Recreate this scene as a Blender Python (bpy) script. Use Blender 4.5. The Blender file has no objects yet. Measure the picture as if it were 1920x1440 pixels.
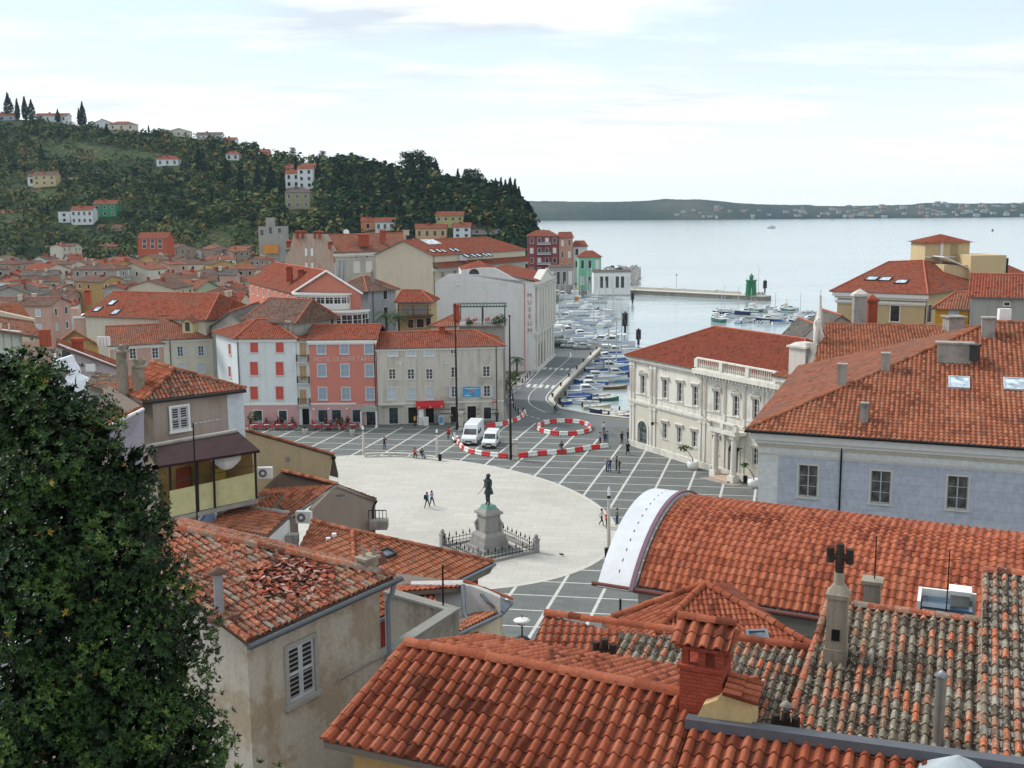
import bpy, math, random
from mathutils import Vector, Matrix
V3=Vector
rnd=random.Random(11)
SC=bpy.context.scene
COL=SC.collection
FPX, CH=2000.0, 30.0
PITCH, ROLL=math.atan(324/FPX), math.radians(.45)
def ray(x, y):
 u, v=x-960, 720-y
 u2=u*math.cos(ROLL)+v*math.sin(ROLL)
 v2=-u*math.sin(ROLL)+v*math.cos(ROLL)
 return V3((u2, FPX*math.cos(PITCH)+v2*math.sin(PITCH), -FPX*math.sin(PITCH)+v2*math.cos(PITCH)))
CAMP=V3((0, 0, CH))
def G(x, y, z=0.0):
 d=ray(x, y);return CAMP+d*((z-CH)/d.z)
def at(x, y, Y):
 d=ray(x, y);return CAMP+d*(Y/d.y)
def onpl(x, y, p0, n):
 d=ray(x, y);return CAMP+d*((p0-CAMP).dot(n)/d.dot(n))
def proj(p):
 Z=p[2]-CH
 dep=p[1]*math.cos(PITCH)-Z*math.sin(PITCH);up=p[1]*math.sin(PITCH)+Z*math.cos(PITCH)
 a, b=p[0]/dep*FPX, up/dep*FPX
 return 960+a*math.cos(ROLL)-b*math.sin(ROLL), 720-a*math.sin(ROLL)-b*math.cos(ROLL)
def onwall(x, y, a, b):
 """point where the sight line meets the vertical wall through a and b"""
 n=V3((b.y-a.y, a.x-b.x, 0));return onpl(x, y, V3((a.x, a.y, 0)), n)
MAT={}
def _n(nt, t, **k):
 n=nt.nodes.new(t)
 for a, v in k.items():
  if a in n.inputs:n.inputs[a].default_value=v
  else:setattr(n, a, v)
 return n
def newmat(name, rough=.8, spec=.3, metal=0.0):
 m=bpy.data.materials.new(name);m.use_nodes=True
 nt=m.node_tree;b=nt.nodes['Principled BSDF']
 b.inputs['Roughness'].default_value=rough;b.inputs['Metallic'].default_value=metal
 b.inputs['Specular IOR Level'].default_value=spec
 MAT[name]=m
 return m, nt, b
def c4(c):return(c[0], c[1], c[2], 1)
def ramp(nt, stops, fac=None, interp='LINEAR'):
 r=nt.nodes.new('ShaderNodeValToRGB');e=r.color_ramp.elements;r.color_ramp.interpolation=interp
 while len(e)<len(stops):e.new(.5)
 for i, (p, c)in enumerate(stops):e[i].position=p;e[i].color=c4(c)
 if fac is not None:nt.links.new(fac, r.inputs[0])
 return r
def mix(nt, fac, a, b, mode='MIX'):
 m=nt.nodes.new('ShaderNodeMix');m.data_type='RGBA';m.blend_type=mode
 for s, v in((0, fac), (6, a), (7, b)):
  if isinstance(v, bpy.types.NodeSocket):nt.links.new(v, m.inputs[s])
  else:m.inputs[s].default_value=v if s==0 else c4(v)
 return m.outputs[2]
def noise(nt, scale, detail=4, co=None, rough=.6, stretch=None):
 t=_n(nt, 'ShaderNodeTexNoise', Scale=scale, Detail=detail, Roughness=rough)
 if co is None:co=nt.nodes.new('ShaderNodeTexCoord').outputs['Object']
 if stretch:
  mp=_n(nt, 'ShaderNodeMapping');mp.inputs['Scale'].default_value=stretch
  nt.links.new(co, mp.inputs[0]);co=mp.outputs[0]
 nt.links.new(co, t.inputs['Vector'])
 return t.outputs['Fac']
def bump(nt, b, h, dist=.02, st=.6):
 n=_n(nt, 'ShaderNodeBump', Strength=st, Distance=dist)
 nt.links.new(h, n.inputs['Height']);nt.links.new(n.outputs[0], b.inputs['Normal'])
def dk(c, k):return tuple(x*k for x in c)
def plain(name, c, rough=.7, spec=.18, metal=0.0, var=.12, scale=3.0):
 if name in MAT:return MAT[name]
 m, nt, b=newmat(name, rough, spec, metal)
 f=noise(nt, scale, 3)
 r=ramp(nt, [(.3, dk(c, 1-var)), (.7, dk(c, 1+var*.6))], f)
 nt.links.new(r.outputs[0], b.inputs['Base Color'])
 return m
def plaster(name, c, stain=None, amt=.35, scale=.35, streak=.25, var=.10, edge=(.52, .68)):
 """painted render: broad patches, rain streaks and fine grain"""
 if name in MAT:return MAT[name]
 m, nt, b=newmat(name, .95, .03)
 stain=stain or dk(c, .62)
 f1=noise(nt, scale, 6, rough=.65)
 r1=ramp(nt, [(edge[0], (0, 0, 0)), (edge[1], (amt, )*3)], f1)
 col=mix(nt, r1 .outputs[0], c, stain)
 f2=noise(nt, 1.3, 5, stretch=(1.6, 1.6, .12))
 r2=ramp(nt, [(.5, (0, 0, 0)), (.75, (streak, )*3)], f2)
 col=mix(nt, r2 .outputs[0], col, dk(stain, .8))
 f3=noise(nt, 9, 4)
 r3=ramp(nt, [(.3, (1-var, )*3), (.7, (1+var*.5, )*3)], f3)
 col=mix(nt, 1.0, col, r3 .outputs[0], 'MULTIPLY')
 nt.links.new(col, b.inputs['Base Color'])
 bump(nt, b, f3, .015, .5)
 return m
def tilemat(name, stops, dirt=(.10, .08, .06), dirtamt=.5, rough=.85, lich=None, big=.35):
 rough=.95
 """clay tiles: one colour per modelled tile (face attribute), dirt over it"""
 m, nt, b=newmat(name, rough, .04)
 a=_n(nt, 'ShaderNodeAttribute');a.attribute_name='tile'
 f0=noise(nt, big, 3)
 ad=_n(nt, 'ShaderNodeMath', operation='MULTIPLY_ADD');nt.links.new(f0, ad.inputs[0]);ad.inputs[1].default_value=.9
 nt.links.new(a.outputs['Fac'], ad.inputs[2])
 sb=_n(nt, 'ShaderNodeMath', operation='SUBTRACT');nt.links.new(ad.outputs[0], sb.inputs[0]);sb.inputs[1].default_value=.45
 r=ramp(nt, stops, sb.outputs[0])
 f1=noise(nt, 1.7, 5)
 col=mix(nt, ramp(nt, [(.5, (0, 0, 0)), (.8, (dirtamt, )*3)], f1).outputs[0], r.outputs[0], dirt)
 f2=noise(nt, 14, 4)
 if lich:
  col=mix(nt, ramp(nt, [(.55, (0, 0, 0)), (.66, (.75, )*3)], f2).outputs[0], col, lich)
 col=mix(nt, 1.0, col, ramp(nt, [(.25, (.72, )*3), (.75, (1.15, )*3)], f2).outputs[0], 'MULTIPLY')
 nt.links.new(col, b.inputs['Base Color']);bump(nt, b, f2, .01, .4)
 return m
def fartile(name, c1, c2, old=(.2, .16, .13), oldamt=.3, pitch=.3, course=.38, dark=.45):
 """tiles seen from far: columns and courses from metre-scaled UVs"""
 if name in MAT:return MAT[name]
 m, nt, b=newmat(name, .95, .03)
 uv=nt.nodes.new('ShaderNodeUVMap').outputs[0]
 mp=_n(nt, 'ShaderNodeMapping');mp.inputs['Scale'].default_value=(1/pitch, 1/course, 1)
 nt.links.new(uv, mp.inputs[0])
 fl=_n(nt, 'ShaderNodeVectorMath', operation='FLOOR');nt.links.new(mp.outputs[0], fl.inputs[0])
 wn=_n(nt, 'ShaderNodeTexWhiteNoise', noise_dimensions='2D');nt.links.new(fl.outputs[0], wn.inputs['Vector'])
 col=ramp(nt, [(0, dk(c1, 1.15)), (.8, dk(c2, 1.15)), (1, dk(c1, .7))], wn.outputs[0]).outputs[0]
 co=nt.nodes.new('ShaderNodeTexCoord').outputs['Object']
 col=mix(nt, ramp(nt, [(.45, (0, 0, 0)), (.7, (oldamt, )*3)], noise(nt, .3, 5, co)).outputs[0], col, old)
 col=mix(nt, ramp(nt, [(.55, (0, 0, 0)), (.7, (oldamt*.9, )*3)], noise(nt, 3, 4, co)).outputs[0], col, dk(old, .7))
 fr=_n(nt, 'ShaderNodeVectorMath', operation='FRACTION');nt.links.new(mp.outputs[0], fr.inputs[0])
 sp=nt.nodes.new('ShaderNodeSeparateXYZ');nt.links.new(fr.outputs[0], sp.inputs[0])
 rx=ramp(nt, [(0, (0, 0, 0)), (.3, (1, 1, 1)), (.62, (0, 0, 0)), (.85, (.15, )*3)], sp.outputs[0]).outputs[0]
 bw=nt.nodes.new('ShaderNodeRGBToBW');nt.links.new(rx, bw.inputs[0])
 ry=_n(nt, 'ShaderNodeMath', operation='MULTIPLY_ADD');nt.links.new(sp.outputs[1], ry.inputs[0]);ry.inputs[1].default_value=-.35
 nt.links.new(bw.outputs[0], ry.inputs[2])
 pan=ramp(nt, [(0, (.5, )*3), (.12, (1, )*3), (.5, (1, )*3), (.66, (.42, )*3), (1, (.42, )*3)], sp.outputs[0]).outputs[0]  # stripes darken the troughs in colour, standing for groove shade and dirt
 col=mix(nt, 1.0, col, pan, 'MULTIPLY');nt.links.new(col, b.inputs['Base Color'])
 bump(nt, b, ry.outputs[0], .09, 1.0)
 return m
def stones(name, c, joint, sx, sz, var=.1, gap=.02):
 """coursed blocks drawn by a brick texture on the x/z plane of the wall"""
 m, nt, b=newmat(name, .9, .06)
 co=nt.nodes.new('ShaderNodeUVMap').outputs[0]
 br=_n(nt, 'ShaderNodeTexBrick', Scale=1.0);br.inputs['Brick Width'].default_value=sx;br.inputs['Row Height'].default_value=sz
 br.inputs['Mortar Size'].default_value=gap;br.inputs['Color1'].default_value=c4(dk(c, 1-var));br.inputs['Color2'].default_value=c4(dk(c, 1+var))
 br.inputs['Mortar'].default_value=c4(joint);nt.links.new(co, br.inputs['Vector'])
 f=noise(nt, 3, 5)
 col=mix(nt, 1.0, br.outputs[0], ramp(nt, [(.3, (.85, )*3), (.7, (1.08, )*3)], f).outputs[0], 'MULTIPLY')
 nt.links.new(col, b.inputs['Base Color']);bump(nt, b, br.outputs['Fac'], -.02, .5)
 return m
def glass(name='window_glass', c=(.035, .042, .05), rough=.12):
 if name in MAT:return MAT[name]
 m, nt, b=newmat(name, rough, .7)
 r=ramp(nt, [(.35, dk(c, .5)), (.65, dk(c, 1.6))], noise(nt, 1.4, 2))
 nt.links.new(r.outputs[0], b.inputs['Base Color'])
 return m
class MB:
 def __init__(s):s.v=[];s.f=[];s.m=[];s.s=[];s.u=[];s.t=[]
 def face(s, pts, m=0, sm=False, uv=None, t=0.0):
  i=len(s.v);s.v.extend(tuple(p)for p in pts);s.f.append(tuple(range(i, i+len(pts))))
  s.m.append(m);s.s.append(sm);s.u.append(uv);s.t.append(t)
 def raw(s, vs, fs, m=0, sm=False, t=0.0):
  i=len(s.v);s.v.extend(tuple(p)for p in vs)
  for f in fs:
   s.f.append(tuple(i+k for k in f));s.m.append(m);s.s.append(sm);s.u.append(None);s.t.append(t)
 def box(s, x0, x1, y0, y1, z0, z1, m=0, M=None):
  vs=[V3((x, y, z))for z in(z0, z1)for y in(y0, y1)for x in(x0, x1)]
  if M is not None:vs=[M@p for p in vs]
  s.raw(vs, [(0, 2, 3, 1), (4, 5, 7, 6), (0, 1, 5, 4), (2, 6, 7, 3), (0, 4, 6, 2), (1, 3, 7, 5)], m)
 def cbox(s, c, sx, sy, sz, m=0, rz=0.0, taper=1.0):
  """box standing on c, turned rz, its top scaled by taper"""
  vs=[]
  for z, k in((0, 1), (sz, taper)):
   for y in(-sy/2, sy/2):
    for x in(-sx/2, sx/2):
     vs.append((c[0]+k*(x*math.cos(rz)-y*math.sin(rz)), c[1]+k*(x*math.sin(rz)+y*math.cos(rz)), c[2]+z))
  s.raw(vs, [(0, 2, 3, 1), (4, 5, 7, 6), (0, 1, 5, 4), (2, 6, 7, 3), (0, 4, 6, 2), (1, 3, 7, 5)], m)
 def prism(s, poly, z0, z1, m=0, mtop=None):
  n=len(poly)
  vs=[(p[0], p[1], z0)for p in poly]+[(p[0], p[1], z1)for p in poly]
  s.raw(vs, [(i, (i+1)%n, n+(i+1)%n, n+i)for i in range(n)]+[tuple(range(n-1, -1, -1))], m)
  s.raw(vs[n:], [tuple(range(n))], m if mtop is None else mtop)
 def slab(s, poly, th, m=0, mt=None, uv=None):
  """extrude a sloped polygon straight down by th"""
  if len(poly)==4:
   a, b, c, d=map(V3, poly);nn=(b-a).cross(c-a).normalized()
   if abs((d-a).dot(nn))>.03:
    s.slab([a, b, c], th, m, mt, [uv[0], uv[1], uv[2]]if uv else None);s.slab([a, c, d], th, m, mt, [uv[0], uv[2], uv[3]]if uv else None);return
  n=len(poly);lo=[V3(p)-V3((0, 0, th))for p in poly]
  s.raw(list(map(V3, poly))+lo, [(n+i, n+(i+1)%n, (i+1)%n, i)for i in range(n)]+[tuple(range(2*n-1, n-1, -1))], m)
  s.face(poly, m if mt is None else mt, uv=uv)
 def tube(s, pts, r, n=8, m=0, sm=True, cap=True):
  pts=[V3(p)for p in pts];rs=r if isinstance(r, (list, tuple))else[r]*len(pts)
  rings=[];prev=None
  for i, p in enumerate(pts):
   d=(pts[min(i+1, len(pts)-1)]-pts[max(i-1, 0)])
   d=d.normalized()if d.length>1e-9 else V3((0, 0, 1))
   if prev is None:
    a=V3((1, 0, 0))if abs(d.x)<.8 else V3((0, 1, 0))
    x=d.cross(a).normalized()
   else:
    x=(prev-d*prev.dot(d));x=x.normalized()if x.length>1e-6 else d.orthogonal().normalized()
   prev=x;y=d.cross(x)
   rings.append([p+(x*math.cos(2*math.pi*k/n)+y*math.sin(2*math.pi*k/n))*rs[i]for k in range(n)])
  vs=[q for g in rings for q in g]
  fs=[(i*n+k, i*n+(k+1)%n, (i+1)*n+(k+1)%n, (i+1)*n+k)for i in range(len(pts)-1)for k in range(n)]
  s.raw(vs, fs, m, sm)
  if cap:
   s.raw(rings[0], [tuple(range(n-1, -1, -1))], m);s.raw(rings[-1], [tuple(range(n))], m)
 def lathe(s, prof, c=(0, 0, 0), n=16, m=0, sm=True):
  vs=[(c[0]+r*math.cos(2*math.pi*k/n), c[1]+r*math.sin(2*math.pi*k/n), c[2]+z)for r, z in prof for k in range(n)]
  fs=[(i*n+k, i*n+(k+1)%n, (i+1)*n+(k+1)%n, (i+1)*n+k)for i in range(len(prof)-1)for k in range(n)]
  s.raw(vs, fs, m, sm)
  s.raw(vs[:n], [tuple(range(n-1, -1, -1))], m);s.raw(vs[-n:], [tuple(range(n))], m)
 def loft(s, rings, m=0, sm=True, closed=True, caps=True):
  n=len(rings[0]);vs=[p for g in rings for p in g]
  fs=[(i*n+k, i*n+(k+1)%n, (i+1)*n+(k+1)%n, (i+1)*n+k)for i in range(len(rings)-1)for k in range(n if closed else n-1)]
  s.raw(vs, fs, m, sm)
  if caps:s.raw(rings[0], [tuple(range(n-1, -1, -1))], m);s.raw(rings[-1], [tuple(range(n))], m)
 def mesh(s, name, mats):
  me=bpy.data.meshes.new(name);me.from_pydata(s.v, [], s.f)
  for m in mats:me.materials.append(m)
  k=len(me.polygons)
  if k==len(s.f):
   me.polygons.foreach_set('material_index', s.m);me.polygons.foreach_set('use_smooth', s.s)
   if any(s.t):me.attributes.new('tile', 'FLOAT', 'FACE').data.foreach_set('value', s.t)
   if any(u is not None for u in s.u):
    l=me.uv_layers.new(name='UVMap').data;j=0;flat=[]
    for f, u in zip(s.f, s.u):
     for q in range(len(f)):flat.extend(u[q]if u else(0.0, 0.0))
    l.foreach_set('uv', flat)
  me.update()
  return me
 def build(s, name, mats, parent=None, off=None):
  if not isinstance(mats, (list, tuple)):mats=[mats]
  if off is not None:s.v=[(p[0]-off[0], p[1]-off[1], p[2]-off[2])for p in s.v]
  return link(name, s.mesh(name, mats), parent)
def link(name, me, parent=None):
 o=bpy.data.objects.new(name, me);COL.objects.link(o)
 if parent is not None:o.parent=parent
 return o
def tag(o, label=None, cat=None, group=None, kind=None):
 if label:o['label']=label
 if cat:o['category']=cat
 if group:o['group']=group
 if kind:o['kind']=kind
 return o
def thing(name, label, cat, loc=(0, 0, 0), rz=0.0, group=None):
 o=bpy.data.objects.new(name, None);COL.objects.link(o);o.empty_display_size=.2
 o.location=loc;o.rotation_euler=(0, 0, rz)
 return tag(o, label, cat, group)
def struct(name, mb, mats, off=None):return tag(mb.build(name, mats, off=off), kind='structure')
def copy_tree(o, parent=None, **kw):
 c=o.copy();COL.objects.link(c);c.parent=parent
 for ch in o.children:copy_tree(ch, c)
 return c
def dup(root, loc, rz=0.0, label=None, group=None, scale=None):
 c=copy_tree(root);c.location=loc;c.rotation_euler=(0, 0, rz)
 if scale:c.scale=(scale, )*3 if not isinstance(scale, tuple)else scale
 if label:c['label']=label
 if group:c['group']=group
 return c
def frame_of(poly):
 p0, p1=V3(poly[0]), V3(poly[1]);u=(p1-p0).normalized()
 n=V3((0, 0, 0))
 for i in range(1, len(poly)-1):n+=(V3(poly[i])-p0).cross(V3(poly[i+1])-p0)
 n.normalize()
 if n.z<0:n=-n
 v=n.cross(u).normalized()
 return p0, u, v, n
def planeuv(poly):
 p0, u, v, n=frame_of(poly);return[((V3(p)-p0).dot(u), (V3(p)-p0).dot(v))for p in poly]
def tiles(mb, poly, pitch=.3, course=.38, amp=.06, lift=.035, nc=4, npn=2, jit=0.0, m=0, seed=1, hole=None, miss=0.0, bow=None):
 """modelled roman tiles over a convex polygon whose first edge is the eave"""
 R=random.Random(seed);p0, u, v, n=frame_of(poly)
 P=[((V3(p)-p0).dot(u), (V3(p)-p0).dot(v))for p in poly]
 us=[p[0]for p in P];a, b=min(us), max(us)
 def span(x):
  ys=[]
  for i in range(len(P)):
   (x0, y0), (x1, y1)=P[i], P[(i+1)%len(P)]
   if abs(x1-x0)<1e-6:continue
   t=(x-x0)/(x1-x0)
   if-1e-5<=t<=1+1e-5:ys.append(y0+t*(y1-y0))
  return(min(ys), max(ys))if len(ys)>1 else(0, 0)
 cov=.62
 K=int(max(p[1]for p in P)/course)+2
 for i in range(int(math.floor(a/pitch)), int(math.ceil(b/pitch))):
  for part, ns in((0, nc), (1, npn)):
   t0, t1=(0, cov)if part==0 else(cov, 1)
   sm=[]
   for j in range(ns+1):
    t=t0+(t1-t0)*j/ns;x=(i+t)*pitch
    h=amp*math.sin(math.pi*j/ns)if part==0 else-amp*.35*math.sin(math.pi*j/ns)
    xc=min(max(x, a), b)
    sm.append((x, xc, h)+span(xc))
   if sm[0][0]>=b or sm[-1][0]<=a:continue
   for k in range(-1, K):
    vk=k*course;dv=R.uniform(-1, 1)*jit*.5 if part==0 else 0;dh=R.uniform(0, 1)*jit*.3;sk=R.uniform(-1, 1)*jit*.35
    if part==0 and miss and R.random()<miss:continue
    if hole and part==0 and hole((i+.3)*pitch, vk):continue
    lo, hi=[], []
    for(x, xc, h, y0, y1)in sm:
     q0=min(max(vk+dv, y0), y1);q1=min(max(vk+course*1.05+dv, y0), y1)
     bw=(bow(xc, q0), bow(xc, q1))if bow else(0, 0)
     lo.append(p0+u*(xc+sk)+v*q0+n*(h+lift+dh+bw[0]));hi.append(p0+u*xc+v*q1+n*(h*.9+dh+bw[1]))
    if all((hi[j]-lo[j]).length<.05 for j in range(len(sm))):continue
    t=R.random()*.92+.04
    if part:t=.02+.12*R.random()  # trough tiles coloured darker, for groove shade as well as dirt
    N=len(sm)
    mb.raw(lo+hi, [(j, j+1, N+j+1, N+j)for j in range(N-1)], m, True, t)
    if part==0 or npn>1:
     dn=[q-n*(lift+.02)for q in lo]
     mb.raw(dn+lo, [(j, j+1, N+j+1, N+j)for j in range(N-1)], m, False, t)
def ridge(mb, p, q, r=.12, step=.36, m=0, seed=3, jit=.01, lift=.03):
 R=random.Random(seed);p, q=V3(p), V3(q);d=q-p;L=d.length;d.normalize()
 side=d.cross(V3((0, 0, 1)));side=side.normalized()if side.length>1e-3 else V3((1, 0, 0))
 up=side.cross(d).normalized();k=max(1, int(L/step))
 for i in range(k):
  a, b=p+d*(L*i/k), p+d*(L*(i+1)/k+.04);t=R.random()*.9+.05
  o=side*R.uniform(-jit, jit)+up*R.uniform(-jit, jit)
  A, B=[], []
  for j in range(7):
   th=math.pi*j/6
   A.append(a+o+side*math.cos(th)*r*1.12+up*(math.sin(th)*r*1.12+lift));B.append(b+o+side*math.cos(th)*r*.92+up*(math.sin(th)*r*.92+lift))
  mb.raw(A+B, [(j, j+1, 8+j, 7+j)for j in range(6)], m, True, t)
  C=[x-up*.03-(x-a).normalized()*.03 for x in A]
  mb.raw(C+A, [(j, j+1, 8+j, 7+j)for j in range(6)], m, False, t)
def offset_poly(fp, ov):
 n=len(fp);out=[]
 for i in range(n):
  a, b, c=V3(fp[i-1][:2]), V3(fp[i][:2]), V3(fp[(i+1)%n][:2])
  d1, d2=(b-a).normalized(), (c-b).normalized()
  n1, n2=V3((d1 .y, -d1 .x)), V3((d2 .y, -d2 .x))
  k=n1+n2;k=k/max(.3, (1+n1 .dot(n2)))
  out.append((b.x+k.x*ov, b.y+k.y*ov))
 return out
def panel(mb, a, b, z0, z1, ops, m=0, rev=.16, uvs=True):
 """vertical wall from a to b (outside on the right of a->b), openings (x, z, w, h) cut with reveals"""
 a, b=V3((a[0], a[1], 0)), V3((b[0], b[1], 0));d=(b-a);L=d.length;d.normalize();nrm=V3((d.y, -d.x, 0))
 ops=[(o[0], max(o[1], z0), o[2], o[3]-max(0, z0-o[1]))for o in ops if o[1]+o[3]>z0+.05]
 ops=[o for o in ops if 0<o[0]-o[2]/2 and o[0]+o[2]/2<L and o[1]+o[3]<z1+.01]
 xs=sorted({0, L, *[round(o[0]-o[2]/2, 4)for o in ops], *[round(o[0]+o[2]/2, 4)for o in ops]})
 zs=sorted({z0, z1, *[round(o[1], 4)for o in ops], *[round(o[1]+o[3], 4)for o in ops]})
 P=lambda x, z, y=0:a+d*x-nrm*y+V3((0, 0, z))
 for i in range(len(xs)-1):
  run=None
  for j in range(len(zs)-1):
   cx, cz=(xs[i]+xs[i+1])/2, (zs[j]+zs[j+1])/2
   solid=not any(abs(cx-o[0])<o[2]/2 and o[1]<cz<o[1]+o[3]for o in ops)
   if solid:run=(run[0]if run else zs[j], zs[j+1])
   if run and(not solid or j==len(zs)-2):
    x0, x1=xs[i], xs[i+1]
    mb.face([P(x0, run[0]), P(x1, run[0]), P(x1, run[1]), P(x0, run[1])], m, uv=[(x0, run[0]), (x1, run[0]), (x1, run[1]), (x0, run[1])]if uvs else None)
    run=None
 for o in ops:
  x0, x1, q0, q1=o[0]-o[2]/2, o[0]+o[2]/2, o[1], o[1]+o[3]
  for p, q in(((x0, q0), (x1, q0)), ((x1, q0), (x1, q1)), ((x1, q1), (x0, q1)), ((x0, q1), (x0, q0))):
   mb.face([P(*p), P(*q), P(*q, rev), P(*p, rev)], m)
WC={}
def winmesh(kind, w, h, key, fn, mats):
 k=(kind, round(w, 2), round(h, 2), key)
 if k not in WC:
  mb=MB();fn(mb);WC[k]=mb.mesh(kind, mats)
 return WC[k]
def window(root, a, b, x, z, w, h, style='case', fr=None, tr=None, sh=None, gl=None, off=(0, 0, 0), rev=.16, sub=True, rows=3, ped=None, name='window'):
 """one window set into a wall a->b: surround+sill+sash mesh, with pane and shutters as its own children"""
 fr=fr or M_white;tr=tr or fr;gl=gl or M_glass
 d=V3((b[0]-a[0], b[1]-a[1], 0)).normalized();rz=math.atan2(d.y, d.x)
 loc=V3((a[0], a[1], 0))+d*x+V3((0, 0, z))-V3(off)
 H=w/2
 def f(mb):
  t=.11
  if tr:
   mb.box(-H-t, -H, -.05, .02, -.0, h+t, 1);mb.box(H, H+t, -.05, .02, 0, h+t, 1);mb.box(-H, H, -.05, .02, h, h+t, 1)
   mb.box(-H-t-.06, H+t+.06, -.13, .02, -.12, 0, 1)
  if ped:
   mb.box(-H-.3, H+.3, -.28, 0, h+.32, h+.42, 1)
   mb.box(-H-.12, H+.12, -.1, 0, h+t, h+.32, 1)
   for s in(-1, 1):mb.box(s*(H+.2)-.08, s*(H+.2)+.08, -.2, 0, h-.1, h+.32, 1)
   if ped==2:
    vs=[(-H-.32, -.3, h+.42), (H+.32, -.3, h+.42), (0, -.3, h+.42+H*.62), (-H-.32, 0, h+.42), (H+.32, 0, h+.42), (0, 0, h+.42+H*.62)]
    mb.raw(vs, [(0, 1, 2), (0, 2, 5, 3), (1, 4, 5, 2), (0, 3, 4, 1)], 1)
    vs=[(-H-.1, -.304, h+.49), (H+.1, -.304, h+.49), (0, -.304, h+.42+H*.47)]
    mb.raw(vs, [(0, 1, 2)], 2)  # darker triangle paints the shade of a sunken field on a flat pediment
  if style in('case', 'open', 'awn'):
   e=.06;y0, y1=rev-.1, rev-.04
   mb.box(-H, -H+e, y0, y1, 0, h);mb.box(H-e, H, y0, y1, 0, h);mb.box(-H+e, H-e, y0, y1, h-e, h);mb.box(-H+e, H-e, y0, y1, 0, e)
   mb.box(-.04, .04, y0, y1, e, h-e)
   for k in range(1, rows):mb.box(-H+e, H-e, y0+.01, y1-.01, h*k/rows-.02, h*k/rows+.02)
 me=winmesh('window', w, h, (style, fr.name, tr and tr.name, rows, ped, rev), f, [fr, tr or fr, M_shadow])
 o=link(name, me, root);o.location=loc;o.rotation_euler=(0, 0, rz)
 def g(mb):mb.box(-H, H, rev-.03, rev, 0, h)
 if not sub:
  return o
 if style in('case', 'open', 'dark'):
  link('pane', winmesh('pane', w, h, (gl.name, rev), g, [gl]), o)
 if style in('closed', 'open'):
  sh=sh or fr
  def leaf(mb):
   q=H-.01
   mb.box(0, .07, -.04, 0, 0, h);mb.box(q-.07, q, -.04, 0, 0, h);mb.box(.07, q-.07, -.04, 0, 0, .09);mb.box(.07, q-.07, -.04, 0, h-.09, h);mb.box(.07, q-.07, -.04, 0, h*.5-.04, h*.5+.04)
   mb.box(.07, q-.07, -.014, -.004, .09, h-.09, 1)
   k=int(h/(.15 if 'weathered' in sh.name else.11))
   for i in range(k):
    zz=.1+(h-.2)*i/k
    mb.raw([(.07, -.012, zz), (q-.07, -.012, zz), (q-.07, -.04, zz+.06), (.07, -.04, zz+.06)], [(0, 1, 2, 3)])
  lm=winmesh('shutter', w, h, (sh.name, ), leaf, [sh, M_dark if 'weathered' in sh.name else sh])  # weathered shutters get a dark back panel, painting shade into the slat gaps
  for s in(0, 1):
   l=link('shutter', lm, o)
   if style=='closed':
    l.location=(-H+.005, .05, 0)if s==0 else(.005, .05, 0)
   else:
    l.location=(-H-H-.02, -.06, 0)if s==0 else(H+.03, -.06, 0)
 return o
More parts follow.
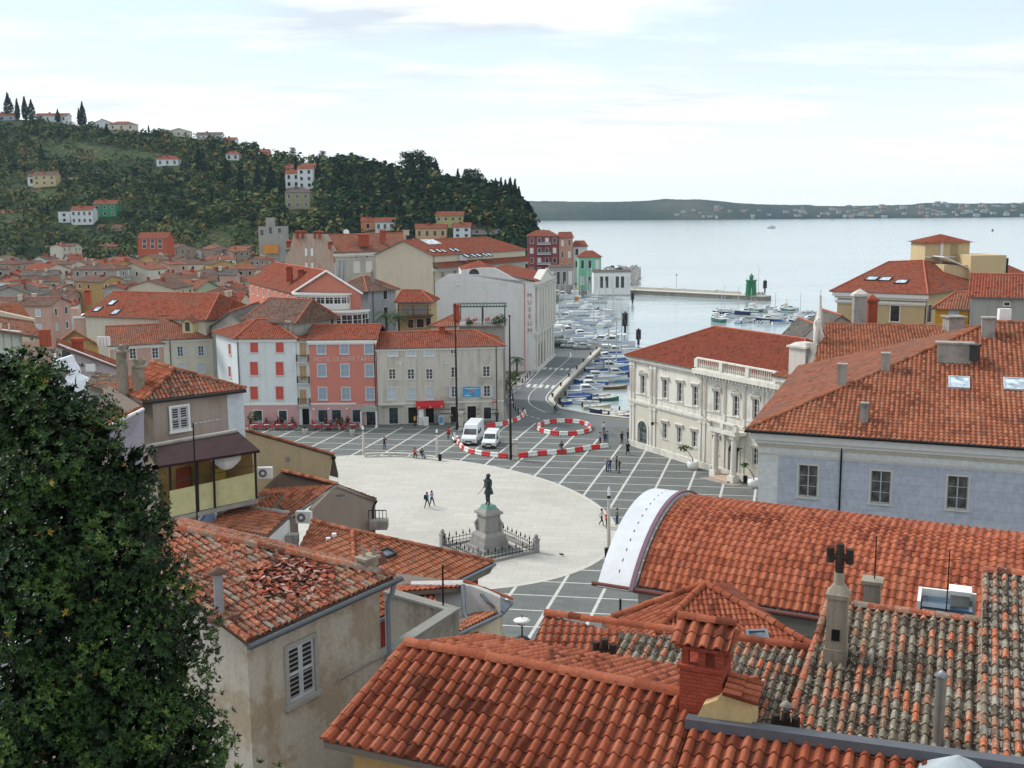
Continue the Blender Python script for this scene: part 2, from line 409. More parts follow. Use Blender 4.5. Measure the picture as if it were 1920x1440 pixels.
class House:
 """a building: footprint world points, counter-clockwise from above, edge 0 is the front seen left to right"""
 def __init__(s, name, label, fp, z0, z1, wall, cat='house', group=None, rev=.16):
  s.o=V3((fp[0][0], fp[0][1], z0));s.fp=[V3((p[0]-s.o.x, p[1]-s.o.y, 0))for p in fp]
  s.z0, s.z1=0.0, z1-z0;s.base=z0;s.rev=rev
  s.root=thing(name, label, cat, s.o, 0, group);s.wall=wall;s.ops={};s.roofo=None;s.gables=[]
 def L(s, e):return(s.fp[(e+1)%len(s.fp)]-s.fp[e]).length
 def edge(s, e):return s.fp[e], s.fp[(e+1)%len(s.fp)]
 def win(s, e, x, z, w=.9, h=1.4, style='case', **k):
  a, b=s.edge(e);s.ops.setdefault(e, []).append((x, z, w, h))
  return window(s.root, a, b, x, z, w, h, style, rev=s.rev, **k)
 def winpx(s, e, px, py, w, h, style='case', **k):
  """window whose centre lies where the photo shows it"""
  a, b=s.edge(e);p=onwall(px, py, a+s.o, b+s.o)
  d=(b-a).normalized();x=(p-s.o-a).dot(d);z=p.z-s.base-h/2
  return s.win(e, x, z, w, h, style, **k)
 def pxy(s, e, px, py):
  a, b=s.edge(e);p=onwall(px, py, a+s.o, b+s.o);d=(b-a).normalized()
  return(p-s.o-a).dot(d), p.z-s.base
 def build_walls(s, skip=(), top=None, name='wall'):
  mb=MB()
  for e in range(len(s.fp)):
   if e in skip:continue
   a, b=s.edge(e);panel(mb, a, b, s.z0, s.z1, s.ops.get(e, []), 0, s.rev)
  for g in s.gables:mb.face(g, 0, uv=[((V3(p)-V3(g[0])).xy.length, p[2])for p in g])
  s.wo=mb.build(name, s.wall, s.root);return s.wo
 def roof4(s, mat, rise, axis='x', t=(0, 0), ov=.35, geo=False, th=.14, under=None, z=None, ridge_r=.12, **k):
  """gable (t=0) or hipped roof over a four-cornered footprint"""
  z=s.z1 if z is None else z
  P=[V3((x, y, z))for x, y in offset_poly(s.fp, ov)]
  Q=P if axis=='x' else P[1:]+P[:1]
  m1, m2=(Q[0]+Q[3])/2, (Q[1]+Q[2])/2
  up=V3((0, 0, rise));r0=m1 .lerp(m2, t[0])+up;r1=m1 .lerp(m2, 1-t[1])+up
  pl=[[Q[0], Q[1], r1, r0], [Q[2], Q[3], r0, r1]]
  if t[1]>0:pl.append([Q[1], Q[2], r1])
  if t[0]>0:pl.append([Q[3], Q[0], r0])
  f=s.fp if axis=='x' else s.fp[1:]+s.fp[:1]
  zz=V3((0, 0, s.z1))
  hr=rise-.02
  if t[0]==0:s.gables.append([f[3]+zz, f[0]+zz, (f[0]+f[3])/2+zz+V3((0, 0, hr))])
  if t[1]==0:s.gables.append([f[1]+zz, f[2]+zz, (f[1]+f[2])/2+zz+V3((0, 0, hr))])
  edges=[(r0, r1)]
  if t[0]>0:edges+=[(Q[0], r0), (Q[3], r0)]
  if t[1]>0:edges+=[(Q[1], r1), (Q[2], r1)]
  return s.planes(pl, edges, mat, geo, th, under, ridge_r, **k)
 def planes(s, pl, edges, mat, geo=False, th=.14, under=None, ridge_r=.12, rmat=None, name='roof', parent=None, **k):
  mb=MB();und=under or M_eave
  for i, p in enumerate(pl):
   if geo:mb.slab([q-V3((0, 0, .02))for q in p], th, 1);tiles(mb, p, seed=i+5, **k)
   else:mb.slab(p, th, 1, 0, uv=planeuv(p))
  o=mb.build(name, [mat, und], parent or s.root)
  rb=MB()
  for i, (a, b)in enumerate(edges):
   if geo:ridge(rb, a, b, ridge_r, seed=i)
   else:rb.tube([a+V3((0, 0, .02)), b+V3((0, 0, .02))], ridge_r, 6, 0, False)
  if edges:rb.build('ridge_tiles', rmat or M_ridge, o)
  s.roofo=o;return o
 def band(s, e, z, h=.2, out=.12, mat=None, name='cornice', x0=0, x1=None):
  a, b=s.edge(e);d=(b-a).normalized();L=(b-a).length;x1=L if x1 is None else x1
  Mx=Matrix.Translation(a)@Matrix.Rotation(math.atan2(d.y, d.x), 4, 'Z')
  mb=MB();mb.box(x0-out*.9, x1+out*.9, -out, .01, z, z+h, 0, Mx);mb.box(x0-out*.5, x1+out*.5, -out*.55, .01, z-h*.6, z, 0, Mx)
  return mb.build(name, mat or M_white, s.root)
 def box(s, e, x0, x1, y0, y1, z0, z1, mat, name, parent=None):
  a, b=s.edge(e);d=(b-a).normalized()
  Mx=Matrix.Translation(a)@Matrix.Rotation(math.atan2(d.y, d.x), 4, 'Z')
  mb=MB();mb.box(x0, x1, y0, y1, z0, z1, 0, Mx);return mb.build(name, mat, parent or s.root)
 def M(s, e):
  a, b=s.edge(e);d=(b-a).normalized();return Matrix.Translation(a)@Matrix.Rotation(math.atan2(d.y, d.x), 4, 'Z')
 def pipe(s, e, x, mat=None, z0=0, out=.12):
  Mx=s.M(e);mb=MB();mb.tube([Mx@V3((x, -out-.25, s.z1)), Mx@V3((x, -out, s.z1-.4)), Mx@V3((x, -out, z0))], .06, 6)
  return mb.build('drainpipe', mat or M_dark, s.root)
def quadfp(ax, ay, bx, by, depth, z=0.0, skew=0.0):
 """footprint from the two front corners seen in the photo, at height z, running depth metres back"""
 a, b=G(ax, ay, z), G(bx, by, z);d=(b-a).normalized();n=V3((-d.y, d.x, 0));s=d*skew
 return[a, b, b+n*depth+s, a+n*depth+s]
def chimney(parent, p, w=.6, h=1.4, mat=None, style='brick', d=None, rz=0.0, top=None):
 mb=MB();d=d or w;x, y, z=p
 mb.cbox((x, y, z-.8), w, d, h+.8, 0, rz)
 mb.cbox((x, y, z+h), w*1.25, d*1.25, .12, 1, rz)
 if style=='brick':
  for i in(-1, 0, 1):
   mb.cbox((x+i*w*.38*math.cos(rz), y+i*w*.38*math.sin(rz), z+h+.12), w*.16, d*.9, .22, 0, rz)
  mb.cbox((x, y, z+h+.34), w*1.35, d*1.35, .16, 1, rz, .55)
 elif style=='pot':
  mb.lathe([(.13, 0), (.12, .35), (.16, .4)], (x, y, z+h+.12), 8, 1)
 return mb.build('chimney', [mat or M_brick, top or mat or M_brick], parent)
M_white=plain('white_paint', (.74, .74, .72), .6, var=.08)
M_shadow=plain('recess_shade', (.25, .24, .22))  # flat grey that paints the shade of recesses not modelled
M_dark=plain('dark_metal', (.03, .03, .033), .5)
M_black=plain('black_iron', (.012, .013, .014), .45)
M_grey=plain('grey_metal', (.3, .31, .33), .45, .5, .3)
M_zinc=plain('zinc', (.2, .22, .25), .5, .5, .5)
M_eave=plain('eave_board', (.16, .13, .11), .9)
M_glass=glass()
M_ridge=plain('ridge_clay', (.42, .125, .07), .85, .2, var=.3, scale=2)
M_brick=plaster('red_chimney', (.34, .085, .05), amt=.5, streak=.4)
M_conc=plaster('old_concrete', (.34, .32, .29), (.12, .11, .1), .6, .6, .5)
M_stone=plaster('pale_stone', (.56, .53, .47), (.3, .28, .24), .4, .5, .45)
M_bronze=plain('green_bronze', (.035, .05, .045), .5, .5, .5, .5, 2.5)
M_bench=plain('bench_stone', (.5, .49, .45), .8)
M_red=plain('red_plastic', (.6, .02, .025), .4, .5, var=.1)
M_wplast=plain('white_plastic', (.66, .72, .68), .45, .5, var=.12)
T_new=tilemat('new_clay_tiles', [(0, (.17, .05, .032)), (.3, (.34, .10, .053)), (.7, (.44, .15, .085)), (1, (.30, .09, .06))], dirtamt=.35)
T_near=tilemat('red_clay_tiles', [(0, (.12, .036, .022)), (.2, (.27, .078, .043)), (.5, (.34, .10, .055)), (1, (.40, .14, .08))], dirtamt=.3)
T_old=tilemat('lichened_clay_tiles', [(0, (.06, .045, .035)), (.12, (.10, .08, .06)), (.25, (.28, .25, .19)), (.42, (.18, .14, .10)), (.55, (.42, .12, .06)), (.68, (.27, .19, .13)), (.8, (.50, .14, .06)), (.9, (.36, .33, .27)), (1, (.17, .15, .12))], dirtamt=.6, lich=(.42, .41, .36))
T_worn=tilemat('worn_clay_tiles', [(0, (.09, .04, .03)), (.12, (.18, .07, .045)), (.3, (.36, .11, .06)), (.5, (.28, .2, .14)), (.62, (.46, .14, .075)), (.8, (.34, .10, .06)), (.9, (.26, .25, .21)), (1, (.44, .16, .09))], dirtamt=.6, lich=(.36, .33, .27))
T_mid=tilemat('weathered_clay_tiles', [(0, (.15, .055, .035)), (.3, (.33, .115, .062)), (.6, (.42, .155, .085)), (.8, (.26, .12, .08)), (1, (.40, .185, .11))], dirtamt=.5)
F_red=fartile('distant_red_tiles', (.27, .07, .042), (.37, .115, .07), oldamt=.45)
F_org=fartile('distant_orange_tiles', (.30, .105, .065), (.42, .17, .11), oldamt=.6)
F_brn=fartile('distant_brown_tiles', (.17, .10, .075), (.26, .16, .125), (.13, .12, .10), .6)
F_gry=fartile('distant_grey_tiles', (.12, .11, .10), (.20, .18, .16), (.26, .24, .21), .6)
F_fine=fartile('fine_red_tiles', (.25, .068, .043), (.33, .095, .06), (.17, .085, .06), .25, .22, .3)
cam=bpy.data.cameras.new('camera');camo=bpy.data.objects.new('camera', cam);COL.objects.link(camo)
cam.sensor_fit='HORIZONTAL';cam.sensor_width=36;cam.lens=36*FPX/1920;cam.clip_end=30000;cam.clip_start=.3
camo.matrix_world=Matrix.Translation(CAMP)@Matrix.Rotation(math.pi/2-PITCH, 4, 'X')@Matrix.Rotation(-ROLL, 4, 'Z')
SC.camera=camo
SUN_EL, SUN_AZ=math.radians(42), math.radians(-62)
sun=bpy.data.lights.new('sun', 'SUN');sun.energy=2.7;sun.angle=math.radians(14);sun.color=(1, .96, .9)
so=bpy.data.objects.new('sun', sun);COL.objects.link(so)
sd=V3((math.sin(SUN_AZ)*math.cos(SUN_EL), math.cos(SUN_AZ)*math.cos(SUN_EL), math.sin(SUN_EL)))
so.rotation_euler=sd.to_track_quat('Z', 'Y').to_euler()
W=bpy.data.worlds.new('World');SC.world=W;W.use_nodes=True;nt=W.node_tree
bg=nt.nodes['Background'];bg.inputs[1].default_value=.12
sky=_n(nt, 'ShaderNodeTexSky', sky_type='NISHITA', sun_disc=False)
sky.sun_elevation=SUN_EL;sky.sun_rotation=SUN_AZ;sky.altitude=0;sky.air_density=1.0;sky.dust_density=1.5
co=nt.nodes.new('ShaderNodeTexCoord').outputs['Generated']
sp=nt.nodes.new('ShaderNodeSeparateXYZ');nt.links.new(co, sp.inputs[0])
zz=_n(nt, 'ShaderNodeMath', operation='MAXIMUM');nt.links.new(sp.outputs[2], zz.inputs[0]);zz.inputs[1].default_value=0.0
za=_n(nt, 'ShaderNodeMath', operation='ADD');nt.links.new(zz.outputs[0], za.inputs[0]);za.inputs[1].default_value=.09
dv=nt.nodes.new('ShaderNodeCombineXYZ')
for k in(0, 1):
 q=_n(nt, 'ShaderNodeMath', operation='DIVIDE');nt.links.new(sp.outputs[k], q.inputs[0]);nt.links.new(za.outputs[0], q.inputs[1]);nt.links.new(q.outputs[0], dv.inputs[k])
n1=noise(nt, .5, 7, dv.outputs[0], .55, (.8, 1.0, 1));n2=noise(nt, 1.6, 8, dv.outputs[0], .6, (.6, 1.3, 1))
cl=ramp(nt, [(.44, (0, 0, 0)), (.56, (1, 1, 1))], n1).outputs[0]
cc=ramp(nt, [(.40, (4.9, 5.4, 6.0)), (.50, (6.9, 7.1, 7.3)), (.57, (8.2, 8.2, 8.1))], n2).outputs[0]
skyb=mix(nt, 1.0, sky.outputs[0], (1.0, 1.05, 1.12), 'MULTIPLY')
veil=mix(nt, .72, skyb, (5.7, 6.95, 7.5))
skc=mix(nt, cl, veil, cc)
hz=ramp(nt, [(0, (1, 1, 1)), (.05, (.75, )*3), (.11, (.3, )*3), (.17, (.08, )*3)], sp.outputs[2]).outputs[0]
skc=mix(nt, hz, skc, (7.7, 8.0, 8.1))
nt.links.new(skc, bg.inputs[0])
SC.view_settings.view_transform='Standard';SC.view_settings.look='None';SC.view_settings.exposure=0.3;SC.view_settings.gamma=1
SC.cycles.max_bounces=5;SC.cycles.diffuse_bounces=2;SC.cycles.glossy_bounces=2;SC.cycles.transmission_bounces=2;SC.cycles.volume_bounces=0
SC.cycles.use_denoising=True
def sheet(name, pts, z, mat, uv=False):
 mb=MB();mb.face([(p[0], p[1], z)for p in pts], 0);return struct(name, mb, mat)
m, nt, b=newmat('sea_water', .13, .5)
b.inputs['IOR'].default_value=1.33
co=nt.nodes.new('ShaderNodeTexCoord').outputs['Object']
w1=noise(nt, .10, 5, co, .6, (.5, 1.5, 1));w2=noise(nt, 1.1, 3, co, .5, (.7, 1.3, 1))
nt.links.new(ramp(nt, [(.35, (.27, .34, .36)), (.65, (.37, .43, .44))], noise(nt, .012, 4, co, .6, (.25, 1.6, 1))).outputs[0], b.inputs['Base Color'])
ad=_n(nt, 'ShaderNodeMath', operation='MULTIPLY_ADD');nt.links.new(w2, ad.inputs[0]);ad.inputs[1].default_value=.06;nt.links.new(w1, ad.inputs[2])
bm=_n(nt, 'ShaderNodeBump', Strength=.35, Distance=.5);nt.links.new(ad.outputs[0], bm.inputs['Height']);nt.links.new(bm.outputs[0], b.inputs['Normal'])
M_sea=m
mb=MB();mb.face([(-6000, 100, -2), (6000, 100, -2), (6000, 6000, -2), (-6000, 6000, -2)]);struct('sea', mb, M_sea)
M_pave=plaster('grey_paving', (.155, .165, .16), (.11, .115, .115), .5, .25, .05, .16)
M_asph=plaster('road_asphalt', (.165, .175, .178), (.13, .135, .14), .4, .15, .1, .12)
M_line=plain('pale_stone_strip', (.50, .50, .47), .8, var=.15, scale=1.5)
M_mark=plain('road_paint', (.52, .54, .53), .8, var=.2, scale=2)
M_plaza=plaster('plaza_stone', (.475, .46, .42), (.38, .36, .32), .6, .07, .3, .08)
def slabs(m, bw, bh, rot, lo, gap):
 """individual paving slabs with their own tone and a darker joint"""
 nt=m.node_tree;b=nt.nodes['Principled BSDF'];src=b.inputs['Base Color'].links[0].from_socket;co=nt.nodes.new('ShaderNodeTexCoord').outputs['Object']
 mp=_n(nt, 'ShaderNodeMapping');mp.inputs['Rotation'].default_value=(0, 0, rot);nt.links.new(co, mp.inputs[0]);br=_n(nt, 'ShaderNodeTexBrick', Scale=1.0)
 for k, v in(('Brick Width', bw), ('Row Height', bh), ('Mortar Size', gap), ('Color1', (lo, lo, lo, 1)), ('Color2', (2-lo, 2-lo, 2-lo, 1)), ('Mortar', (.62, .6, .57, 1))):br.inputs[k].default_value=v
 nt.links.new(mp.outputs[0], br.inputs['Vector']);nt.links.new(mix(nt, 1.0, src, br.outputs[0], 'MULTIPLY'), b.inputs['Base Color'])
slabs(M_pave, 1.2, .6, math.radians(8.9), .93, .01);slabs(M_plaza, 2.4, 1.1, math.radians(8), .955, .012)
M_earth=plain('town_ground', (.17, .16, .14), .95, var=.3, scale=.2)
M_quay=plaster('quay_stone', (.27, .25, .215), (.08, .075, .06), .7, .5, .6, .2)
quay=[G(1181, 783), G(1120, 777), G(1090, 772), G(1062, 767), G(1048, 761), G(1037, 752), G(1036, 746), G(1060, 719), G(1090, 688), G(1127, 652)]
land=[V3((-900, -60, 0)), V3((400, -60, 0)), V3((400, 215, 0)), V3((120, 205, 0)), V3((62, 178, 0)), V3((40, 160, 0))]+quay+[G(1122, 644), G(1026, 634), G(1024, 562), G(1060, 549), G(1120, 545), G(1180, 536), G(1186, 530), G(1140, 512), G(1060, 505), G(1012, 500), V3((10, 640, 0)), V3((-900, 1300, 0))]
mb=MB();mb.prism([(p.x, p.y)for p in land], -6, -.02, 1, 0);struct('ground', mb, [M_earth, M_quay])
mb=MB()
sq=[V3((-60, 60, 0)), V3((45, 60, 0)), V3((45, 125, 0)), V3((24, 125, 0)), V3((16, 137, 0)), G(1205, 803), G(1120, 783), G(955, 791), V3((-1.2, 152, 0)), V3((-60, 152, 0))]
mb.face([(p.x, p.y, -.002)for p in sq]);struct('square_paving', mb, M_pave)
def strip(mb, a, b, w, z, m=0):
 a, b=V3((a[0], a[1], z)), V3((b[0], b[1], z));d=(b-a).normalized();n=V3((-d.y, d.x, 0))*(w/2)
 mb.face([a-n, b-n, b+n, a+n], m)
def clipseg(a, b, poly):
 ts=[0.0, 1.0];d=b-a
 for i in range(len(poly)):
  p, q=poly[i], poly[(i+1)%len(poly)];e=q-p;den=d.x*e.y-d.y*e.x
  if abs(den)<1e-9:continue
  t=((p.x-a.x)*e.y-(p.y-a.y)*e.x)/den;s=((p.x-a.x)*d.y-(p.y-a.y)*d.x)/den
  if 0<=t<=1 and 0<=s<=1:ts.append(t)
 ts.sort();out=[]
 for i in range(len(ts)-1):
  mpt=a+d*((ts[i]+ts[i+1])/2);ins=False
  for j in range(len(poly)):
   p, q=poly[j], poly[(j+1)%len(poly)]
   if(p.y>mpt.y)!=(q.y>mpt.y)and mpt.x<(q.x-p.x)*(mpt.y-p.y)/(q.y-p.y)+p.x:ins=not ins
  if ins and ts[i+1]-ts[i]>1e-4:out.append((a+d*ts[i], a+d*ts[i+1]))
 return out
lim=[V3((-55, 62, 0)), V3((40, 62, 0)), V3((40, 124, 0)), V3((23, 123, 0)), V3((14.6, 137, 0)), G(1170, 834), G(1124, 824), G(1008, 791), V3((-3, 148, 0)), V3((-55, 148, 0))]
mb=MB()
da, ha=math.radians(75.2), math.radians(-8.9)
for k in range(-14, 12):
 x0=.1+3.66*k;c=V3((x0, 110, 0));d=V3((math.cos(da), math.sin(da), 0))
 for a, b in clipseg(c-d*70, c+d*60, lim):strip(mb, a, b, .26, .002)
for k in range(-14, 12):
 c=V3((0, 110.3+(3.36 if k>0 else 3.27)*k, 0));d=V3((math.cos(ha), math.sin(ha), 0))
 for a, b in clipseg(c-d*80, c+d*60, lim):strip(mb, a, b, .17, .006)
struct('paving_lines', mb, M_line)
ec, ea=V3((-11.5, 106.0, 0)), math.radians(123.2)
def ell(k, z=0, t=0):
 th=2*math.pi*t
 return V3((ec.x+(26.3+k)*math.cos(th)*math.cos(ea)-(19+k)*math.sin(th)*math.sin(ea), ec.y+(26.3+k)*math.cos(th)*math.sin(ea)+(19+k)*math.sin(th)*math.cos(ea), z))
mb=MB();mb.prism([ell(0, 0, i/96)for i in range(96)], -.01, .012, 0);struct('plaza_floor', mb, M_plaza)
mb=MB()
for i in range(96):
 mb.face([ell(-.45, .016, i/96), ell(-.45, .016, (i+.93)/96), ell(-.02, .016, (i+.93)/96), ell(-.02, .016, i/96)])
struct('plaza_edging', mb, plain('edging_stone', (.50, .48, .43), .8))
def poly(pts, z=0):return[G(x, y, z)for x, y in pts]
def smooth(pts, n=6):
 out=[]
 for i in range(len(pts)-1):
  p0, p1, p2, p3=pts[max(0, i-1)], pts[i], pts[i+1], pts[min(len(pts)-1, i+2)]
  for k in range(n):
   t=k/n;out.append(.5*((2*p1)+(p2-p0)*t+(2*p0-5*p1+4*p2-p3)*t*t+(3*p1-p0-3*p2+p3)*t**3))
 return out+[pts[-1]]
road_r=smooth(poly([(1205, 803), (1150, 786), (1100, 776), (1055, 768), (1030, 757), (1028, 744), (1050, 719), (1085, 688), (1125, 652)]))
road_l=smooth(poly([(955, 791), (952, 778), (948, 760), (946, 742), (955, 733), (982, 721), (1010, 692), (1037, 664), (1028, 645)]))
mb=MB();mb.face([(p.x, p.y, .003)for p in road_r[::-1]][::-1]+[(p.x, p.y, .003)for p in road_l[::-1]]);struct('road', mb, M_asph)
mb=MB()
def pline(pts, w=.16, dash=None, z=.008):
 ps=smooth(poly(pts), 8);on=0
 for i in range(len(ps)-1):
  if dash and(i//dash)%2:continue
  strip(mb, ps[i], ps[i+1], w, z)
pline([(1069, 661), (1070, 668), (1056.7, 681.7), (1014, 720.5)]);pline([(1014, 720.5), (996, 736), (991, 748), (996, 759.4), (1021.7, 773)])
pline([(1039, 668), (988.6, 718.6)], .18);pline([(988.6, 718.6), (966, 733), (960, 744), (964, 761), (985, 777), (1006, 784), (1029, 789)], .2, 2)
pline([(1084, 685.6), (1041, 724.4), (1025.5, 742), (1025.5, 751.6), (1037, 761.4)], .2)
for i in range(5):
 a, b=G(989+i*11.6, 726+i*.6), G(993+i*11.6, 720+i*.6);strip(mb, a, b, .62, .012)
for i in range(6):
 a, b=G(1020+i*10.5, 693+i*.4), G(1023+i*10.5, 689+i*.4);strip(mb, a, b, .62, .012)
for a, b in(((1056, 701), (1076, 706)), ((1036, 704), (1058, 707)), ((1060, 683), (1084, 682)), ((1046, 698), (1066, 697))):strip(mb, G(*a), G(*b), .14, .012)
struct('road_markings', mb, M_mark)
mb=MB();pv=poly([(948, 790), (940, 786), (936, 740), (960, 712), (992, 696), (1018, 684), (1036, 662)])+[p for p in road_l[::-1]if True][6:]
mb.prism([(p.x, p.y)for p in pv], -.01, .13, 0);struct('pavement', mb, plaster('pavement_slabs', (.30, .29, .27), amt=.3))
mb=MB()
for i in range(len(quay)-1):
 a, b=quay[i], quay[i+1];d=(b-a).normalized();n=V3((d.y, -d.x, 0))
 mb.raw([a+V3((0, 0, -.35)), b+V3((0, 0, -.35)), b+n*.12+V3((0, 0, -.35)), a+n*.12+V3((0, 0, -.35)), a-n*.7+V3((0, 0, .06)), b-n*.7+V3((0, 0, .06)), b+n*.12+V3((0, 0, .06)), a+n*.12+V3((0, 0, .06))][:], [(3, 2, 6, 7), (4, 7, 6, 5), (0, 3, 2, 1)], 0)
struct('quay_kerb', mb, M_stone)
def lerp(tab, x):
 if x<=tab[0][0]:return tab[0][1]
 for i in range(len(tab)-1):
  if x<=tab[i+1][0]:return tab[i][1]+(tab[i+1][1]-tab[i][1])*(x-tab[i][0])/(tab[i+1][0]-tab[i][0])
 return tab[-1][1]
SIL=[(-500, 150), (-200, 190), (0, 222), (100, 226), (200, 240), (300, 251), (400, 262), (500, 292), (600, 308), (700, 322), (800, 345), (880, 365), (950, 382), (975, 402), (995, 432), (1008, 462), (1016, 482)]
RID=[(-500, 950), (0, 850), (400, 780), (600, 700), (800, 620), (900, 590), (1000, 560), (1020, 550)]
BAS=[(-500, 560), (0, 540), (500, 520), (900, 500), (1020, 505)]
def hillgrid(px, s):
 Yr, Yb=lerp(RID, px), lerp(BAS, px)
 d=ray(px, lerp(SIL, px));zr=CH+d.z*Yr/d.y
 Y=Yb+(Yr-Yb)*s;X=ray(px, 430).x/ray(px, 430).y*Y
 q=min(max(s, 0), 1);z=1+(zr-1)*(.75*q+.25*q*q*(3-2*q))if s<=1 else zr-(s-1)*(zr*.8)
 z+=1.6*math.sin(X*.05+Y*.03)*math.sin(Y*.06)*min(1, q*4)*(1 if s<.95 else.3)
 if s<=.8:z=math.floor(z/4)*4*.35+z*.65
 return V3((X, Y, max(z, -3)))
m, nt, b=newmat('hill_ground', .95, .1)
f1=noise(nt, .03, 6);f2=noise(nt, .35, 5)
col=ramp(nt, [(.35, (.02, .032, .012)), (.5, (.04, .065, .02)), (.62, (.08, .07, .035)), (.72, (.035, .055, .02))], f1).outputs[0]
col=mix(nt, 1.0, col, ramp(nt, [(.35, (.35, )*3), (.65, (1.5, )*3)], f2).outputs[0], 'MULTIPLY');nt.links.new(col, b.inputs['Base Color']);bump(nt, b, f2, .8, 1)
mb=MB();cols=list(range(-460, 1000, 20))+[1000, 1008, 1016];rows=[i/24 for i in range(0, 34)]
gv=[hillgrid(p, s)for p in cols for s in rows];nr=len(rows)
mb.raw(gv, [(i*nr+j, (i+1)*nr+j, (i+1)*nr+j+1, i*nr+j+1)for i in range(len(cols)-1)for j in range(nr-1)], 0, True)
e0=[hillgrid(1016, s)for s in rows];e1=[V3((p.x+5, p.y, -3))for p in e0]
mb.raw(e0+e1, [(j, nr+j, nr+j+1, j+1)for j in range(nr-1)], 0, False)
struct('hill_terrain', mb, MAT['hill_ground'])
def onhill(px, py):
 lo, hi=0.0, 1.0
 for k in range(40):
  s=k/40;p=hillgrid(px, s)
  if proj(p)[1]<=py:return p
 return hillgrid(px, 1.0)
m, nt, b=newmat('far_shore', .95, .1)
f1=noise(nt, .004, 6);
nt.links.new(ramp(nt, [(.35, (.018, .03, .022)), (.52, (.03, .045, .026)), (.64, (.07, .07, .045)), (.72, (.025, .04, .025))], f1).outputs[0], b.inputs['Base Color'])
bump(nt, b, noise(nt, .03, 4), 8, 1)
prof=[(-740, 96), (-300, 84), (-40, 77), (0, 77), (250, 80), (360, 79), (450, 75), (520, 68), (560, 71), (600, 71), (640, 70), (700, 74), (800, 85), (900, 90), (1000, 92), (1080, 92), (1100, 95), (1200, 97), (1400, 93), (1490, 91), (1510, 85), (1600, 84), (1700, 87), (1800, 86), (1920, 85), (2100, 84), (2600, 90)]
wl=[(-740, 158), (-40, 154), (0, 154), (600, 151), (1200, 146), (1920, 140), (2600, 134)]
mb=MB();rws=[]
R=random.Random(4)
N=260
for i in range(N):
 X=-740+3340*i/(N-1);px=1000+X/2.087;yw=340+lerp(wl, X)/2.087;yt=340+lerp(prof, X)/2.087
 a=G(px, yw, -2);a.y-=0;Yt=a.y+420;top=at(px, yt+R.uniform(-.35, .35), Yt);mid=a.lerp(top, .45);mid.z=top.z*.62+R.uniform(-5, 5)
 back=top+V3((0, 600, -40));rws.append([a+V3((0, 0, -1)), a+V3((0, 6, 5)), mid, top, back])
mb.raw([p for r_ in rws for p in r_], [(i*5+j, (i+1)*5+j, (i+1)*5+j+1, i*5+j+1)for i in range(N-1)for j in range(4)], 0, True)
struct('far_shore_hills', mb, MAT['far_shore'])
mb=MB()
for i in range(130):
 X=R.uniform(560, 2000)if R.random()<.55 else R.uniform(1250, 2000);k=int((X+740)/3340*(N-1));r_=rws[k];t=R.random()**1.5
 p=r_[1].lerp(r_[2], t)if R.random()<.6 or X<1200 else r_[2].lerp(r_[3], R.random()*.9);w=R.uniform(7, 20);mb.cbox((p.x, p.y-3, p.z-3), w, 9, R.uniform(7, 11), R.choice([0, 0, 1]), 0);
tag(mb.build('distant_town', [plain('far_white', (.36, .37, .38)), plain('far_tan', (.38, .26, .2))]), 'scattered pale houses along the far shore', 'houses', kind='stuff')
def zat(px, py, p):return at(px, py, p.y).z
def text(body, size, mat, parent, M, name='lettering', ext=.02, align='CENTER', sx=1.0):
 c=bpy.data.curves.new(name, 'FONT');c.body=body;c.size=size;c.extrude=ext;c.align_x=align;c.align_y='CENTER';c.materials.append(mat)
 t=bpy.data.objects.new('tmp_text', c);COL.objects.link(t);bpy.context.view_layer.update()
 me=bpy.data.meshes.new_from_object(t.evaluated_get(bpy.context.evaluated_depsgraph_get()));bpy.data.objects.remove(t)
 o=link(name, me, parent)
 o.matrix_local=M@Matrix.Rotation(math.pi/2, 4, 'X')@Matrix.Diagonal((sx, 1, 1, 1));return o
P_white=plaster('white_render', (.66, .70, .71), (.46, .46, .44), .35)
P_pinkb=plaster('pale_pink_render', (.55, .33, .32), amt=.3)
P_pink=plaster('salmon_render', (.56, .215, .17), (.44, .19, .16), .4, .3, .2)
P_cream=plaster('cream_render', (.60, .56, .46), (.40, .37, .30), .5)
P_stain=plaster('stained_cream_render', (.54, .52, .46), (.30, .27, .22), .7, .22, .5)
M_shred=plain('red_shutter', (.62, .12, .10), .7)
M_shblue=plain('grey_blue_shutter', (.36, .43, .50), .7)
M_shwhite=plain('pale_shutter', (.56, .61, .66), .7)
M_shtan=plain('tan_shutter', (.48, .33, .19), .7)
M_green=plain('dark_green_frame', (.03, .08, .07), .5)
M_awred=plain('red_awning', (.5, .03, .04), .8)
M_trimc=plaster('trim_stone', (.62, .60, .55), amt=.25)
FL, FR=G(451, 797.5), G(560, 797.5);FR.y=FL.y-.2
z1=at(500, 634, FL.y).z
BL=G(416, 626.5, z1);BL.z=0;BR=FR+V3((-.4, 10, 0));BL=BL+(BL-FL).normalized()*3
h=House('town_house', 'tall white house with red closed shutters and pale pink ground floor', [FL, FR, BR, BL], 0, z1, P_white, group='house row on the square')
for px in(476.5, 524.5):
 for py, hh in((650.5, 1.55), (691, 1.9), (737, 1.9)):h.winpx(0, px, py, 1.1, hh, 'closed', sh=M_shred, tr=M_trimc)
for py in(655, 697, 740):h.winpx(3, 431, py, 1.0, 1.5, 'closed', sh=M_shred, tr=M_trimc)
for px in(484, 530.5):h.winpx(0, px, 780, 1.15, 1.6, 'case', fr=M_green, tr=M_white)
h.build_walls()
zb=h.pxy(0, 500, 759)[1]
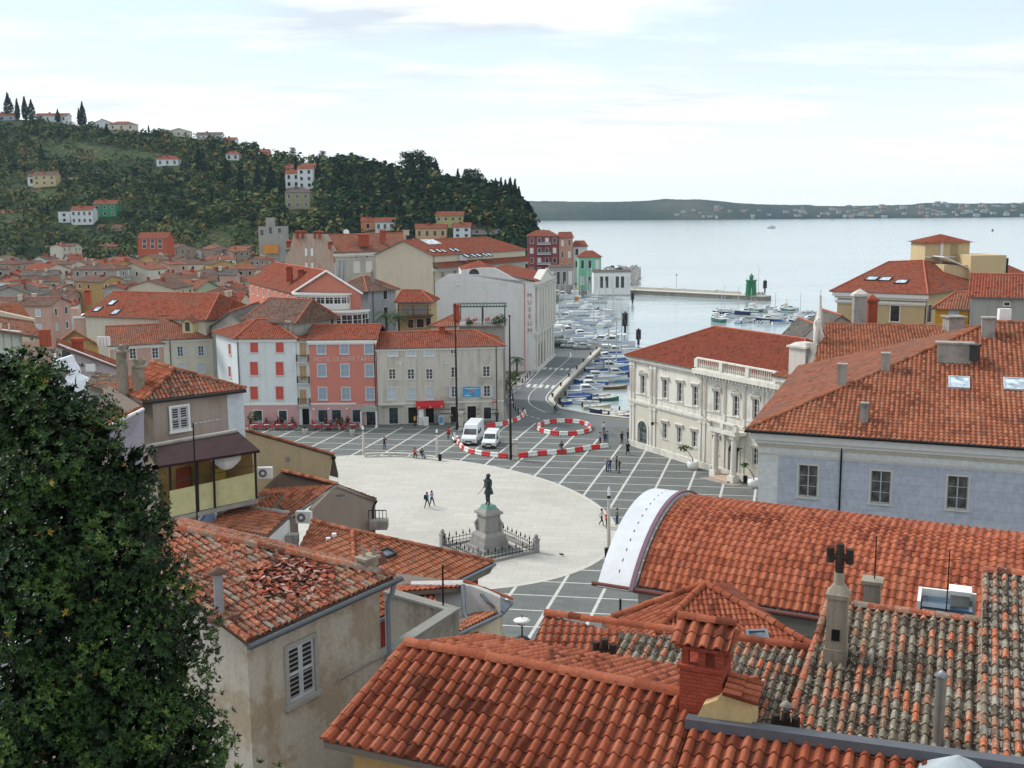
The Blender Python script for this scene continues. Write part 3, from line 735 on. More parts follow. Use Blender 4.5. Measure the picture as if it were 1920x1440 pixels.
a, b=h.edge(0);mb=MB();panel(mb, a+V3((0, -.04, 0)), b+V3((0, -.04, 0)), 0, zb, [o for o in h.ops[0]if o[1]<zb-1], 0, .04);mb.build('ground_floor_render', P_pinkb, h.root)
h.band(0, zb, .16, .14);h.band(0, h.z1-.4, .3, .25)
h.roof4(F_red, zat(486, 597, V3((0, FL.y+5.5, 0)))-z1, 'x', (.42, .42), .4)
h.pipe(0, .2);chimney(h.roofo, V3((2.4, 6.5, h.z1+2.2)), .4, .6, M_dark, 'plain')
FL2, FR2=G(560, 797.5), G(585, 797.5);z2=at(570, 637, FL2 .y).z
h=House('town_house', 'narrow pale house with three small iron balconies over a black door', [FL2+V3((.02, .3, 0)), FR2+V3((0, .3, 0)), FR2+V3((0, 9, 0)), FL2+V3((0, 9, 0))], 0, z2, P_white, group='house row on the square')
h.winpx(0, 573.5, 783, 1.0, 2.6, 'dark', gl=plain('black_door', (.012, .012, .012)), tr=M_trimc)
for py in(656, 699, 744):
 h.winpx(0, 568.5, py, .95, 2.1, 'closed', sh=M_shtan, tr=M_trimc)
h.build_walls()
mbr=MB()
for py in(677.5, 717.5, 758.5):
 x, z=h.pxy(0, 569, py);M0=h.M(0)
 mb=MB();mb.box(.1, 1.75, -.75, -.0, z-.12, z, 0, M0);bo=mb.build('balcony', M_trimc, h.root)
 mb=MB()
 for q in((.1, -.75, 1.75, -.75), (.1, -.75, .1, 0), (1.75, -.75, 1.75, 0)):
  mb.tube([M0@V3((q[0], q[1], z+.95)), M0@V3((q[2], q[3], z+.95))], .035, 4)
  n=max(2, int(math.hypot(q[2]-q[0], q[3]-q[1])/.16))
  for i in range(n+1):
   t=i/n;u=V3((q[0]+(q[2]-q[0])*t, q[1]+(q[3]-q[1])*t, z));mb.tube([M0@u, M0@(u+V3((0, 0, .95)))], .018, 4)
 mb.build('railing', M_black, bo)
mb=MB();mb.slab([h.fp[0]+V3((-.1, -.3, h.z1)), h.fp[1]+V3((.1, -.3, h.z1)), h.fp[2]+V3((.1, 0, h.z1+1.1)), h.fp[3]+V3((-.1, 0, h.z1+1.1))], .14, 1, 0, uv=[(0, 0), (1.9, 0), (1.9, 8), (0, 8)]);mb.build('roof', [F_red, M_eave], h.root)
FL, FR=G(585, 797.5), G(708, 796.5);z1=at(640, 636, FL.y).z
h=House('hotel', 'salmon pink four storey hotel front with faded lettering and grey blue shutters', [FL, FR, FR+V3((.3, 9.5, 0)), FL+V3((0, 9.5, 0))], 0, z1, P_pink, 'hotel', group='house row on the square')
for px0, px1, px2, py, hh in((602.4, 645.7, 691.5, 654, 1.45), (603.5, 646.8, 692.6, 694.5, 1.75), (605, 648.6, 694, 738, 1.75)):
 for px in(px0, px1, px2):h.winpx(0, px, py, 1.12, hh, 'closed', sh=M_shblue, tr=M_shwhite)
for px in(605.5, 631, 670):h.winpx(0, px, 780, 1.3, 1.75, 'case', fr=M_green, tr=M_shblue)
h.winpx(0, 697, 786, 1.5, 2.2, 'dark', tr=None)
h.build_walls()
zb=h.pxy(0, 640, 757.5)[1];a, b=h.edge(0);mb=MB();panel(mb, a+V3((0, -.04, 0)), b+V3((0, -.04, 0)), 0, zb, [o for o in h.ops[0]if o[1]<zb-1], 0, .04);mb.build('ground_floor_render', P_pinkb, h.root)
h.band(0, zb, .16, .14, x1=6.3);h.band(0, h.z1-.5, .38, .28)
h.roof4(F_red, zat(640, 608, V3((0, FL.y+5.2, 0)))-z1, 'x', (0, 0), .3)
x, z=h.pxy(0, 648, 673.5)
text('HOTEL GIUSEPPE TARTINI', 1.0, plain('faded_lettering', (.62, .42, .38)), h.root, h.M(0)@Matrix.Translation((x, -.02, z)), sx=.78)
h.pipe(0, h.L(0)-.15)
for i in(.25, .8):chimney(h.roofo, V3((h.L(0)*i, 6.4, h.z1+1.6)), .3, .5, M_dark, 'plain')
x, z=h.pxy(0, 695, 797);z=.2;mb=MB();rr=1.15
arc=[V3((x+rr*math.cos(math.pi*k/10), 0, 2.25+.75*math.sin(math.pi*k/10)))for k in range(11)]
mb.loft([[p+V3((0, -1.9, -.5 if 0 else 0))for p in arc], [p for p in arc]], 0, True, closed=False, caps=False)
mb.face([p+V3((0, -1.9, 0))for p in arc]+[], 0)
h2=mb.build('entrance_canopy', plain('grey_green_canvas', (.33, .37, .33)), h.root)
for sx in(-1, 1):
 mb=MB();mb.cbox((x+sx*1.08, -1.85, 0), .18, .18, 2.3, 0);mb.cbox((x+sx*1.08, -1.85, 0), .34, .34, .3, 0)
 mb.build('canopy_post', M_white, h.root)
def wall_lamp(h, e, px, py):
 x, z=h.pxy(e, px, py);mb=MB();mb.lathe([(.02, -.16), (.15, -.06), (.16, .04), (.05, .16)], (0, 0, 0), 8);o=mb.build('wall_lamp', M_white, h.root)
 o.location=h.M(e)@V3((x, -.25, z))
for px, py in((617, 766), (651, 766), (588.5, 767), (683, 766)):wall_lamp(h, 0, px, py)
FLc, FRc=G(709.6, 796.2), G(944.5, 789);z1=at(830, 650.5, (FLc.y+FRc.y)/2).z
h=House('town_house', 'long stained cream house with red shop awning and blue poster beside the hotel', [FLc, FRc, FRc+V3((-1, 10, 0)), FLc+V3((0, 9, 0))], 0, z1, P_stain, group='house row on the square')
for px in(735.5, 770.5, 805):h.winpx(0, px, 701.5, .95, 1.45, 'case', tr=M_trimc)
h.winpx(0, 852, 698, .95, 1.5, 'case', tr=M_trimc);h.winpx(0, 912, 696.5, 1.0, 1.5, 'case', tr=M_trimc)
for px in(735, 770, 806):h.winpx(0, px, 738, 1.15, 1.75, 'closed', sh=M_shwhite, tr=M_trimc)
h.winpx(0, 852, 734.5, .8, 1.6, 'open', sh=M_shwhite, tr=M_trimc);h.winpx(0, 913, 733.5, .9, 1.6, 'open', sh=M_shwhite, tr=M_trimc)
for px in(737, 771, 804):h.winpx(0, px, 661, 1.2, .95, 'closed', sh=M_shwhite, tr=None)
h.winpx(0, 850, 658.5, .8, .75, 'case', tr=M_trimc)
for px, w in((738, 1.25), (774, 1.3), (806, 1.2), (852, 1.0), (884.5, 1.25)):h.winpx(0, px, 779.5+(738-px)*.02, w, 2.35, 'dark' if px>750 else 'case', fr=plain('teal_frame', (.05, .14, .16)), gl=M_glass if px<750 else plain('dark_interior', (.02, .018, .016)), tr=M_trimc)
h.winpx(0, 914, 774.5, 1.05, 1.7, 'case', fr=M_dark, tr=M_trimc)
h.build_walls();h.band(0, h.z1-.3, .22, .2);zb=h.pxy(0, 830, 755)[1];h.band(0, zb, .1, .06)
mb=MB();M0=h.M(0);x, z=h.pxy(0, 735.5, 757.5);mb.box(x-1.8, x+1.8, -.8, 0, z-.05, z+.12, 0, M0);mb.build('shop_canopy', M_trimc, h.root)
x, z=h.pxy(0, 806, 756);L=2.0
mb=MB();vs=[M0@V3(p)for p in((x-L, 0, z+.35), (x+L, 0, z+.35), (x+L, -1.3, z-.15), (x-L, -1.3, z-.15), (x-L, -1.3, z-.5), (x+L, -1.3, z-.5))]
mb.raw(vs, [(0, 1, 2, 3), (3, 2, 5, 4)], 0);mb.raw([vs[0], vs[3], vs[4]], [(0, 1, 2)], 0);mb.raw([vs[1], vs[2], vs[5]], [(0, 1, 2)], 0)
aw=mb.build('awning', M_awred, h.root);[aw_ for aw_ in[(MB(), k)for k in(-1.6, 0, 1.6)]if(aw_[0].lathe([(.01, 0), (.14, .0), (.14, .02), (.01, .02)], (0, 0, 0), 8), setattr(aw_[0].build('emblem', plain('emblem_yellow', (.6, .5, .3)), aw), 'matrix_local', M0@Matrix.Translation((x+aw_[1], -1.33, z-.33))@Matrix.Rotation(math.pi/2, 4, 'X')))]
x, z=h.pxy(0, 884, 734.5);po=MB();po.box(x-1.25, x+1.25, -.06, -.01, z-.75, z+.75, 0, M0)
po=po.build('poster', plain('sky_blue_poster', (.10, .36, .62), .6, var=.35, scale=1.2), h.root)
mb=MB()
for a_, b_, r_ in(((-.1, .3), (.35, 0), .09), ((.35, 0), (-.15, -.25), .07), ((.1, .25), (.5, .45), .06), ((-.1, .3), (-.35, .15), .05)):
 mb.tube([M0@V3((x+a_[0], -.065, z+a_[1])), M0@V3((x+b_[0], -.065, z+b_[1]))], r_, 6)
mb.build('poster_print', plain('poster_orange', (.55, .25, .14)), po)
mb=MB();mb.box(x-.9, x+.9, -.068, -.062, z+.42, z+.5, 0, M0);mb.box(x-1.0, x-.1, -.068, -.062, z-.6, z-.5, 0, M0);mb.build('poster_print', M_white, po)
x, z=h.pxy(0, 927, 752);mb=MB();mb.box(x-.3, x+.3, -.05, 0, z-.2, z+.2, 0, M0);mb.build('wall_sign', M_awred, h.root)
z9=zat(810, 621, V3((0, FLc.y+5.5, 0)))-z1
h.roof4(F_red, z9, 'x', (0.0, .22), .35);chimney(h.roofo, V3((9.0, 5.4, h.z1+z9-.2)), .8, .6)
h.pipe(0, h.L(0)-1.0);wall_lamp(h, 0, 750, 682);wall_lamp(h, 0, 836, 681)
for k, xx in enumerate((831, 840, 866, 892, 927)):
 x, z=h.pxy(0, xx, 775);mb=MB();mb.box(x-.55, x+.55, -.12, -.06, z-.02, z+.04, 0, M0);mb.box(x-.5, x+.5, -.12, -.06, z+.6, z+.66, 0, M0);mb.build('wall_rack', M_dark, h.root)
zt=17.5;FL, FR, BLp=G(553, 549, zt), G(676, 551, zt), G(466, 527, zt)
BRp=FR+(BLp-FL);
h=House('hotel_block', 'pink gabled block with white rounded glazed storeys and two steel flues', [FL, FR, BRp, BLp], 0, zt, plaster('coral_render', (.60, .23, .17), amt=.25), 'hotel')
Lw=h.L(3)
for i in range(7):h.win(3, Lw*(.1+.13*i), zt-2.2, .9, 1.5, 'case', tr=M_white)
h.roof4(F_red, zat(608, 507, FL)-zt, 'y', (0, 0), .3);h.build_walls()
mb=MB();f=h.fp;pk=(f[0]+f[1])/2+V3((0, -.35, zat(608, 507, FL)-h.base))
for a, b in((f[0]+V3((-.4, -.35, zt)), pk), (pk, f[1]+V3((.4, -.35, zt)))):mb.tube([a, b], .16, 6, 0, False)
mb.build('verge_trim', M_white, h.root)
def bow(h, px0, px1, py0, py1, n, name, dep, sill):
 """bowed storey: white wall with a ring of windows under a projecting white roof edge"""
 x0, zt_=h.pxy(0, px0, py0);x1, zb_=h.pxy(0, px1, py1);M0=h.M(0);c=(x0+x1)/2;rx=(x1-x0)/2
 P=lambda k, r=0:M0@V3((c-(rx+r)*math.cos(math.pi*k), -(dep+r)*math.sin(math.pi*k), 0))
 mb=MB();rf=MB();gl=MB();N=28
 for i in range(N):
  a, b=P(i/N), P((i+1)/N)
  for q0, q1 in((zb_-3, zb_+sill), (zt_-.35, zt_)):mb.face([a+V3((0, 0, q0)), b+V3((0, 0, q0)), b+V3((0, 0, q1)), a+V3((0, 0, q1))])
  ga, gb=P(i/N, -.15), P((i+1)/N, -.15);gl.face([ga+V3((0, 0, zb_+sill)), gb+V3((0, 0, zb_+sill)), gb+V3((0, 0, zt_-.35)), ga+V3((0, 0, zt_-.35))])
 for i in range(n+1):
  p=P(i/n, -.06);mb.tube([p+V3((0, 0, zb_+sill)), p+V3((0, 0, zt_-.3))], .12, 6)
  if i<n:
   p=P((i+.5)/n, -.08);mb.tube([p+V3((0, 0, zb_+sill)), p+V3((0, 0, zt_-.3))], .045, 4)
 for i in range(N):
  for zz in((zb_+sill+(zt_-zb_-sill)*.5), ):mb.tube([P(i/N, -.08)+V3((0, 0, zz)), P((i+1)/N, -.08)+V3((0, 0, zz))], .035, 4)
 ring=[P(i/N, .35)for i in range(N+1)]
 rf.prism([(p.x, p.y)for p in ring], zt_, zt_+.28)
 w=mb.build(name, M_white, h.root);gl.build('pane', M_glass, w)
 rf.build('roof_edge', M_white, h.root)
 rf=MB();rf.prism([(P(i/N, 0).x, P(i/N, 0).y)for i in range(N+1)], zt_+.27, zt_+.31);rf.build('flat_roof', M_conc, h.root)
bow(h, 553, 657, 551, 571, 10, 'bowed_storey', 2.2, .25)
bow(h, 574, 691, 581, 613, 9, 'bowed_storey', 4.6, .2)
for px in(636, 646):
 p=at(px, 540, FL.y-1)-h.o;q=at(px, 489, FL.y-1)-h.o;mb=MB();mb.tube([p, q], .28, 10);mb.tube([q, q+V3((0, 0, .15))], .32, 10);mb.build('flue', M_grey, h.root)
for px, py in((543, 519), (565, 524)):chimney(h.roofo, at(px, py, FL.y+6.5)-h.o, .9, 1.3)
def quickhouse(label, pts, ze, mat, roof, rise, axis, t=(0, 0), depth=8, wins=(), ov=.35, name='town_house', cat='house', group=None, base=0, chim=(), style='case', tr=True, geo=False, fr=None, sh=None, **k):
 """pts: two or three pixels at eave height ze: front-left, front-right (, back-right)"""
 a, b=G(*pts[0], ze), G(*pts[1], ze)
 d=(b-a).normalized();n=V3((-d.y, d.x, 0))
 c=G(*pts[2], ze)if len(pts)>2 else b+n*depth
 e=a+(c-b)
 hh=House(name, label, [a, b, c, e], base, ze, mat, cat, group)
 for w in wins:
  e_=w[4]if len(w)>4 else 0
  hh.winpx(e_, w[0], w[1], w[2], w[3], w[5]if len(w)>5 else style, tr=M_trimc if tr else None, fr=fr, sh=sh or M_shwhite)
 if roof:hh.roof4(roof, rise, axis, t, ov, geo, **k)
 hh.build_walls()
 for px, py, dy, w, hgt in chim:chimney(hh.roofo, at(px, py, a.y+dy)-hh.o, w, hgt, M_brick if w>0 else M_conc)
 return hh
P_blueg=plaster('blue_grey_render', (.34, .38, .42), (.22, .23, .24), .5)
P_yel=plaster('dull_yellow_render', (.48, .36, .20), amt=.4)
P_gre=plaster('grey_render', (.36, .35, .32), (.18, .17, .15), .6, .4, .5)
P_beige=plaster('beige_render', (.55, .49, .38), (.40, .35, .27), .3)
h=quickhouse('blue grey house with brown hipped roof beside the rounded hotel block', [(690, 546), (742, 542)], 16.5, P_blueg, F_brn, 2.3, 'x', (.45, .45), 9, [(722, 553, .9, 1.5), (723, 584, .9, 1.5)], .6, fr=M_dark)
h.pipe(0, 1.0)
chimney(h.roofo, at(699, 525, h.o.y+4)-h.o, .6, 1.4, M_conc, 'pot')
h=quickhouse('small yellow house with open loggia under a red roof behind the garden', [(745, 566), (808, 566)], 15, P_yel, F_red, 1.8, 'x', (.1, .4), 6, [(770, 607, .9, 1.4), (788, 606, 1.2, 1.4), (803, 604, .8, 1.4)], .5, fr=plain('brown_frame', (.12, .05, .03)), style='case')
x0, zc=h.pxy(0, 752, 588);x1, zd=h.pxy(0, 806, 570)
h.box(0, x0, x1-.5, -.03, -.008, zc, zd-.2, M_shadow, 'loggia')  # flat panel painting the loggia's shaded opening on the solid wall
h.box(0, x0-.5, x1+.6, -2.2, 0, zc-.35, zc-.1, plain('brown_timber', (.09, .05, .035)), 'balcony')
for q in(x0, (x0+x1)/2, x1):h.box(0, q-.08, q+.08, -2.1, -1.95, zc-.1, zd, plain('brown_timber', (.09, .05, .035)), 'loggia_post')
h.box(0, x0-.5, x1+.6, -2.15, -2.08, zc+.8, zc+.88, plain('brown_timber', (.09, .05, .035)), 'railing')
P_ruin=plaster('bare_weathered_wall', (.36, .29, .235), (.36, .14, .09), .7, .18, .8, .25)
a, b, lf=at(628, 473, 252), at(800, 471, 268), at(538, 472, 266);ze=a.z
h=House('apartment_house', 'old grey house whose bare weathered gable carries a row of red chimneys', [V3((p.x, p.y, 0))for p in(a, b, b+(lf-a), lf)], 0, ze, plaster('pale_grey_render', (.44, .43, .40), amt=.5), 'house')
for px, py in((634, 504), (669, 501), (692, 500)):h.winpx(0, px, py, 1.7, 2.6, 'closed', sh=M_white, tr=M_trimc)
for px in(647, 668, 688):h.winpx(0, px, 481, 1.0, .6, 'dark', tr=None)
h.band(0, h.z1-.9, .5, .4, M_trimc)
r0, r1=at(606, 440, 259)-h.o, at(762, 439, 274)-h.o;r1 .z=r0 .z;e_=offset_poly(h.fp, .3);e0_, e1_, e2_, e3_=[V3((x, y, h.z1))for x, y in e_]
h.planes([[e0_, e1_, r1, r0], [e2_, e3_, r0, r1]], [(r0, r1)], F_org)
g=h.fp;mb=MB();d3=(g[0]-g[3]).normalized();nn=V3((d3 .y, -d3 .x, 0));top=h.pxy(3, 585, 439)[1]
out=[onwall(x, y, lf, a)-h.o+nn*.3 for x, y in((536, 545), (628, 545), (628, 471), (611, 439), (553, 438), (545, 466), (536, 489))]
mb.face(out);mb.face([p-nn*.9 for p in out[::-1]])
for i in range(7):mb.face([out[i], out[(i+1)%7], out[(i+1)%7]-nn*.9, out[i]-nn*.9][::-1])
h.build_walls(skip=(3, ));mb.build('gable_wall', P_ruin, h.root)
for px, py, w in((574.5, 473, .9), (585.5, 473, .9), (575, 500, .8), (586, 500, .8)):
 p=onwall(px, py, lf+nn*.3, a+nn*.3)-h.o;o=MB();o.cbox((0, 0, -.9), w, .1, 1.8, 0, math.atan2(d3 .y, d3 .x));o=o.build('blocked_window', M_shwhite, h.root);o.location=p+nn*.02
for t_, w in((.27, 1.1), (.37, 1.0), (.62, 1.1), (.74, 1.2), (.08, 1.0), (.95, 1.0)):
 zz=top-.2 if.1<t_<.9 else top-2.6;chimney(h.wo, g[0].lerp(g[3], t_)+V3((0, 0, zz)), w, .5)
for px, py, dy, w in((682, 462, 8, 2.4), (682, 455, 6, 2.4), (718, 446, 12, 1.4)):chimney(h.roofo, at(px, py, a.y+dy)-h.o, w, 1.6, d=1.0)
mb=MB();mb.lathe([(.0, 0), (.5, .08), (.75, .25)], (0, 0, 0), 12);o=mb.build('satellite_dish', M_white, h.roofo);o.location=at(649, 436, a.y+13)-h.o;o.rotation_euler=(1.2, 0, .3)
mb=MB();mb.tube([o.location, o.location-V3((0, 0, 2.2))], .06, 5);mb.build('dish_pole', M_grey, h.roofo)
a, b, c=at(705, 481, 236), at(811, 479, 228), at(985, 476, 258);ze=b.z;a, b, c=[V3((p.x, p.y, 0))for p in(a, b, c)]
h=House('apartment_house', 'big blank cream gable house with a long red roof full of rooflights', [a, b, c, a+(c-b)], 0, ze, P_beige, 'house')
zr=zat(755, 451, (a+b)/2)-ze
for px, py in((830, 517), (853, 515), (878, 512), (905, 510)):h.winpx(1, px, py, 1.1, 1.9, 'case', tr=M_trimc)
h.roof4(F_red, zr, 'y', (0, .15), .35);h.build_walls()
s_=h.M(1);Ls=h.L(1)
mb=MB();q=[s_@V3(p)for p in((-.2, -2.2, h.z1-2.6), (Ls, -2.2, h.z1-2.6), (Ls, 0, h.z1-1.5), (-.2, 0, h.z1-1.5))];mb.slab(q, .15, 1, 0, uv=planeuv(q));mb.build('lower_roof', [F_red, M_eave], h.root)
h.band(1, h.z1-3.2, .4, .5, M_trimc);h.pipe(1, .3)
def onroof(h, poly, px, py):
 p0, u, v, n=frame_of([V3(p)+h.o for p in poly]);return onpl(px, py, p0, n)-h.o, u, v, n
def skylight(h, poly, px, py, w, l, mat=None, fr=None, name='rooflight', parent=None):
 p, u, v, n=onroof(h, poly, px, py);M0=Matrix((u.to_4d(), v.to_4d(), n.to_4d(), (0, 0, 0, 1))).transposed();M0 .translation=p
 M0[3][0]=M0[3][1]=M0[3][2]=0;M0[3][3]=1
 for r_ in range(3):M0[r_][0], M0[r_][1], M0[r_][2]=u[r_], v[r_], n[r_]
 mb=MB()
 for q in((-w/2, w/2, -l/2, -l/2+.09), (-w/2, w/2, l/2-.09, l/2), (-w/2, -w/2+.09, -l/2+.09, l/2-.09), (w/2-.09, w/2, -l/2+.09, l/2-.09)):mb.box(*q, -.05, .16, 0, M0)
 o=mb.build(name, fr or M_zinc, parent or h.roofo);mb=MB();mb.box(-w/2+.09, w/2-.09, -l/2+.09, l/2-.09, -.02, .11, 0, M0);mb.build('pane', mat or M_sky, o);return o
M_sky=glass('rooflight_glass', (.40, .47, .52), .15)
M_skyd=glass('rooflight_dark_glass', (.12, .15, .17), .12)
P4=[V3((x, y, h.z1))for x, y in offset_poly(h.fp, .35)];up=V3((0, 0, zr));m1, m2=(P4[0]+P4[1])/2+up, (P4[3]+P4[2])/2+up
pr=[P4[1], P4[2], m2, m1]
skylight(h, pr, 808, 454, 4.4, 2.6, fr=M_white)
for px, py in((810, 472), (822, 471.5), (831, 471.5), (847, 470), (856, 470), (874, 481), (888, 480.5), (897, 480), (909, 479), (917, 479)):skylight(h, pr, px, py-1, 1.1, 1.7, fr=M_dark)
chimney(h.roofo, at(768, 449, a.y+4)-h.o, 1.3, .8, M_dark, 'plain', 1.0);chimney(h.roofo, at(762, 446, a.y+5)-h.o, 1.2, 1.6, P_beige, 'plain')
x, z=h.pxy(1, 864, 484);o=MB();o.cbox((0, 0, -.5), 1.6, .7, 1.2);o=o.build('air_conditioner', M_white, h.root);o.location=h.M(1)@V3((x, -.6, z))
P_mus=plaster('museum_white_render', (.70, .70, .69), (.5, .5, .48), .3)
ze=at(816, 531, 200).z;FL, FR=at(816, 531, 203), at(1003, 535, 199.5);FR.z=FL.z=0;FR=G(1003, 697)
BR=G(1030, 674);BR=FR+(BR-FR).normalized()*22
h=House('museum', 'big white museum beside the harbour road with a pillared front and upright lettering', [V3((at(816, 531, 203).x, 203, 0)), FR, BR, V3((at(816, 531, 203).x, 203, 0))+(BR-FR)], 0, ze, P_mus, 'museum')
h.winpx(0, 860, 530, .7, .8, 'dark', tr=None)
Ls=h.L(1)
for i in range(5):h.win(1, 3.2+i*3.9, 9.2, 1.3, 2.8, 'case', fr=M_dark, tr=M_trimc);h.win(1, 3.2+i*3.9, .4, 1.7, 4.4, 'dark', tr=M_trimc)
zr=zat(915, 501, V3((0, 202, 0)))-ze
P=[V3((x, y, h.z1))for x, y in offset_poly(h.fp, .25)]
mb=MB();g=[]
for px, py in((816, 531), (840, 514), (866, 513), (866, 506), (901, 502), (927, 502), (987, 534), (1003, 536)):
 x, z=h.pxy(0, px, py);g.append((x, z))
g[0]=(0, h.z1);g[-1]=(h.L(0), h.z1+.0)
M0=h.M(0);f0=[M0@V3((x, -.02, z))for x, z in g];f1=[M0@V3((x, .5, z))for x, z in g]
for i in range(len(g)-1):mb.face([f0[i], f1[i], f1[i+1], f0[i+1]], 0)
mb.face(f0[::-1]);mb.face(f1)
h.gables=[];h.build_walls();mb.build('gable_wall', P_mus, h.root)
rl, rr=M0@V3((g[4][0]+.8, .4, g[4][1]-.5)), None;off=h.fp[2]-h.fp[1]
a0=M0@V3((0, .4, h.z1-.1));a1=M0@V3((h.L(0)+.5, .4, h.z1+.25))
pl=[[a1, a1+off, rl+off, rl], [a0+off, a0, rl, rl+off]]
h.planes(pl, [(rl, rl+off)], F_red)
x, z=h.pxy(0, 889, 509);mb=MB();n=10
mb.face([M0@V3((x+1.0*math.cos(math.pi*k/n), -.03, z-.5+1.0*math.sin(math.pi*k/n)))for k in range(n+1)]);mb.build('lunette_window', M_glass, h.root)
q=[at(865, 507, 210), at(925, 505, 210), at(930, 500, 222), at(860, 500, 222), at(898, 488, 216)];q=[p-h.o for p in q]
mb=MB()
for i in range(4):mb.face([q[i], q[(i+1)%4], q[4]], 0, uv=planeuv([q[i], q[(i+1)%4], q[4]]))
for i in range(4):mb.face([q[i]-V3((0, 0, 2)), q[(i+1)%4]-V3((0, 0, 2)), q[(i+1)%4], q[i]], 1)
mb.build('roof', [F_red, P_mus], h.root)
x, z=h.pxy(0, 992, 590)
for i, ch in enumerate('MUSEUM'):text(ch, 1.15, plain('letter_red', (.42, .16, .12)), h.root, M0@Matrix.Translation((h.L(0)-.95, -.06, z+3.6-i*1.32)), name='letter')
h.pipe(0, h.L(0)-1.9, M_shred)
h.band(1, h.z1-.5, .6, .5, M_trimc);h.band(1, 6.9, .5, .5, M_trimc);M1=h.M(1)
for i in range(7):
 mb=MB();mb.tube([M1@V3((1.3+i*3.3, -.35, 7.9)), M1@V3((1.3+i*3.3, -.35, h.z1-1.2))], [.42, .35], 10);mb.cbox(M1@V3((1.3+i*3.3, -.35, h.z1-1.2)), 1.0, .9, .5, 0, 1.4);mb.cbox(M1@V3((1.3+i*3.3, -.35, 7.4)), 1.1, .9, .5, 0, 1.4)
 mb.build('half_column', M_trimc, h.root)
 mb=MB();mb.box(1.3+i*3.3-.5, 1.3+i*3.3+.5, -.3, 0, 0, 6.6, 0, M1);mb.build('pilaster', M_trimc, h.root)
mb=MB();t0, t1, tp=M1@V3((3, -.5, h.z1+.1)), M1@V3((Ls-3, -.5, h.z1+.1)), M1@V3((Ls/2, -.5, h.z1+1.9));bk=M1 .to_3x3()@V3((0, 1.6, 0))
mb.raw([t0, t1, tp, t0+bk, t1+bk, tp+bk], [(0, 1, 2), (5, 4, 3), (0, 2, 5, 3), (1, 4, 5, 2)], 0);mb.build('pediment', M_trimc, h.root)
mb=MB()
for a, b in((t0, tp), (tp, t1)):mb.tube([a, b], .2, 6, 0, False)
mb.build('cornice', M_trimc, h.root)
h.box(1, -.2, Ls, -.5, .0, 0, .5, M_trimc, 'plinth')
t0=V3((at(860, 613, 165).x, 165, 0));TERR=t0 .copy();zd=at(900, 612, 165).z;TERR.z=zd+.18
h=House('terrace_house', 'plain house topped by a roof terrace with pergola behind the long cream house', [t0, t0+V3((7.2, .3, 0)), t0+V3((7, 6, 0)), t0+V3((0, 6, 0))], 0, zd, P_gre, 'house');h.build_walls()
mb=MB();mb.box(-.3, 7.4, -.3, 6.2, zd, zd+.18);mb.build('terrace_deck', M_conc, h.root)
mb=MB();zp=zat(900, 574, t0)-0
for i in range(16):mb.box(-.2+i*.5, -.05+i*.5, -.2, 5.9, zp, zp+.16)
for y in(0, 5.6):mb.box(-.3, 7.5, y, y+.15, zp-.18, zp)
mb.build('pergola', plain('green_timber', (.09, .14, .12)), h.root)
for x in(0, 3.6, 7.1):
 for y in(0, 5.6):
  mb=MB();mb.box(x, x+.14, y, y+.14, zd+.15, zp-.18);mb.build('pergola_post', M_black, h.root)
mb=MB()
for x in range(25):mb.box(x*.29+.05, x*.29+.09, -.22, -.18, zd+.18, zd+1.05)
mb.box(0, 7.2, -.23, -.17, zd+1.02, zd+1.08);mb.build('railing', M_grey, h.root)
a=at(808, 611, 158);b=at(857, 607, 158);ze=a.z;b.z=ze
h2=House('side_house', 'small house with sloping orange roof beside the roof terrace', [V3((a.x, a.y, 0)), V3((b.x, b.y, 0)), V3((b.x, b.y+6, 0)), V3((a.x+1, a.y+6, 0))], 0, ze, P_cream, 'house')
P=[V3((x, y, h2 .z1))for x, y in offset_poly(h2 .fp, .3)];P[2].z=P[3].z=zat(857, 586, V3((0, 164.5, 0)));P[3].x=P[2].x-.5;P[3].z=P[2].z
h2 .planes([[P[0], P[1], P[2], P[3]]], [(P[0], P[3])], F_org);h2 .build_walls();chimney(h2 .roofo, at(856, 592, 160)-h2 .o, .9, 1.4)
P_pal=plaster('palace_cream', (.62, .59, .50), (.45, .42, .36), .3, .5, .3)
P_palw=plaster('palace_white_stone', (.70, .675, .61), (.36, .335, .30), .45, .45, .6)
FL=G(1180, 833.5);dj=(G(1327, 880.4)-FL).normalized();nj=V3((-dj.y, dj.x, 0));FR=FL+dj*30
z1=at(1178, 662, FL.y).z-.3
h=House('court_palace', 'cream stone palace with balustrade, balcony flag and arched door facing the square', [FL, FR, FR+nj*15, FL+nj*15], 0, z1, P_palw, 'palace', rev=.3)
X=lambda px, py:h.pxy(0, px, py)
for i, (px, py)in enumerate(((1205.8, 721), (1247, 729.4), (1275, 735.6), (1303.7, 743), (1344, 752), (1380, 761.7), (1417, 768))):
 h.winpx(0, px, py, 1.05, 2.3, 'case', fr=M_white, tr=P_palw, ped=2 if i in(0, 4, 5, 6)else 1)
xs=[X(*p)[0]for p in((1247, 808), (1274, 817), (1302, 825), (1343, 836.7), (1416, 857.5))];zz=X(1247, 808)[1]-.95
for x in xs:h.win(0, x, zz, .95, 1.9, 'case', fr=M_white, tr=P_palw, ped=1)
for k in(1, 2):h.win(0, xs[-1]+3.3*k, zz, .95, 1.9, 'case', fr=M_white, tr=P_palw, ped=1)
xa, za=X(1205, 837);h.ops[0].append((xa, .02, 2.0, 2.6));xd=X(1374.6, 891)[0];h.ops[0].append((xd, .02, 1.7, 3.0))
h.build_walls();M0=h.M(0)
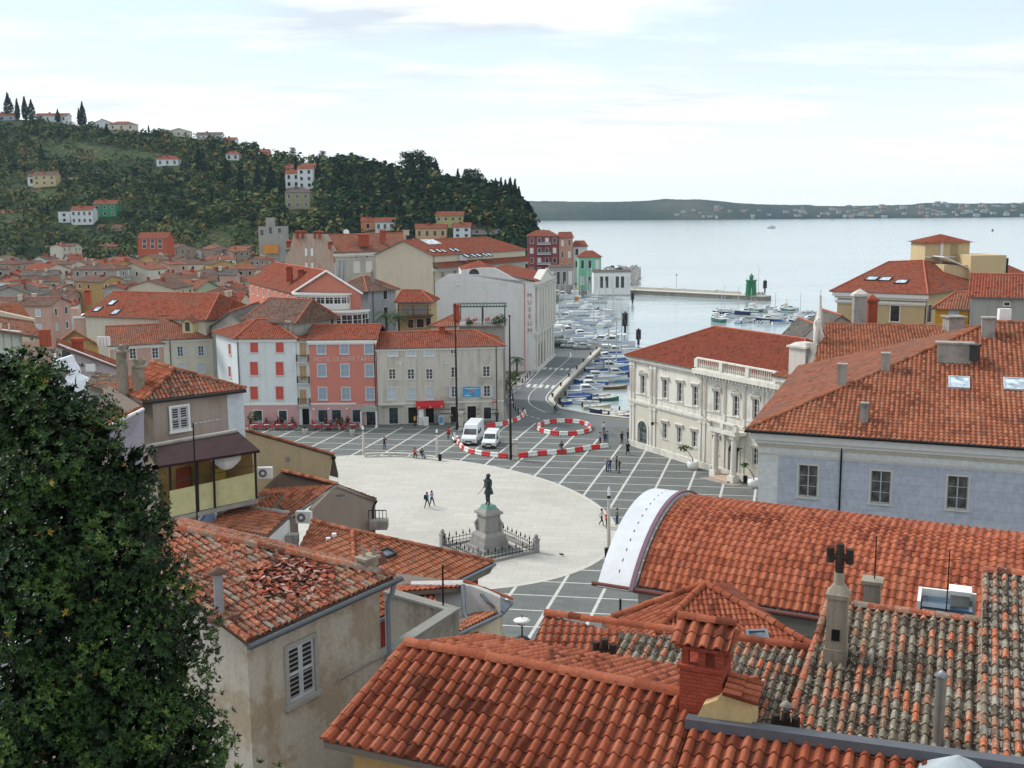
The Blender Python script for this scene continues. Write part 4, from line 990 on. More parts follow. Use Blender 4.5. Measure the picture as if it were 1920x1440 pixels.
def arch(x, w, zs, r, name, gm, depth=.32):
 """round arch: stone ring around, dark leaf or glass within"""
 mb=MB();n=12
 for i in range(n):
  a0, a1=math.pi*i/n, math.pi*(i+1)/n
  q=[V3((x+rr*math.cos(a), y, zs+rr*math.sin(a)))for a in(a0, a1)for rr in(r, r+.3)for y in(-.12, )]
  mb.raw([M0@p for p in(q[0], q[1], q[3], q[2])]+[M0@(p+V3((0, .14, 0)))for p in(q[0], q[1], q[3], q[2])], [(0, 1, 2, 3), (1, 5, 6, 2), (0, 3, 7, 4)], 0)
 for s in(-1, 1):mb.box(x+s*(r+.15)-.15, x+s*(r+.15)+.15, -.12, 0, 0, zs, 0, M0)
 o=mb.build('arch_surround', P_palw, h.root)
 mb=MB();mb.box(x-r, x+r, depth-.04, depth, 0, zs, 0, M0);mb.face([M0@V3((x+r*math.cos(math.pi*k/12), -.045, zs+r*math.sin(math.pi*k/12)))for k in range(13)])
 mb.box(x-.04, x+.04, depth-.1, depth-.04, 0, zs, 1, M0)
 for k in range(1, 4):mb.box(x-r, x+r, depth-.07, depth-.04, zs*k/4-.04, zs*k/4+.04, 1, M0)
 mb.build(name, gm, h.root)
arch(xa, 2.0, 2.6, 1.0, 'glazed_arch', [glass('arch_glass', (.09, .12, .12)), M_grey])
arch(xd, 1.7, 3.0, .85, 'door', [plain('dark_wood_door', (.035, .02, .015), .6), plain('door_rails', (.05, .03, .02), .6)])
zs=X(1231, 764)[1]
P_lower=P_pal;mb=MB();panel(mb, h.fp[0]+V3((0, 0, 0))-nj*.03, h.fp[1]-nj*.03, .9, zs-.25, [o for o in h.ops[0]if o[1]<zs-1.5], 0, .03);mb.build('ground_floor_render', P_pal, h.root)
h.band(0, zs, .35, .22, P_palw);h.band(0, h.z1-.45, .45, .4, P_palw);h.band(0, zs+1.1, .1, .08, P_palw);h.box(0, 0, 30, -.25, 0, 0, .75, P_palw, 'plinth')
mb=MB()
pil=[X(px, 720)[0]for px in(1184, 1189, 1222, 1229, 1315, 1323, 1360, 1397, 1433, 1441)]
for x in pil:
 mb=MB();mb.box(x-.22, x+.22, -.14, 0, .7, zs, 0, M0);mb.box(x-.3, x+.3, -.2, 0, zs-.5, zs-.2, 0, M0);mb.build('pilaster', P_palw, h.root)
 mb=MB();mb.box(x-.2, x+.2, -.14, 0, zs+.35, h.z1-.75, 0, M0);mb.box(x-.12, x+.12, -.17, -.14, zs+1.3, h.z1-1.5, 1, M0);mb.box(x-.3, x+.3, -.22, 0, h.z1-1.2, h.z1-.85, 0, M0);mb.build('pilaster', [P_palw, plain('pilaster_panel', (.50, .42, .36))], h.root)
xb0, xb1=X(1314, 690)[0], X(1462, 712)[0]+.5
mb=MB();i=xb0-.3
while i<xb1+.5:mb.box(i, i+.2, -.75, -.1, h.z1-.75, h.z1-.4, 0, M0);i+=.55
mb.build('modillions', P_palw, h.root)
mb=MB();mb.box(xb0-.5, xb1+.5, -.95, 0, h.z1-.4, h.z1+.1, 0, M0);mb.build('cornice', P_palw, h.root)
def balustrade(M0, x0, x1, y, z, hh, parent, mat, n=3, name='balustrade'):
 mb=MB();mb.box(x0, x1, y-.18, y+.18, z, z+.18, 0, M0);mb.box(x0, x1, y-.2, y+.2, z+hh-.16, z+hh, 0, M0)
 for k in range(n+1):
  x=x0+(x1-x0)*k/n;mb.box(x-.28, x+.28, y-.22, y+.22, z+.18, z+hh-.16, 0, M0)
 k=int((x1-x0)/.33)
 for i in range(k):
  x=x0+(x1-x0)*(i+.5)/k
  mb.tube([M0@V3((x, y, z+.18)), M0@V3((x, y, z+hh*.35)), M0@V3((x, y, z+hh*.6)), M0@V3((x, y, z+hh-.16))], [.07, .12, .05, .08], 6)
 return mb.build(name, mat, parent)
balustrade(M0, xb0, xb1-.4, -.55, h.z1+.1, 1.35, h.root, P_palw)
zb=X(1365, 800)[1];zb=zs-.15
mb=MB();mb.box(xd-2.3, xd+2.3, -1.9, -.1, zb-.35, zb, 0, M0);bo=mb.build('balcony', P_palw, h.root)
balustrade(M0, xd-2.2, xd+2.2, -1.7, zb, .95, bo, P_palw, 2)
for s in(-1, 1):
 mb=MB();mb.tube([M0@V3((xd+s*1.55, -1.35, .75)), M0@V3((xd+s*1.55, -1.35, zb-.75))], [.36, .29], 14);mb.cbox(M0@V3((xd+s*1.55, -1.35, 0)), .95, .95, .75, 0, -1.06);mb.cbox(M0@V3((xd+s*1.55, -1.35, zb-.75)), .8, .8, .4, 0, -1.06);mb.build('column', P_palw, h.root)
mb=MB();mb.box(xd-1.5, xd+1.5, -2.2, -.3, 0, .18, 0, M0);mb.box(xd-1.2, xd+1.2, -1.8, -.3, .18, .34, 0, M0);mb.build('door_steps', plain('worn_pink_stone', (.5, .38, .3)), h.root)
mb=MB();mb.face([G(1310, 896, .02), G(1375, 912, .02), G(1392, 908, .02), G(1385, 901, .02), G(1348, 892, .02)]);struct('door_apron', mb, M_conc)
fl=thing('flag', 'red white and blue flag hanging over the palace balcony', 'flag', h.o)
mb=MB();p0=M0@V3((xd-2.1, -1.9, zb+.5));p1=p0+V3((-.9, -.3, 1.1));mb.tube([p0, p1], .03, 5);mb.build('flagpole', M_dark, fl)
for k, m_ in enumerate((M_white, plain('flag_blue', (.02, .05, .3)), plain('flag_red', (.5, .02, .03)))):
 mb=MB();A, B=p1 .lerp(p0, k*.22), p1 .lerp(p0, k*.22+.22);rs=[]
 for t in range(7):d_=V3((.16*t+.02*math.sin(t*2), -.03*t+.05*math.sin(t*1.7+k), -.17*t));rs.append((A+d_, B+d_))
 for t in range(6):mb.face([rs[t][0], rs[t][1], rs[t+1][1], rs[t+1][0]], 0, True)
 mb.build('flag_stripe', m_, fl)
for px, py in((1233, 793), (1393, 841)):
 x, z=X(px, py);mb=MB();mb.tube([M0@V3((x, 0, z)), M0@V3((x, -.7, z+.1))], .04, 5);mb.cbox(M0@V3((x, -.8, z-.15)), .3, .5, .3);mb.build('wall_lamp', M_black, h.root)
for px, py in((1246, 683), (1273, 688), (1301, 694)):
 x, z=X(px, py);h.box(0, x-.22, x+.22, -.008, .02, z-.25, z+.25, M_shadow, 'vent')
rise=3.9;P=[V3((x, y, h.z1+.05))for x, y in offset_poly(h.fp, .55)]
h.z1+=.05;h.roof4(F_fine, rise, 'x', (.26, .24), .55, geo=False)
P_attic=plaster('attic_stone', (.60, .56, .52), (.40, .36, .32), .5)
a=at(1462, 700, 107);b=at(1533, 706, 103);ze=a.z-.2
d_=(V3((b.x, b.y, 0))-V3((a.x, a.y, 0))).normalized();nn=V3((-d_.y, d_.x, 0))
A0, B0=V3((a.x, a.y, 0)), V3((b.x, b.y, 0))
h=House('side_pavilion', 'pale stone pavilion with blank attic block, next to the palace balustrade', [A0, B0, B0+nn*6, A0+nn*6], 0, ze, P_palw, 'pavilion')
h.build_walls();h.band(0, h.z1-.6, .5, .5, P_palw)
q=[V3((x, y, h.z1))for x, y in offset_poly(h.fp, .6)];q[2].z=q[3].z=h.z1+1.5
h.planes([q], [], T_mid, geo=True, pitch=.3, nc=3, npn=1)
mb=MB();c0=at(1507, 690, 106)-h.o;zt=at(1507, 651, 106).z-h.base;rz=math.atan2(d_.y, d_.x)
mb.cbox((c0 .x, c0 .y, h.z1-1), 2.1, 2.1, zt-h.z1+1, 0, rz);mb.cbox((c0 .x, c0 .y, zt), 2.5, 2.5, .2, 0, rz);mb.cbox((c0 .x, c0 .y, zt+.2), 2.2, 2.2, .3, 0, rz, .6)
mb.build('attic_block', P_attic, h.root)
a=at(1500, 697, 96);b=at(1760, 712, 94);c=at(1835, 617, 106);d=at(1547, 607, 108)
c.z=d.z=(c.z+d.z)/2
b.z=a.z;A0, B0, C0, D0=[V3((p.x, p.y, 0))for p in(a, b, c, d)]
a=V3((at(1520, 697, 97).x, 97, a.z));A0=V3((a.x, a.y, 0))
h=House('theatre_building', 'pale building under a wide red roof between the palace and the blue house', [A0+V3((.6, .5, 0)), B0+V3((0, .5, 0)), C0, D0], 0, a.z-.1, P_palw, 'building')
h.winpx(0, 1547, 706, 1.2, 1.1, 'case', fr=M_white, tr=None);h.winpx(0, 1560, 707, .9, 1.1, 'dark', tr=None);h.build_walls()
nq=(b-a).cross(c-a).normalized();d=onpl(1547, 607, a, nq)
q=[a-h.o, b-h.o, c-h.o, d-h.o]
h.planes([q], [(q[3], q[2])], T_mid, geo=True, pitch=.3, nc=3, npn=1, rmat=T_mid)
x, z=h.pxy(0, 1566, 706);mb=MB();mb.cbox((0, 0, -.4), .9, .5, .8);mb.lathe([(.3, 0), (.3, .02)], (0, 0, 0), 10, 1);o=mb.build('air_conditioner', [M_white, M_dark], h.root);o.location=h.M(0)@V3((x, -.4, z))
P_blue=stones('blue_blocks', (.46, .50, .575), (.36, .395, .46), 2.2, .62, .05, .012)
P_bwh=stones('white_blocks', (.68, .70, .69), (.55, .57, .56), 2.6, 1.9, .03, .012)
ze=15.4;FL=G(1424, 806, ze);FRp=G(1920, 838, ze);dk_=(FRp-FL).normalized();FR=FL+dk_*44;nk=V3((-dk_.y, dk_.x, 0))
h=House('town_hall', 'large blue block building with white corner and wide red hipped roof', [FL, FR, FR+nk*30, FL+nk*30], 0, ze, P_bwh, 'building', rev=.2)
for px, py in((1515, 902), (1651, 913.5), (1795, 924)):h.winpx(0, px, py, 1.22, 2.15, 'case', fr=plain('grey_sash', (.42, .46, .50)), tr=M_trimc, gl=glass('muted_glass', (.10, .10, .09)))
xw=[o[0]for o in h.ops[0]];h.win(0, xw[2]+(xw[2]-xw[1]), h.ops[0][2][1], 1.22, 2.15, 'case', fr=MAT['grey_sash'], tr=M_trimc)
h.build_walls()
x0, zt=h.pxy(0, 1461, 853);mb=MB();panel(mb, h.fp[0]+dk_*x0-nk*.03, h.fp[1]-nk*.03, 0, zt, [(o[0]-x0, )+o[1:]for o in h.ops[0]], 0, .03);mb.build('blue_facing', P_blue, h.root)
h.band(0, zt+.02, .1, .06, M_trimc);h.band(0, h.z1-.55, .45, .55, M_white);h.band(0, h.z1-1.0, .14, .15, P_cream)
mb=MB();q0=[V3((x, y, h.z1-.1))for x, y in offset_poly(h.fp, .75)];q1=[V3((x, y, h.z1-.08))for x, y in offset_poly(h.fp, .05)]
for i in range(4):j=(i+1)%4;mb.face([q0[i], q0[j], q1[j], q1[i]], 0);mb.face([q0[i], q0[j], q0[j]+V3((0, 0, .22)), q0[i]+V3((0, 0, .22))], 0)
mb.build('soffit', M_white, h.root)
h.z1+=.1
kr=h.roof4(T_mid, 6.0, 'y', (.0, .0), .85, geo=True, pitch=.31, course=.38, nc=3, npn=1)if 0 else None
P=[V3((x, y, h.z1))for x, y in offset_poly(h.fp, .85)]
r0=(P[0]+P[3])/2+dk_*15.5+V3((0, 0, 6.1));r1=(P[1]+P[2])/2-dk_*15.5+V3((0, 0, 6.1))
h.planes([[P[0], P[1], r1, r0]], [(P[0], r0), (r0, r1)], T_mid, geo=True, pitch=.31, course=.38, nc=3, npn=1, amp=.07, rmat=T_mid, ridge_r=.15)
kroof=h.roofo
mb=MB()
for q in([P[3], P[0], r0], [P[2], P[3], r0, r1], [P[1], P[2], r1]):mb.slab(q, .1, 1, 0, uv=planeuv(q))
mb.build('rear_roof', [F_org, M_eave], h.root)
front=[P[0], P[1], r1, r0];left=[P[3], P[0], r0]
for px, py in((1798, 719), (1902, 722)):skylight(h, front, px, py, 1.35, 1.55, M_sky, plain('pale_frame', (.45, .5, .55), .4))
def onroof_box(h, poly, px, py, w, d, hh, mat, name='chimney', cap=True, par=None):
 p, u, v, n=onroof(h, poly, px, py);mb=MB();rz=math.atan2(u.y, u.x)
 mb.cbox((p.x, p.y, p.z-.7), w, d, hh+.7, 0, rz)
 if cap:mb.cbox((p.x, p.y, p.z+hh), w*1.15, d*1.2, .12, 0, rz)
 return mb.build(name, mat, par or kroof)
onroof_box(h, front, 1788, 676, 2.2, 1.0, 1.2, M_conc);onroof_box(h, front, 1620, 789, .5, .5, 1.1, M_conc);onroof_box(h, front, 1578, 722, .6, .6, 1.4, M_conc);onroof_box(h, front, 1660, 693, .6, .6, 1.1, M_conc)
onroof_box(h, front, 1852, 628, .9, .9, 1.2, M_conc)
h.pipe(0, h.pxy(0, 1578, 850)[0], M_black);
mb=MB();mb.tube([P[0]+V3((0, 0, -.05))-nk*.08, P[1]+V3((0, 0, -.05))-nk*.08], .1, 6);mb.build('gutter', M_black, h.root)
p=at(1882, 606, 80)-h.o;mb=MB();mb.cbox((0, 0, 0), .9, .4, 1.1);mb.cbox((0, 0, -.9), .3, .3, .9);o=mb.build('air_conditioner', M_white, h.root);o.location=p
P_ylw=plaster('yellow_render', (.56, .44, .26), (.42, .33, .2), .3)
Yb=140;a=at(1571, 541, Yb);b=at(1733, 551, Yb-6);c=at(1935, 533, Yb+22);ze=b.z;A0, B0, C0=[V3((p.x, p.y, 0))for p in(a, b, c)]
h=House('harbour_building', 'yellow building with square roof tower and three rooflights near the marina', [A0, B0, C0, A0+(C0-B0)], 0, ze, P_ylw, 'building')
h.winpx(0, 1678, 588, 1.1, 2.0, 'dark', tr=M_white);h.winpx(1, 1742, 588, 1.4, 2.2, 'dark', tr=M_trimc)
h.build_walls();h.band(0, h.z1-.6, .5, .6, M_white);h.band(0, h.z1-1.4, .3, .3, M_white);h.pipe(1, .4)
P=[V3((x, y, h.z1))for x, y in offset_poly(h.fp, .7)]
rA=at(1666, 491, Yb+8)-h.o;rB=at(1731, 493, Yb+11)-h.o;rB.z=rA.z;nP=(P[1]-P[0]).cross(rB-P[0]).normalized();rA=onpl(1666, 491, P[0]+h.o, nP)-h.o;rC=rB+(P[2]-P[1])*.6;rC.z=rA.z
pl=[[P[0], P[1], rB, rA], [P[1], P[2], rC, rB], [P[3], P[0], rA], [P[2], P[3], rA, rC]]
h.planes(pl, [(P[0], rA), (P[1], rB), (rA, rB)], F_red, th=.1)
for px, py in((1635, 523), (1660, 524), (1690, 529)):skylight(h, pl[0], px, py, 1.5, 2.0, M_sky, M_dark)
for px, py in((1558+217, 528), (1558+244, 525)):onroof_box(h, pl[1], px, py, .6, .5, .3, M_dark)
tw=thing('roof_tower', 'square yellow tower with pyramid red roof standing on the harbour building', 'tower', h.o)
def block(x0, x1, yb, yt, Y, dep, mat, name, par, o, cap=None):
 p, q=at(x0, yb, Y), at(x1, yb, Y);t=at(x0, yt, Y).z;mb=MB();mb.box(p.x-o.x, q.x-o.x, Y-o.y, Y+dep-o.y, p.z-3-o.z, t-o.z);return mb.build(name, mat, par), p, q, t
_, p, q, t=block(1733, 1816, 500, 455, 152, 5.5, P_ylw, 'tower_wall', tw, h.o)
mb=MB();c_=V3(((p.x+q.x)/2, 154.7, t+1.15))-h.o;e=[V3((x, y, t))-h.o for x, y in((p.x-.5, 151.5), (q.x+.5, 151.5), (q.x+.5, 158), (p.x-.5, 158))]
for i in range(4):f_=[e[i], e[(i+1)%4], c_];mb.face(f_, 0, uv=planeuv(f_));
mb.face(e[::-1], 1);mb.build('tower_roof', [F_red, M_dark], tw)
mb=MB();mb.box(p.x-h.o.x-.05, q.x-h.o.x+.05, 151.9-h.o.y, 152-h.o.y, at(1733, 483, 152).z, at(1733, 481, 152).z);mb.box(at(1765, 480, 152).x-h.o.x-.2, at(1765, 480, 152).x-h.o.x+.2, 151.9-h.o.y, 152-h.o.y, t-5, t);mb.build('tower_trim', M_white, tw)
p5=at(1790, 470, 151.9)-h.o;mb=MB();mb.box(p5 .x-.5, p5 .x+.5, 151.93-h.o.y, 151.97-h.o.y, p5 .z-.9, p5 .z+.9);mb.build('window', plain('shade_tan', (.35, .27, .15)), tw)
block(1818, 1884, 530, 479, 147, 6, P_ylw, 'roof_room', h.root, h.o);
_, p, q, t=block(1769, 1816, 520, 497, 148, 4, P_ylw, 'stair_room', h.root, h.o)
mb=MB();f_=[V3((q.x+.4, 147.6, t-.6)), V3((q.x+.4, 152, t-.6)), V3((p.x-.2, 152, t+1.2)), V3((p.x-.2, 147.6, t+1.2))];f_=[v-h.o for v in f_];mb.slab(f_, .15, 1, 0, uv=planeuv(f_));mb.build('stair_room_roof', [F_red, M_white], h.root)
block(1887, 1890, 505, 484, 150, .5, M_dark, 'flue', h.root, h.o)
for px0, px1, y0, y1, Y, mt, nm, lb in((1600, 1624, 612, 556, 125, M_conc, 'chimney_stack', 'tall grey twin chimney stack in front of the yellow harbour building'), (1627, 1644, 612, 566, 126, M_brick, 'chimney_stack', 'narrow brick red chimney stack beside the grey twin stack')):
 p, q=at(px0, y0, Y), at(px1, y0, Y);t=at(px0, y1, Y).z;r=thing(nm, lb, 'chimney', V3((p.x, Y, p.z-4)))
 mb=MB();mb.box(0, q.x-p.x, 0, .9, 0, t-p.z+4);mb.build('shaft', mt, r)
 mb=MB();w=q.x-p.x;mb.box(-.15, w+.15, -.15, 1.05, t-p.z+4.003, t-p.z+4.3);mb.raw([(-.1, -.1, t-p.z+4.3), (w+.1, -.1, t-p.z+4.3), (w+.1, 1, t-p.z+4.3), (-.1, 1, t-p.z+4.3), (w/2, .45, t-p.z+4.9)], [(0, 1, 4), (1, 2, 4), (2, 3, 4), (3, 0, 4)]);mb.build('cap', mt if mt is M_brick else P_attic, r)
def lowhouse(label, x0, x1, py, Y, wall, roof, rise):
 a, b=at(x0, py, Y), at(x1, py, Y+1.5);h=House('house', label, [V3((a.x, a.y, 0)), V3((b.x, b.y, 0)), V3((b.x, b.y+8, 0)), V3((a.x, a.y+8, 0))], 0, a.z, wall);h.roof4(roof, rise, 'y', (0, 0), .15);h.build_walls()
lowhouse('white gabled house half hidden behind the winged statue', 1500, 1556, 640, 128, P_white, F_gry, 2.0)
lowhouse('grey gabled house between the winged statue and yellow harbour building', 1550, 1604, 612, 131, P_gre, F_gry, 1.3)
h=quickhouse('bright orange house with worn hipped roof below the yellow harbour building', [(1754, 578), (1817, 580)], 18.5, plaster('orange_render', (.58, .31, .05), amt=.4), F_org, 1.7, 'x', (.5, .1), 7, [(1788, 592, .9, 1.4, 0, 'closed')], .4)
h=quickhouse('tall bare grey wall building at the right edge above the blue house', [(1820, 556), (1990, 560)], 20.5, P_gre, F_red, 2.2, 'x', (.0, .1), 9, [(1888, 570, .5, .3, 0, 'dark')], .3)
chimney(h.roofo, at(1788, 603, 95)-h.o, 1.4, .4, M_conc, 'plain')
RD=V3((.92, -.39, 0)).normalized();DN=V3((-RD.y*-1, -RD.x, 0))
DN=V3((-.39, -.92, 0)).normalized()
def planen(slope, dn=DN):
 n=V3((dn.x*slope, dn.y*slope, 1));return n.normalized()
def roofthing(name, label, o, cat='building', group=None):return thing(name, label, cat, o, 0, group)
def loc(o, *ps):return[p-o for p in ps]
ax=V3((.894, -.447, 0)).normalized();pr=V3((.447, .894, 0)).normalized()
Afoot=at(1192, 1097, 41.5);apexz=at(1290, 935, 46).z
hw=5.2;zf=Afoot.z;rz_=apexz-zf-.1
Rr=(hw*hw+rz_*rz_)/(2*rz_);th0=math.asin(hw/Rr)
def arcp(s, r=0.0):
 th=-th0+2*th0*s;return hw+(Rr+r)*math.sin(th), rz_-Rr+(Rr+r)*math.cos(th)
VO=V3((Afoot.x, Afoot.y, 0))
h=House('vaulted_hall', 'long hall under a curved red tile vault with a pale metal arch at its end', [VO+pr*.3, VO+pr*.3+ax*34, VO+ax*34+pr*(2*hw-.3), VO+pr*(2*hw-.3)], 0, zf-.2, P_gre)
h.build_walls()
mb=MB();R=random.Random(8);pit, cs=.3, .36;arcL=2*th0*Rr;K=int(arcL/cs);npt=int(27/pit)
for i in range(npt):
 for part, ns in((0, 4), (1, 2)):
  sx=[((i+(t0:=(0 if part==0 else.62))+((.62 if part==0 else.38)*j/ns))*pit+.1, (.065*math.sin(math.pi*j/ns)if part==0 else-.02*math.sin(math.pi*j/ns)))for j in range(ns+1)]
  for k in range(K):
   dv=R.uniform(-.01, .01);lo, hi=[], [];s0, s1=k/K+dv/arcL, (k+1.06)/K
   fl=k<K/2
   if not fl:s0, s1=(k+1)/K, (k-.06)/K
   for x, hh in sx:
    u, z=arcp(min(1, max(0, s0)), hh+.035);lo.append(VO+ax*x+pr*u+V3((0, 0, zf+z)))
    u, z=arcp(min(1, max(0, s1)), hh*.9);hi.append(VO+ax*x+pr*u+V3((0, 0, zf+z)))
   t=R.random()*.9+.05;N=len(lo);t=t if part==0 else max(.02, t*.5)
   mb.raw([p-h.o for p in lo+hi], [(j, j+1, N+j+1, N+j)for j in range(N-1)], 0, True, t)
   dn=[p-V3((0, 0, .055))-h.o for p in lo];mb.raw(dn+[p-h.o for p in lo], [(j, j+1, N+j+1, N+j)for j in range(N-1)], 0, False, t)
vault=mb.build('vault_roof', T_new, h.root)
def arcband(x0, x1, r0, r1, mat, name, ext=0.0, par=None):
 mb=MB();n=40;rs=[]
 for i in range(n+1):
  s=-ext+(1+2*ext)*i/n;a, b=arcp(s, r0), arcp(s, r1)
  rs.append([VO+ax*x+pr*q[0]+V3((0, 0, zf+q[1]))-h.o for x, q in((x0, a), (x1, a), (x1, b), (x0, b))])
 mb.loft(rs, 0, False);return mb.build(name, mat, par or h.root)
M_lead=plain('pale_sheet_metal', (.60, .62, .65), .5, .4, .15, .08, 1.5)
arcband(-1.55, -.02, .0, .16, M_lead, 'metal_arch', .03);arcband(-.16, .02, .16, .24, plain('mauve_edge', (.17, .10, .13), .6), 'arch_edge', .03)
mb=MB()
for i in range(17):
 s=.03+i*.94/21;a, b=arcp(s, .165), arcp(s+.012, .165)
 q=[VO+ax*x+pr*p[0]+V3((0, 0, zf+p[1]+.004))-h.o for x, p in((-.80, a), (-.76, a), (-.76, b), (-.80, b))];mb.face(q)
mb.build('seam_marks', M_dark, h.root)
mb=MB()
g=[VO+ax*.05+pr*arcp(i/30)[0]+V3((0, 0, zf+arcp(i/30)[1]))-h.o for i in range(31)];mb.face(g);mb.face([p+ax*26.8 for p in g][::-1]);mb.build('gable_wall', P_gre, h.root)
mb=MB();gp=[VO+ax*x-pr*.25+V3((0, 0, zf-.12))-h.o for x in(-1.8, 28)];mb.tube(gp, .1, 8);mb.build('gutter', plain('copper_gutter', (.14, .05, .04), .5), h.root)
q=[VO-pr*.25+ax*0+V3((0, 0, zf-.2))-h.o, VO-pr*.25+ax*28+V3((0, 0, zf-.2))-h.o, VO+pr*.4+ax*28+V3((0, 0, zf+.12))-h.o, VO+pr*.4+V3((0, 0, zf+.12))-h.o]
mb=MB();mb.slab(q, .06, 0, 0);
for i in range(34):a=q[0].lerp(q[1], i/34);b=q[3].lerp(q[2], i/34);mb.tube([a+V3((0, 0, .02)), b+V3((0, 0, .02))], .03, 4)
mb.build('eave_flashing', M_zinc, h.root)
for dz in(1.1, 1.6):mb=MB();mb.box(0, 28, -.12, 0, zf-dz-.12, zf-dz, 0, h.M(0));mb.build('wall_band', M_conc, h.root)
mb=MB();c_=VO+ax*27.2+pr*hw+V3((0, 0, zf-.5))-h.o;mb.cbox(c_, .8, 11, 3.8, 0, math.atan2(ax.y, ax.x));mb.build('end_parapet', plaster('blue_grey_parapet', (.30, .33, .38)), h.root)
mb=MB();a=at(1163, 1150, 41);mb.tube([V3((a.x, a.y, 8))-h.o, V3((a.x, a.y, a.z))-h.o+V3((0, 0, .6))], .05, 6);mb.build('mast', M_black, h.root)
O=V3((0, 0, 0));zr=19.5
r0=G(762, 1208, zr);r1=r0+RD*((G(1310, 1308, zr)-r0).length);n1=planen(.33)
n1=V3((-RD.y, RD.x, 0));n1=V3((-n1 .x*.33, -n1 .y*.33, 1)).normalized()if n1 .y>0 else n1
nd=V3((DN.x, DN.y, 0))-RD*DN.dot(RD);nd.normalize();n1=V3((nd.x*.33, nd.y*.33, 1)).normalized()
e0=onpl(607, 1390, r0, n1);Ld=(e0-r0).dot(nd)
e2=e0+RD*20
f0=onpl(1302, 1364, r0, n1);k_=round((f0-e0).dot(RD)/.285)*.285;f0=f0+RD*(k_-(f0-e0).dot(RD));e1=e0+RD*k_
h=House('near_house', 'nearest house whose broad clean red roof crosses the bottom of the view', [V3((e0 .x, e0 .y, 0))+RD*.5-nd*.4, V3((e0 .x, e0 .y, 0))+RD*19-nd*.4, V3((e0 .x, e0 .y, 0))+RD*19-nd*2.3, V3((e0 .x, e0 .y, 0))+RD*.5-nd*2.3], 6, e0 .z-.15, plaster('ochre_render', (.42, .27, .12), amt=.5))
h.build_walls()
f1=onpl(2150, 1478, r0, n1);r1p=onpl(1312, 1309, r0, n1)
o=h.o;b1=r0-nd*4.6+V3((0, 0, -4.6*.33));b2=b1+RD*(r1-r0).length
A=loc(o, e0, e1, r1p, r0);B=loc(o, e1, e2, f1, f0)
bk=loc(o, b2+RD*.5, b1-RD*.2, r0, r1)
h.planes([A, B], [(A[3], A[2])], T_near, geo=True, pitch=.285, course=.40, amp=.095, nc=6, npn=3, lift=.045, jit=.018, rmat=T_near, ridge_r=.15)
nroof=h.roofo
mb=MB();mb.slab(bk, .1, 1, 0);tiles(mb, bk, .285, .37, .05, .03, 3, 1, .01);mb.build('rear_roof', [T_near, M_eave], h.root)
mb=MB();ridge(mb, A[0], A[3], .1, .37, seed=9);mb.build('verge_tiles', T_near, nroof)
fa=[f0-o, f1-o];mb=MB();up=V3((0, 0, .22))
for a, b in((fa[0], fa[1]), ):mb.loft([[p-nd*.14, p+nd*.14, p+nd*.14+up, p-nd*.14+up]for p in(a-RD*.1, b)], 0, False)
mb.build('flashing', plain('dark_lead', (.10, .105, .12), .5), nroof)
cp=onpl(1322, 1312, r0, n1);C=thing('brick_chimney', 'tall painted brick chimney with three-tile hat rising from the near red roof', 'chimney', V3((cp.x, cp.y, cp.z-.3)))
rzc=math.atan2(RD.y, RD.x);s_=26.0/2000;wch=.92;hch=(at(1322, 1192, cp.y)-cp).z+.3
mb=MB();mb.cbox((0, 0, 0), wch, wch, hch-.55, 0, rzc);mb.cbox((0, 0, hch-.62), wch*1.1, wch*1.1, .1, 0, rzc)
Bk=M_brickn=None
m, nt, b=newmat('painted_brick', .85, .2)
co=nt.nodes.new('ShaderNodeTexCoord').outputs['Object'];sp_=nt.nodes.new('ShaderNodeSeparateXYZ');nt.links.new(co, sp_.inputs[0])
ad=_n(nt, 'ShaderNodeMath', operation='SUBTRACT');nt.links.new(sp_.outputs[0], ad.inputs[0]);nt.links.new(sp_.outputs[1], ad.inputs[1])
cx=nt.nodes.new('ShaderNodeCombineXYZ');nt.links.new(ad.outputs[0], cx.inputs[0]);nt.links.new(sp_.outputs[2], cx.inputs[1])
br=_n(nt, 'ShaderNodeTexBrick', Scale=1.0);br.inputs['Brick Width'].default_value=.26;br.inputs['Row Height'].default_value=.085;br.inputs['Mortar Size'].default_value=.008
br.inputs['Color1'].default_value=c4((.27, .05, .03));br.inputs['Color2'].default_value=c4((.34, .07, .04));br.inputs['Mortar'].default_value=c4((.20, .045, .03));nt.links.new(cx.outputs[0], br.inputs['Vector'])
nt.links.new(br.outputs[0], b.inputs['Base Color']);bump(nt, b, br.outputs['Fac'], -.012, .8);M_pbr=m
mb.build('shaft', M_pbr, C)
mb=MB()
for ix in(-1, 0, 1):
 for iy in(-1, 1):mb.cbox((.36*(ix*math.cos(rzc)-iy*math.sin(rzc)), .36*(ix*math.sin(rzc)+iy*math.cos(rzc)), hch-.55), .15, .15, .42, 0, rzc)
mb.cbox((0, 0, hch-.14), wch*1.2, wch*1.2, .08, 0, rzc);mb.build('vent_crown', M_pbr, C)
mb=MB();w2, d2=wch*.68, wch*.72
cr=lambda x, y, z:V3((x*math.cos(rzc)-y*math.sin(rzc), x*math.sin(rzc)+y*math.cos(rzc), z))
q=[cr(-w2, -d2, hch-.02), cr(w2, -d2, hch-.02), cr(w2, 0, hch+.3), cr(-w2, 0, hch+.3)];tiles(mb, q, .3, .34, .09, .03, 6, 2)
q=[cr(w2, d2, hch-.02), cr(-w2, d2, hch-.02), cr(-w2, 0, hch+.3), cr(w2, 0, hch+.3)];tiles(mb, q, .3, .34, .09, .03, 6, 2)
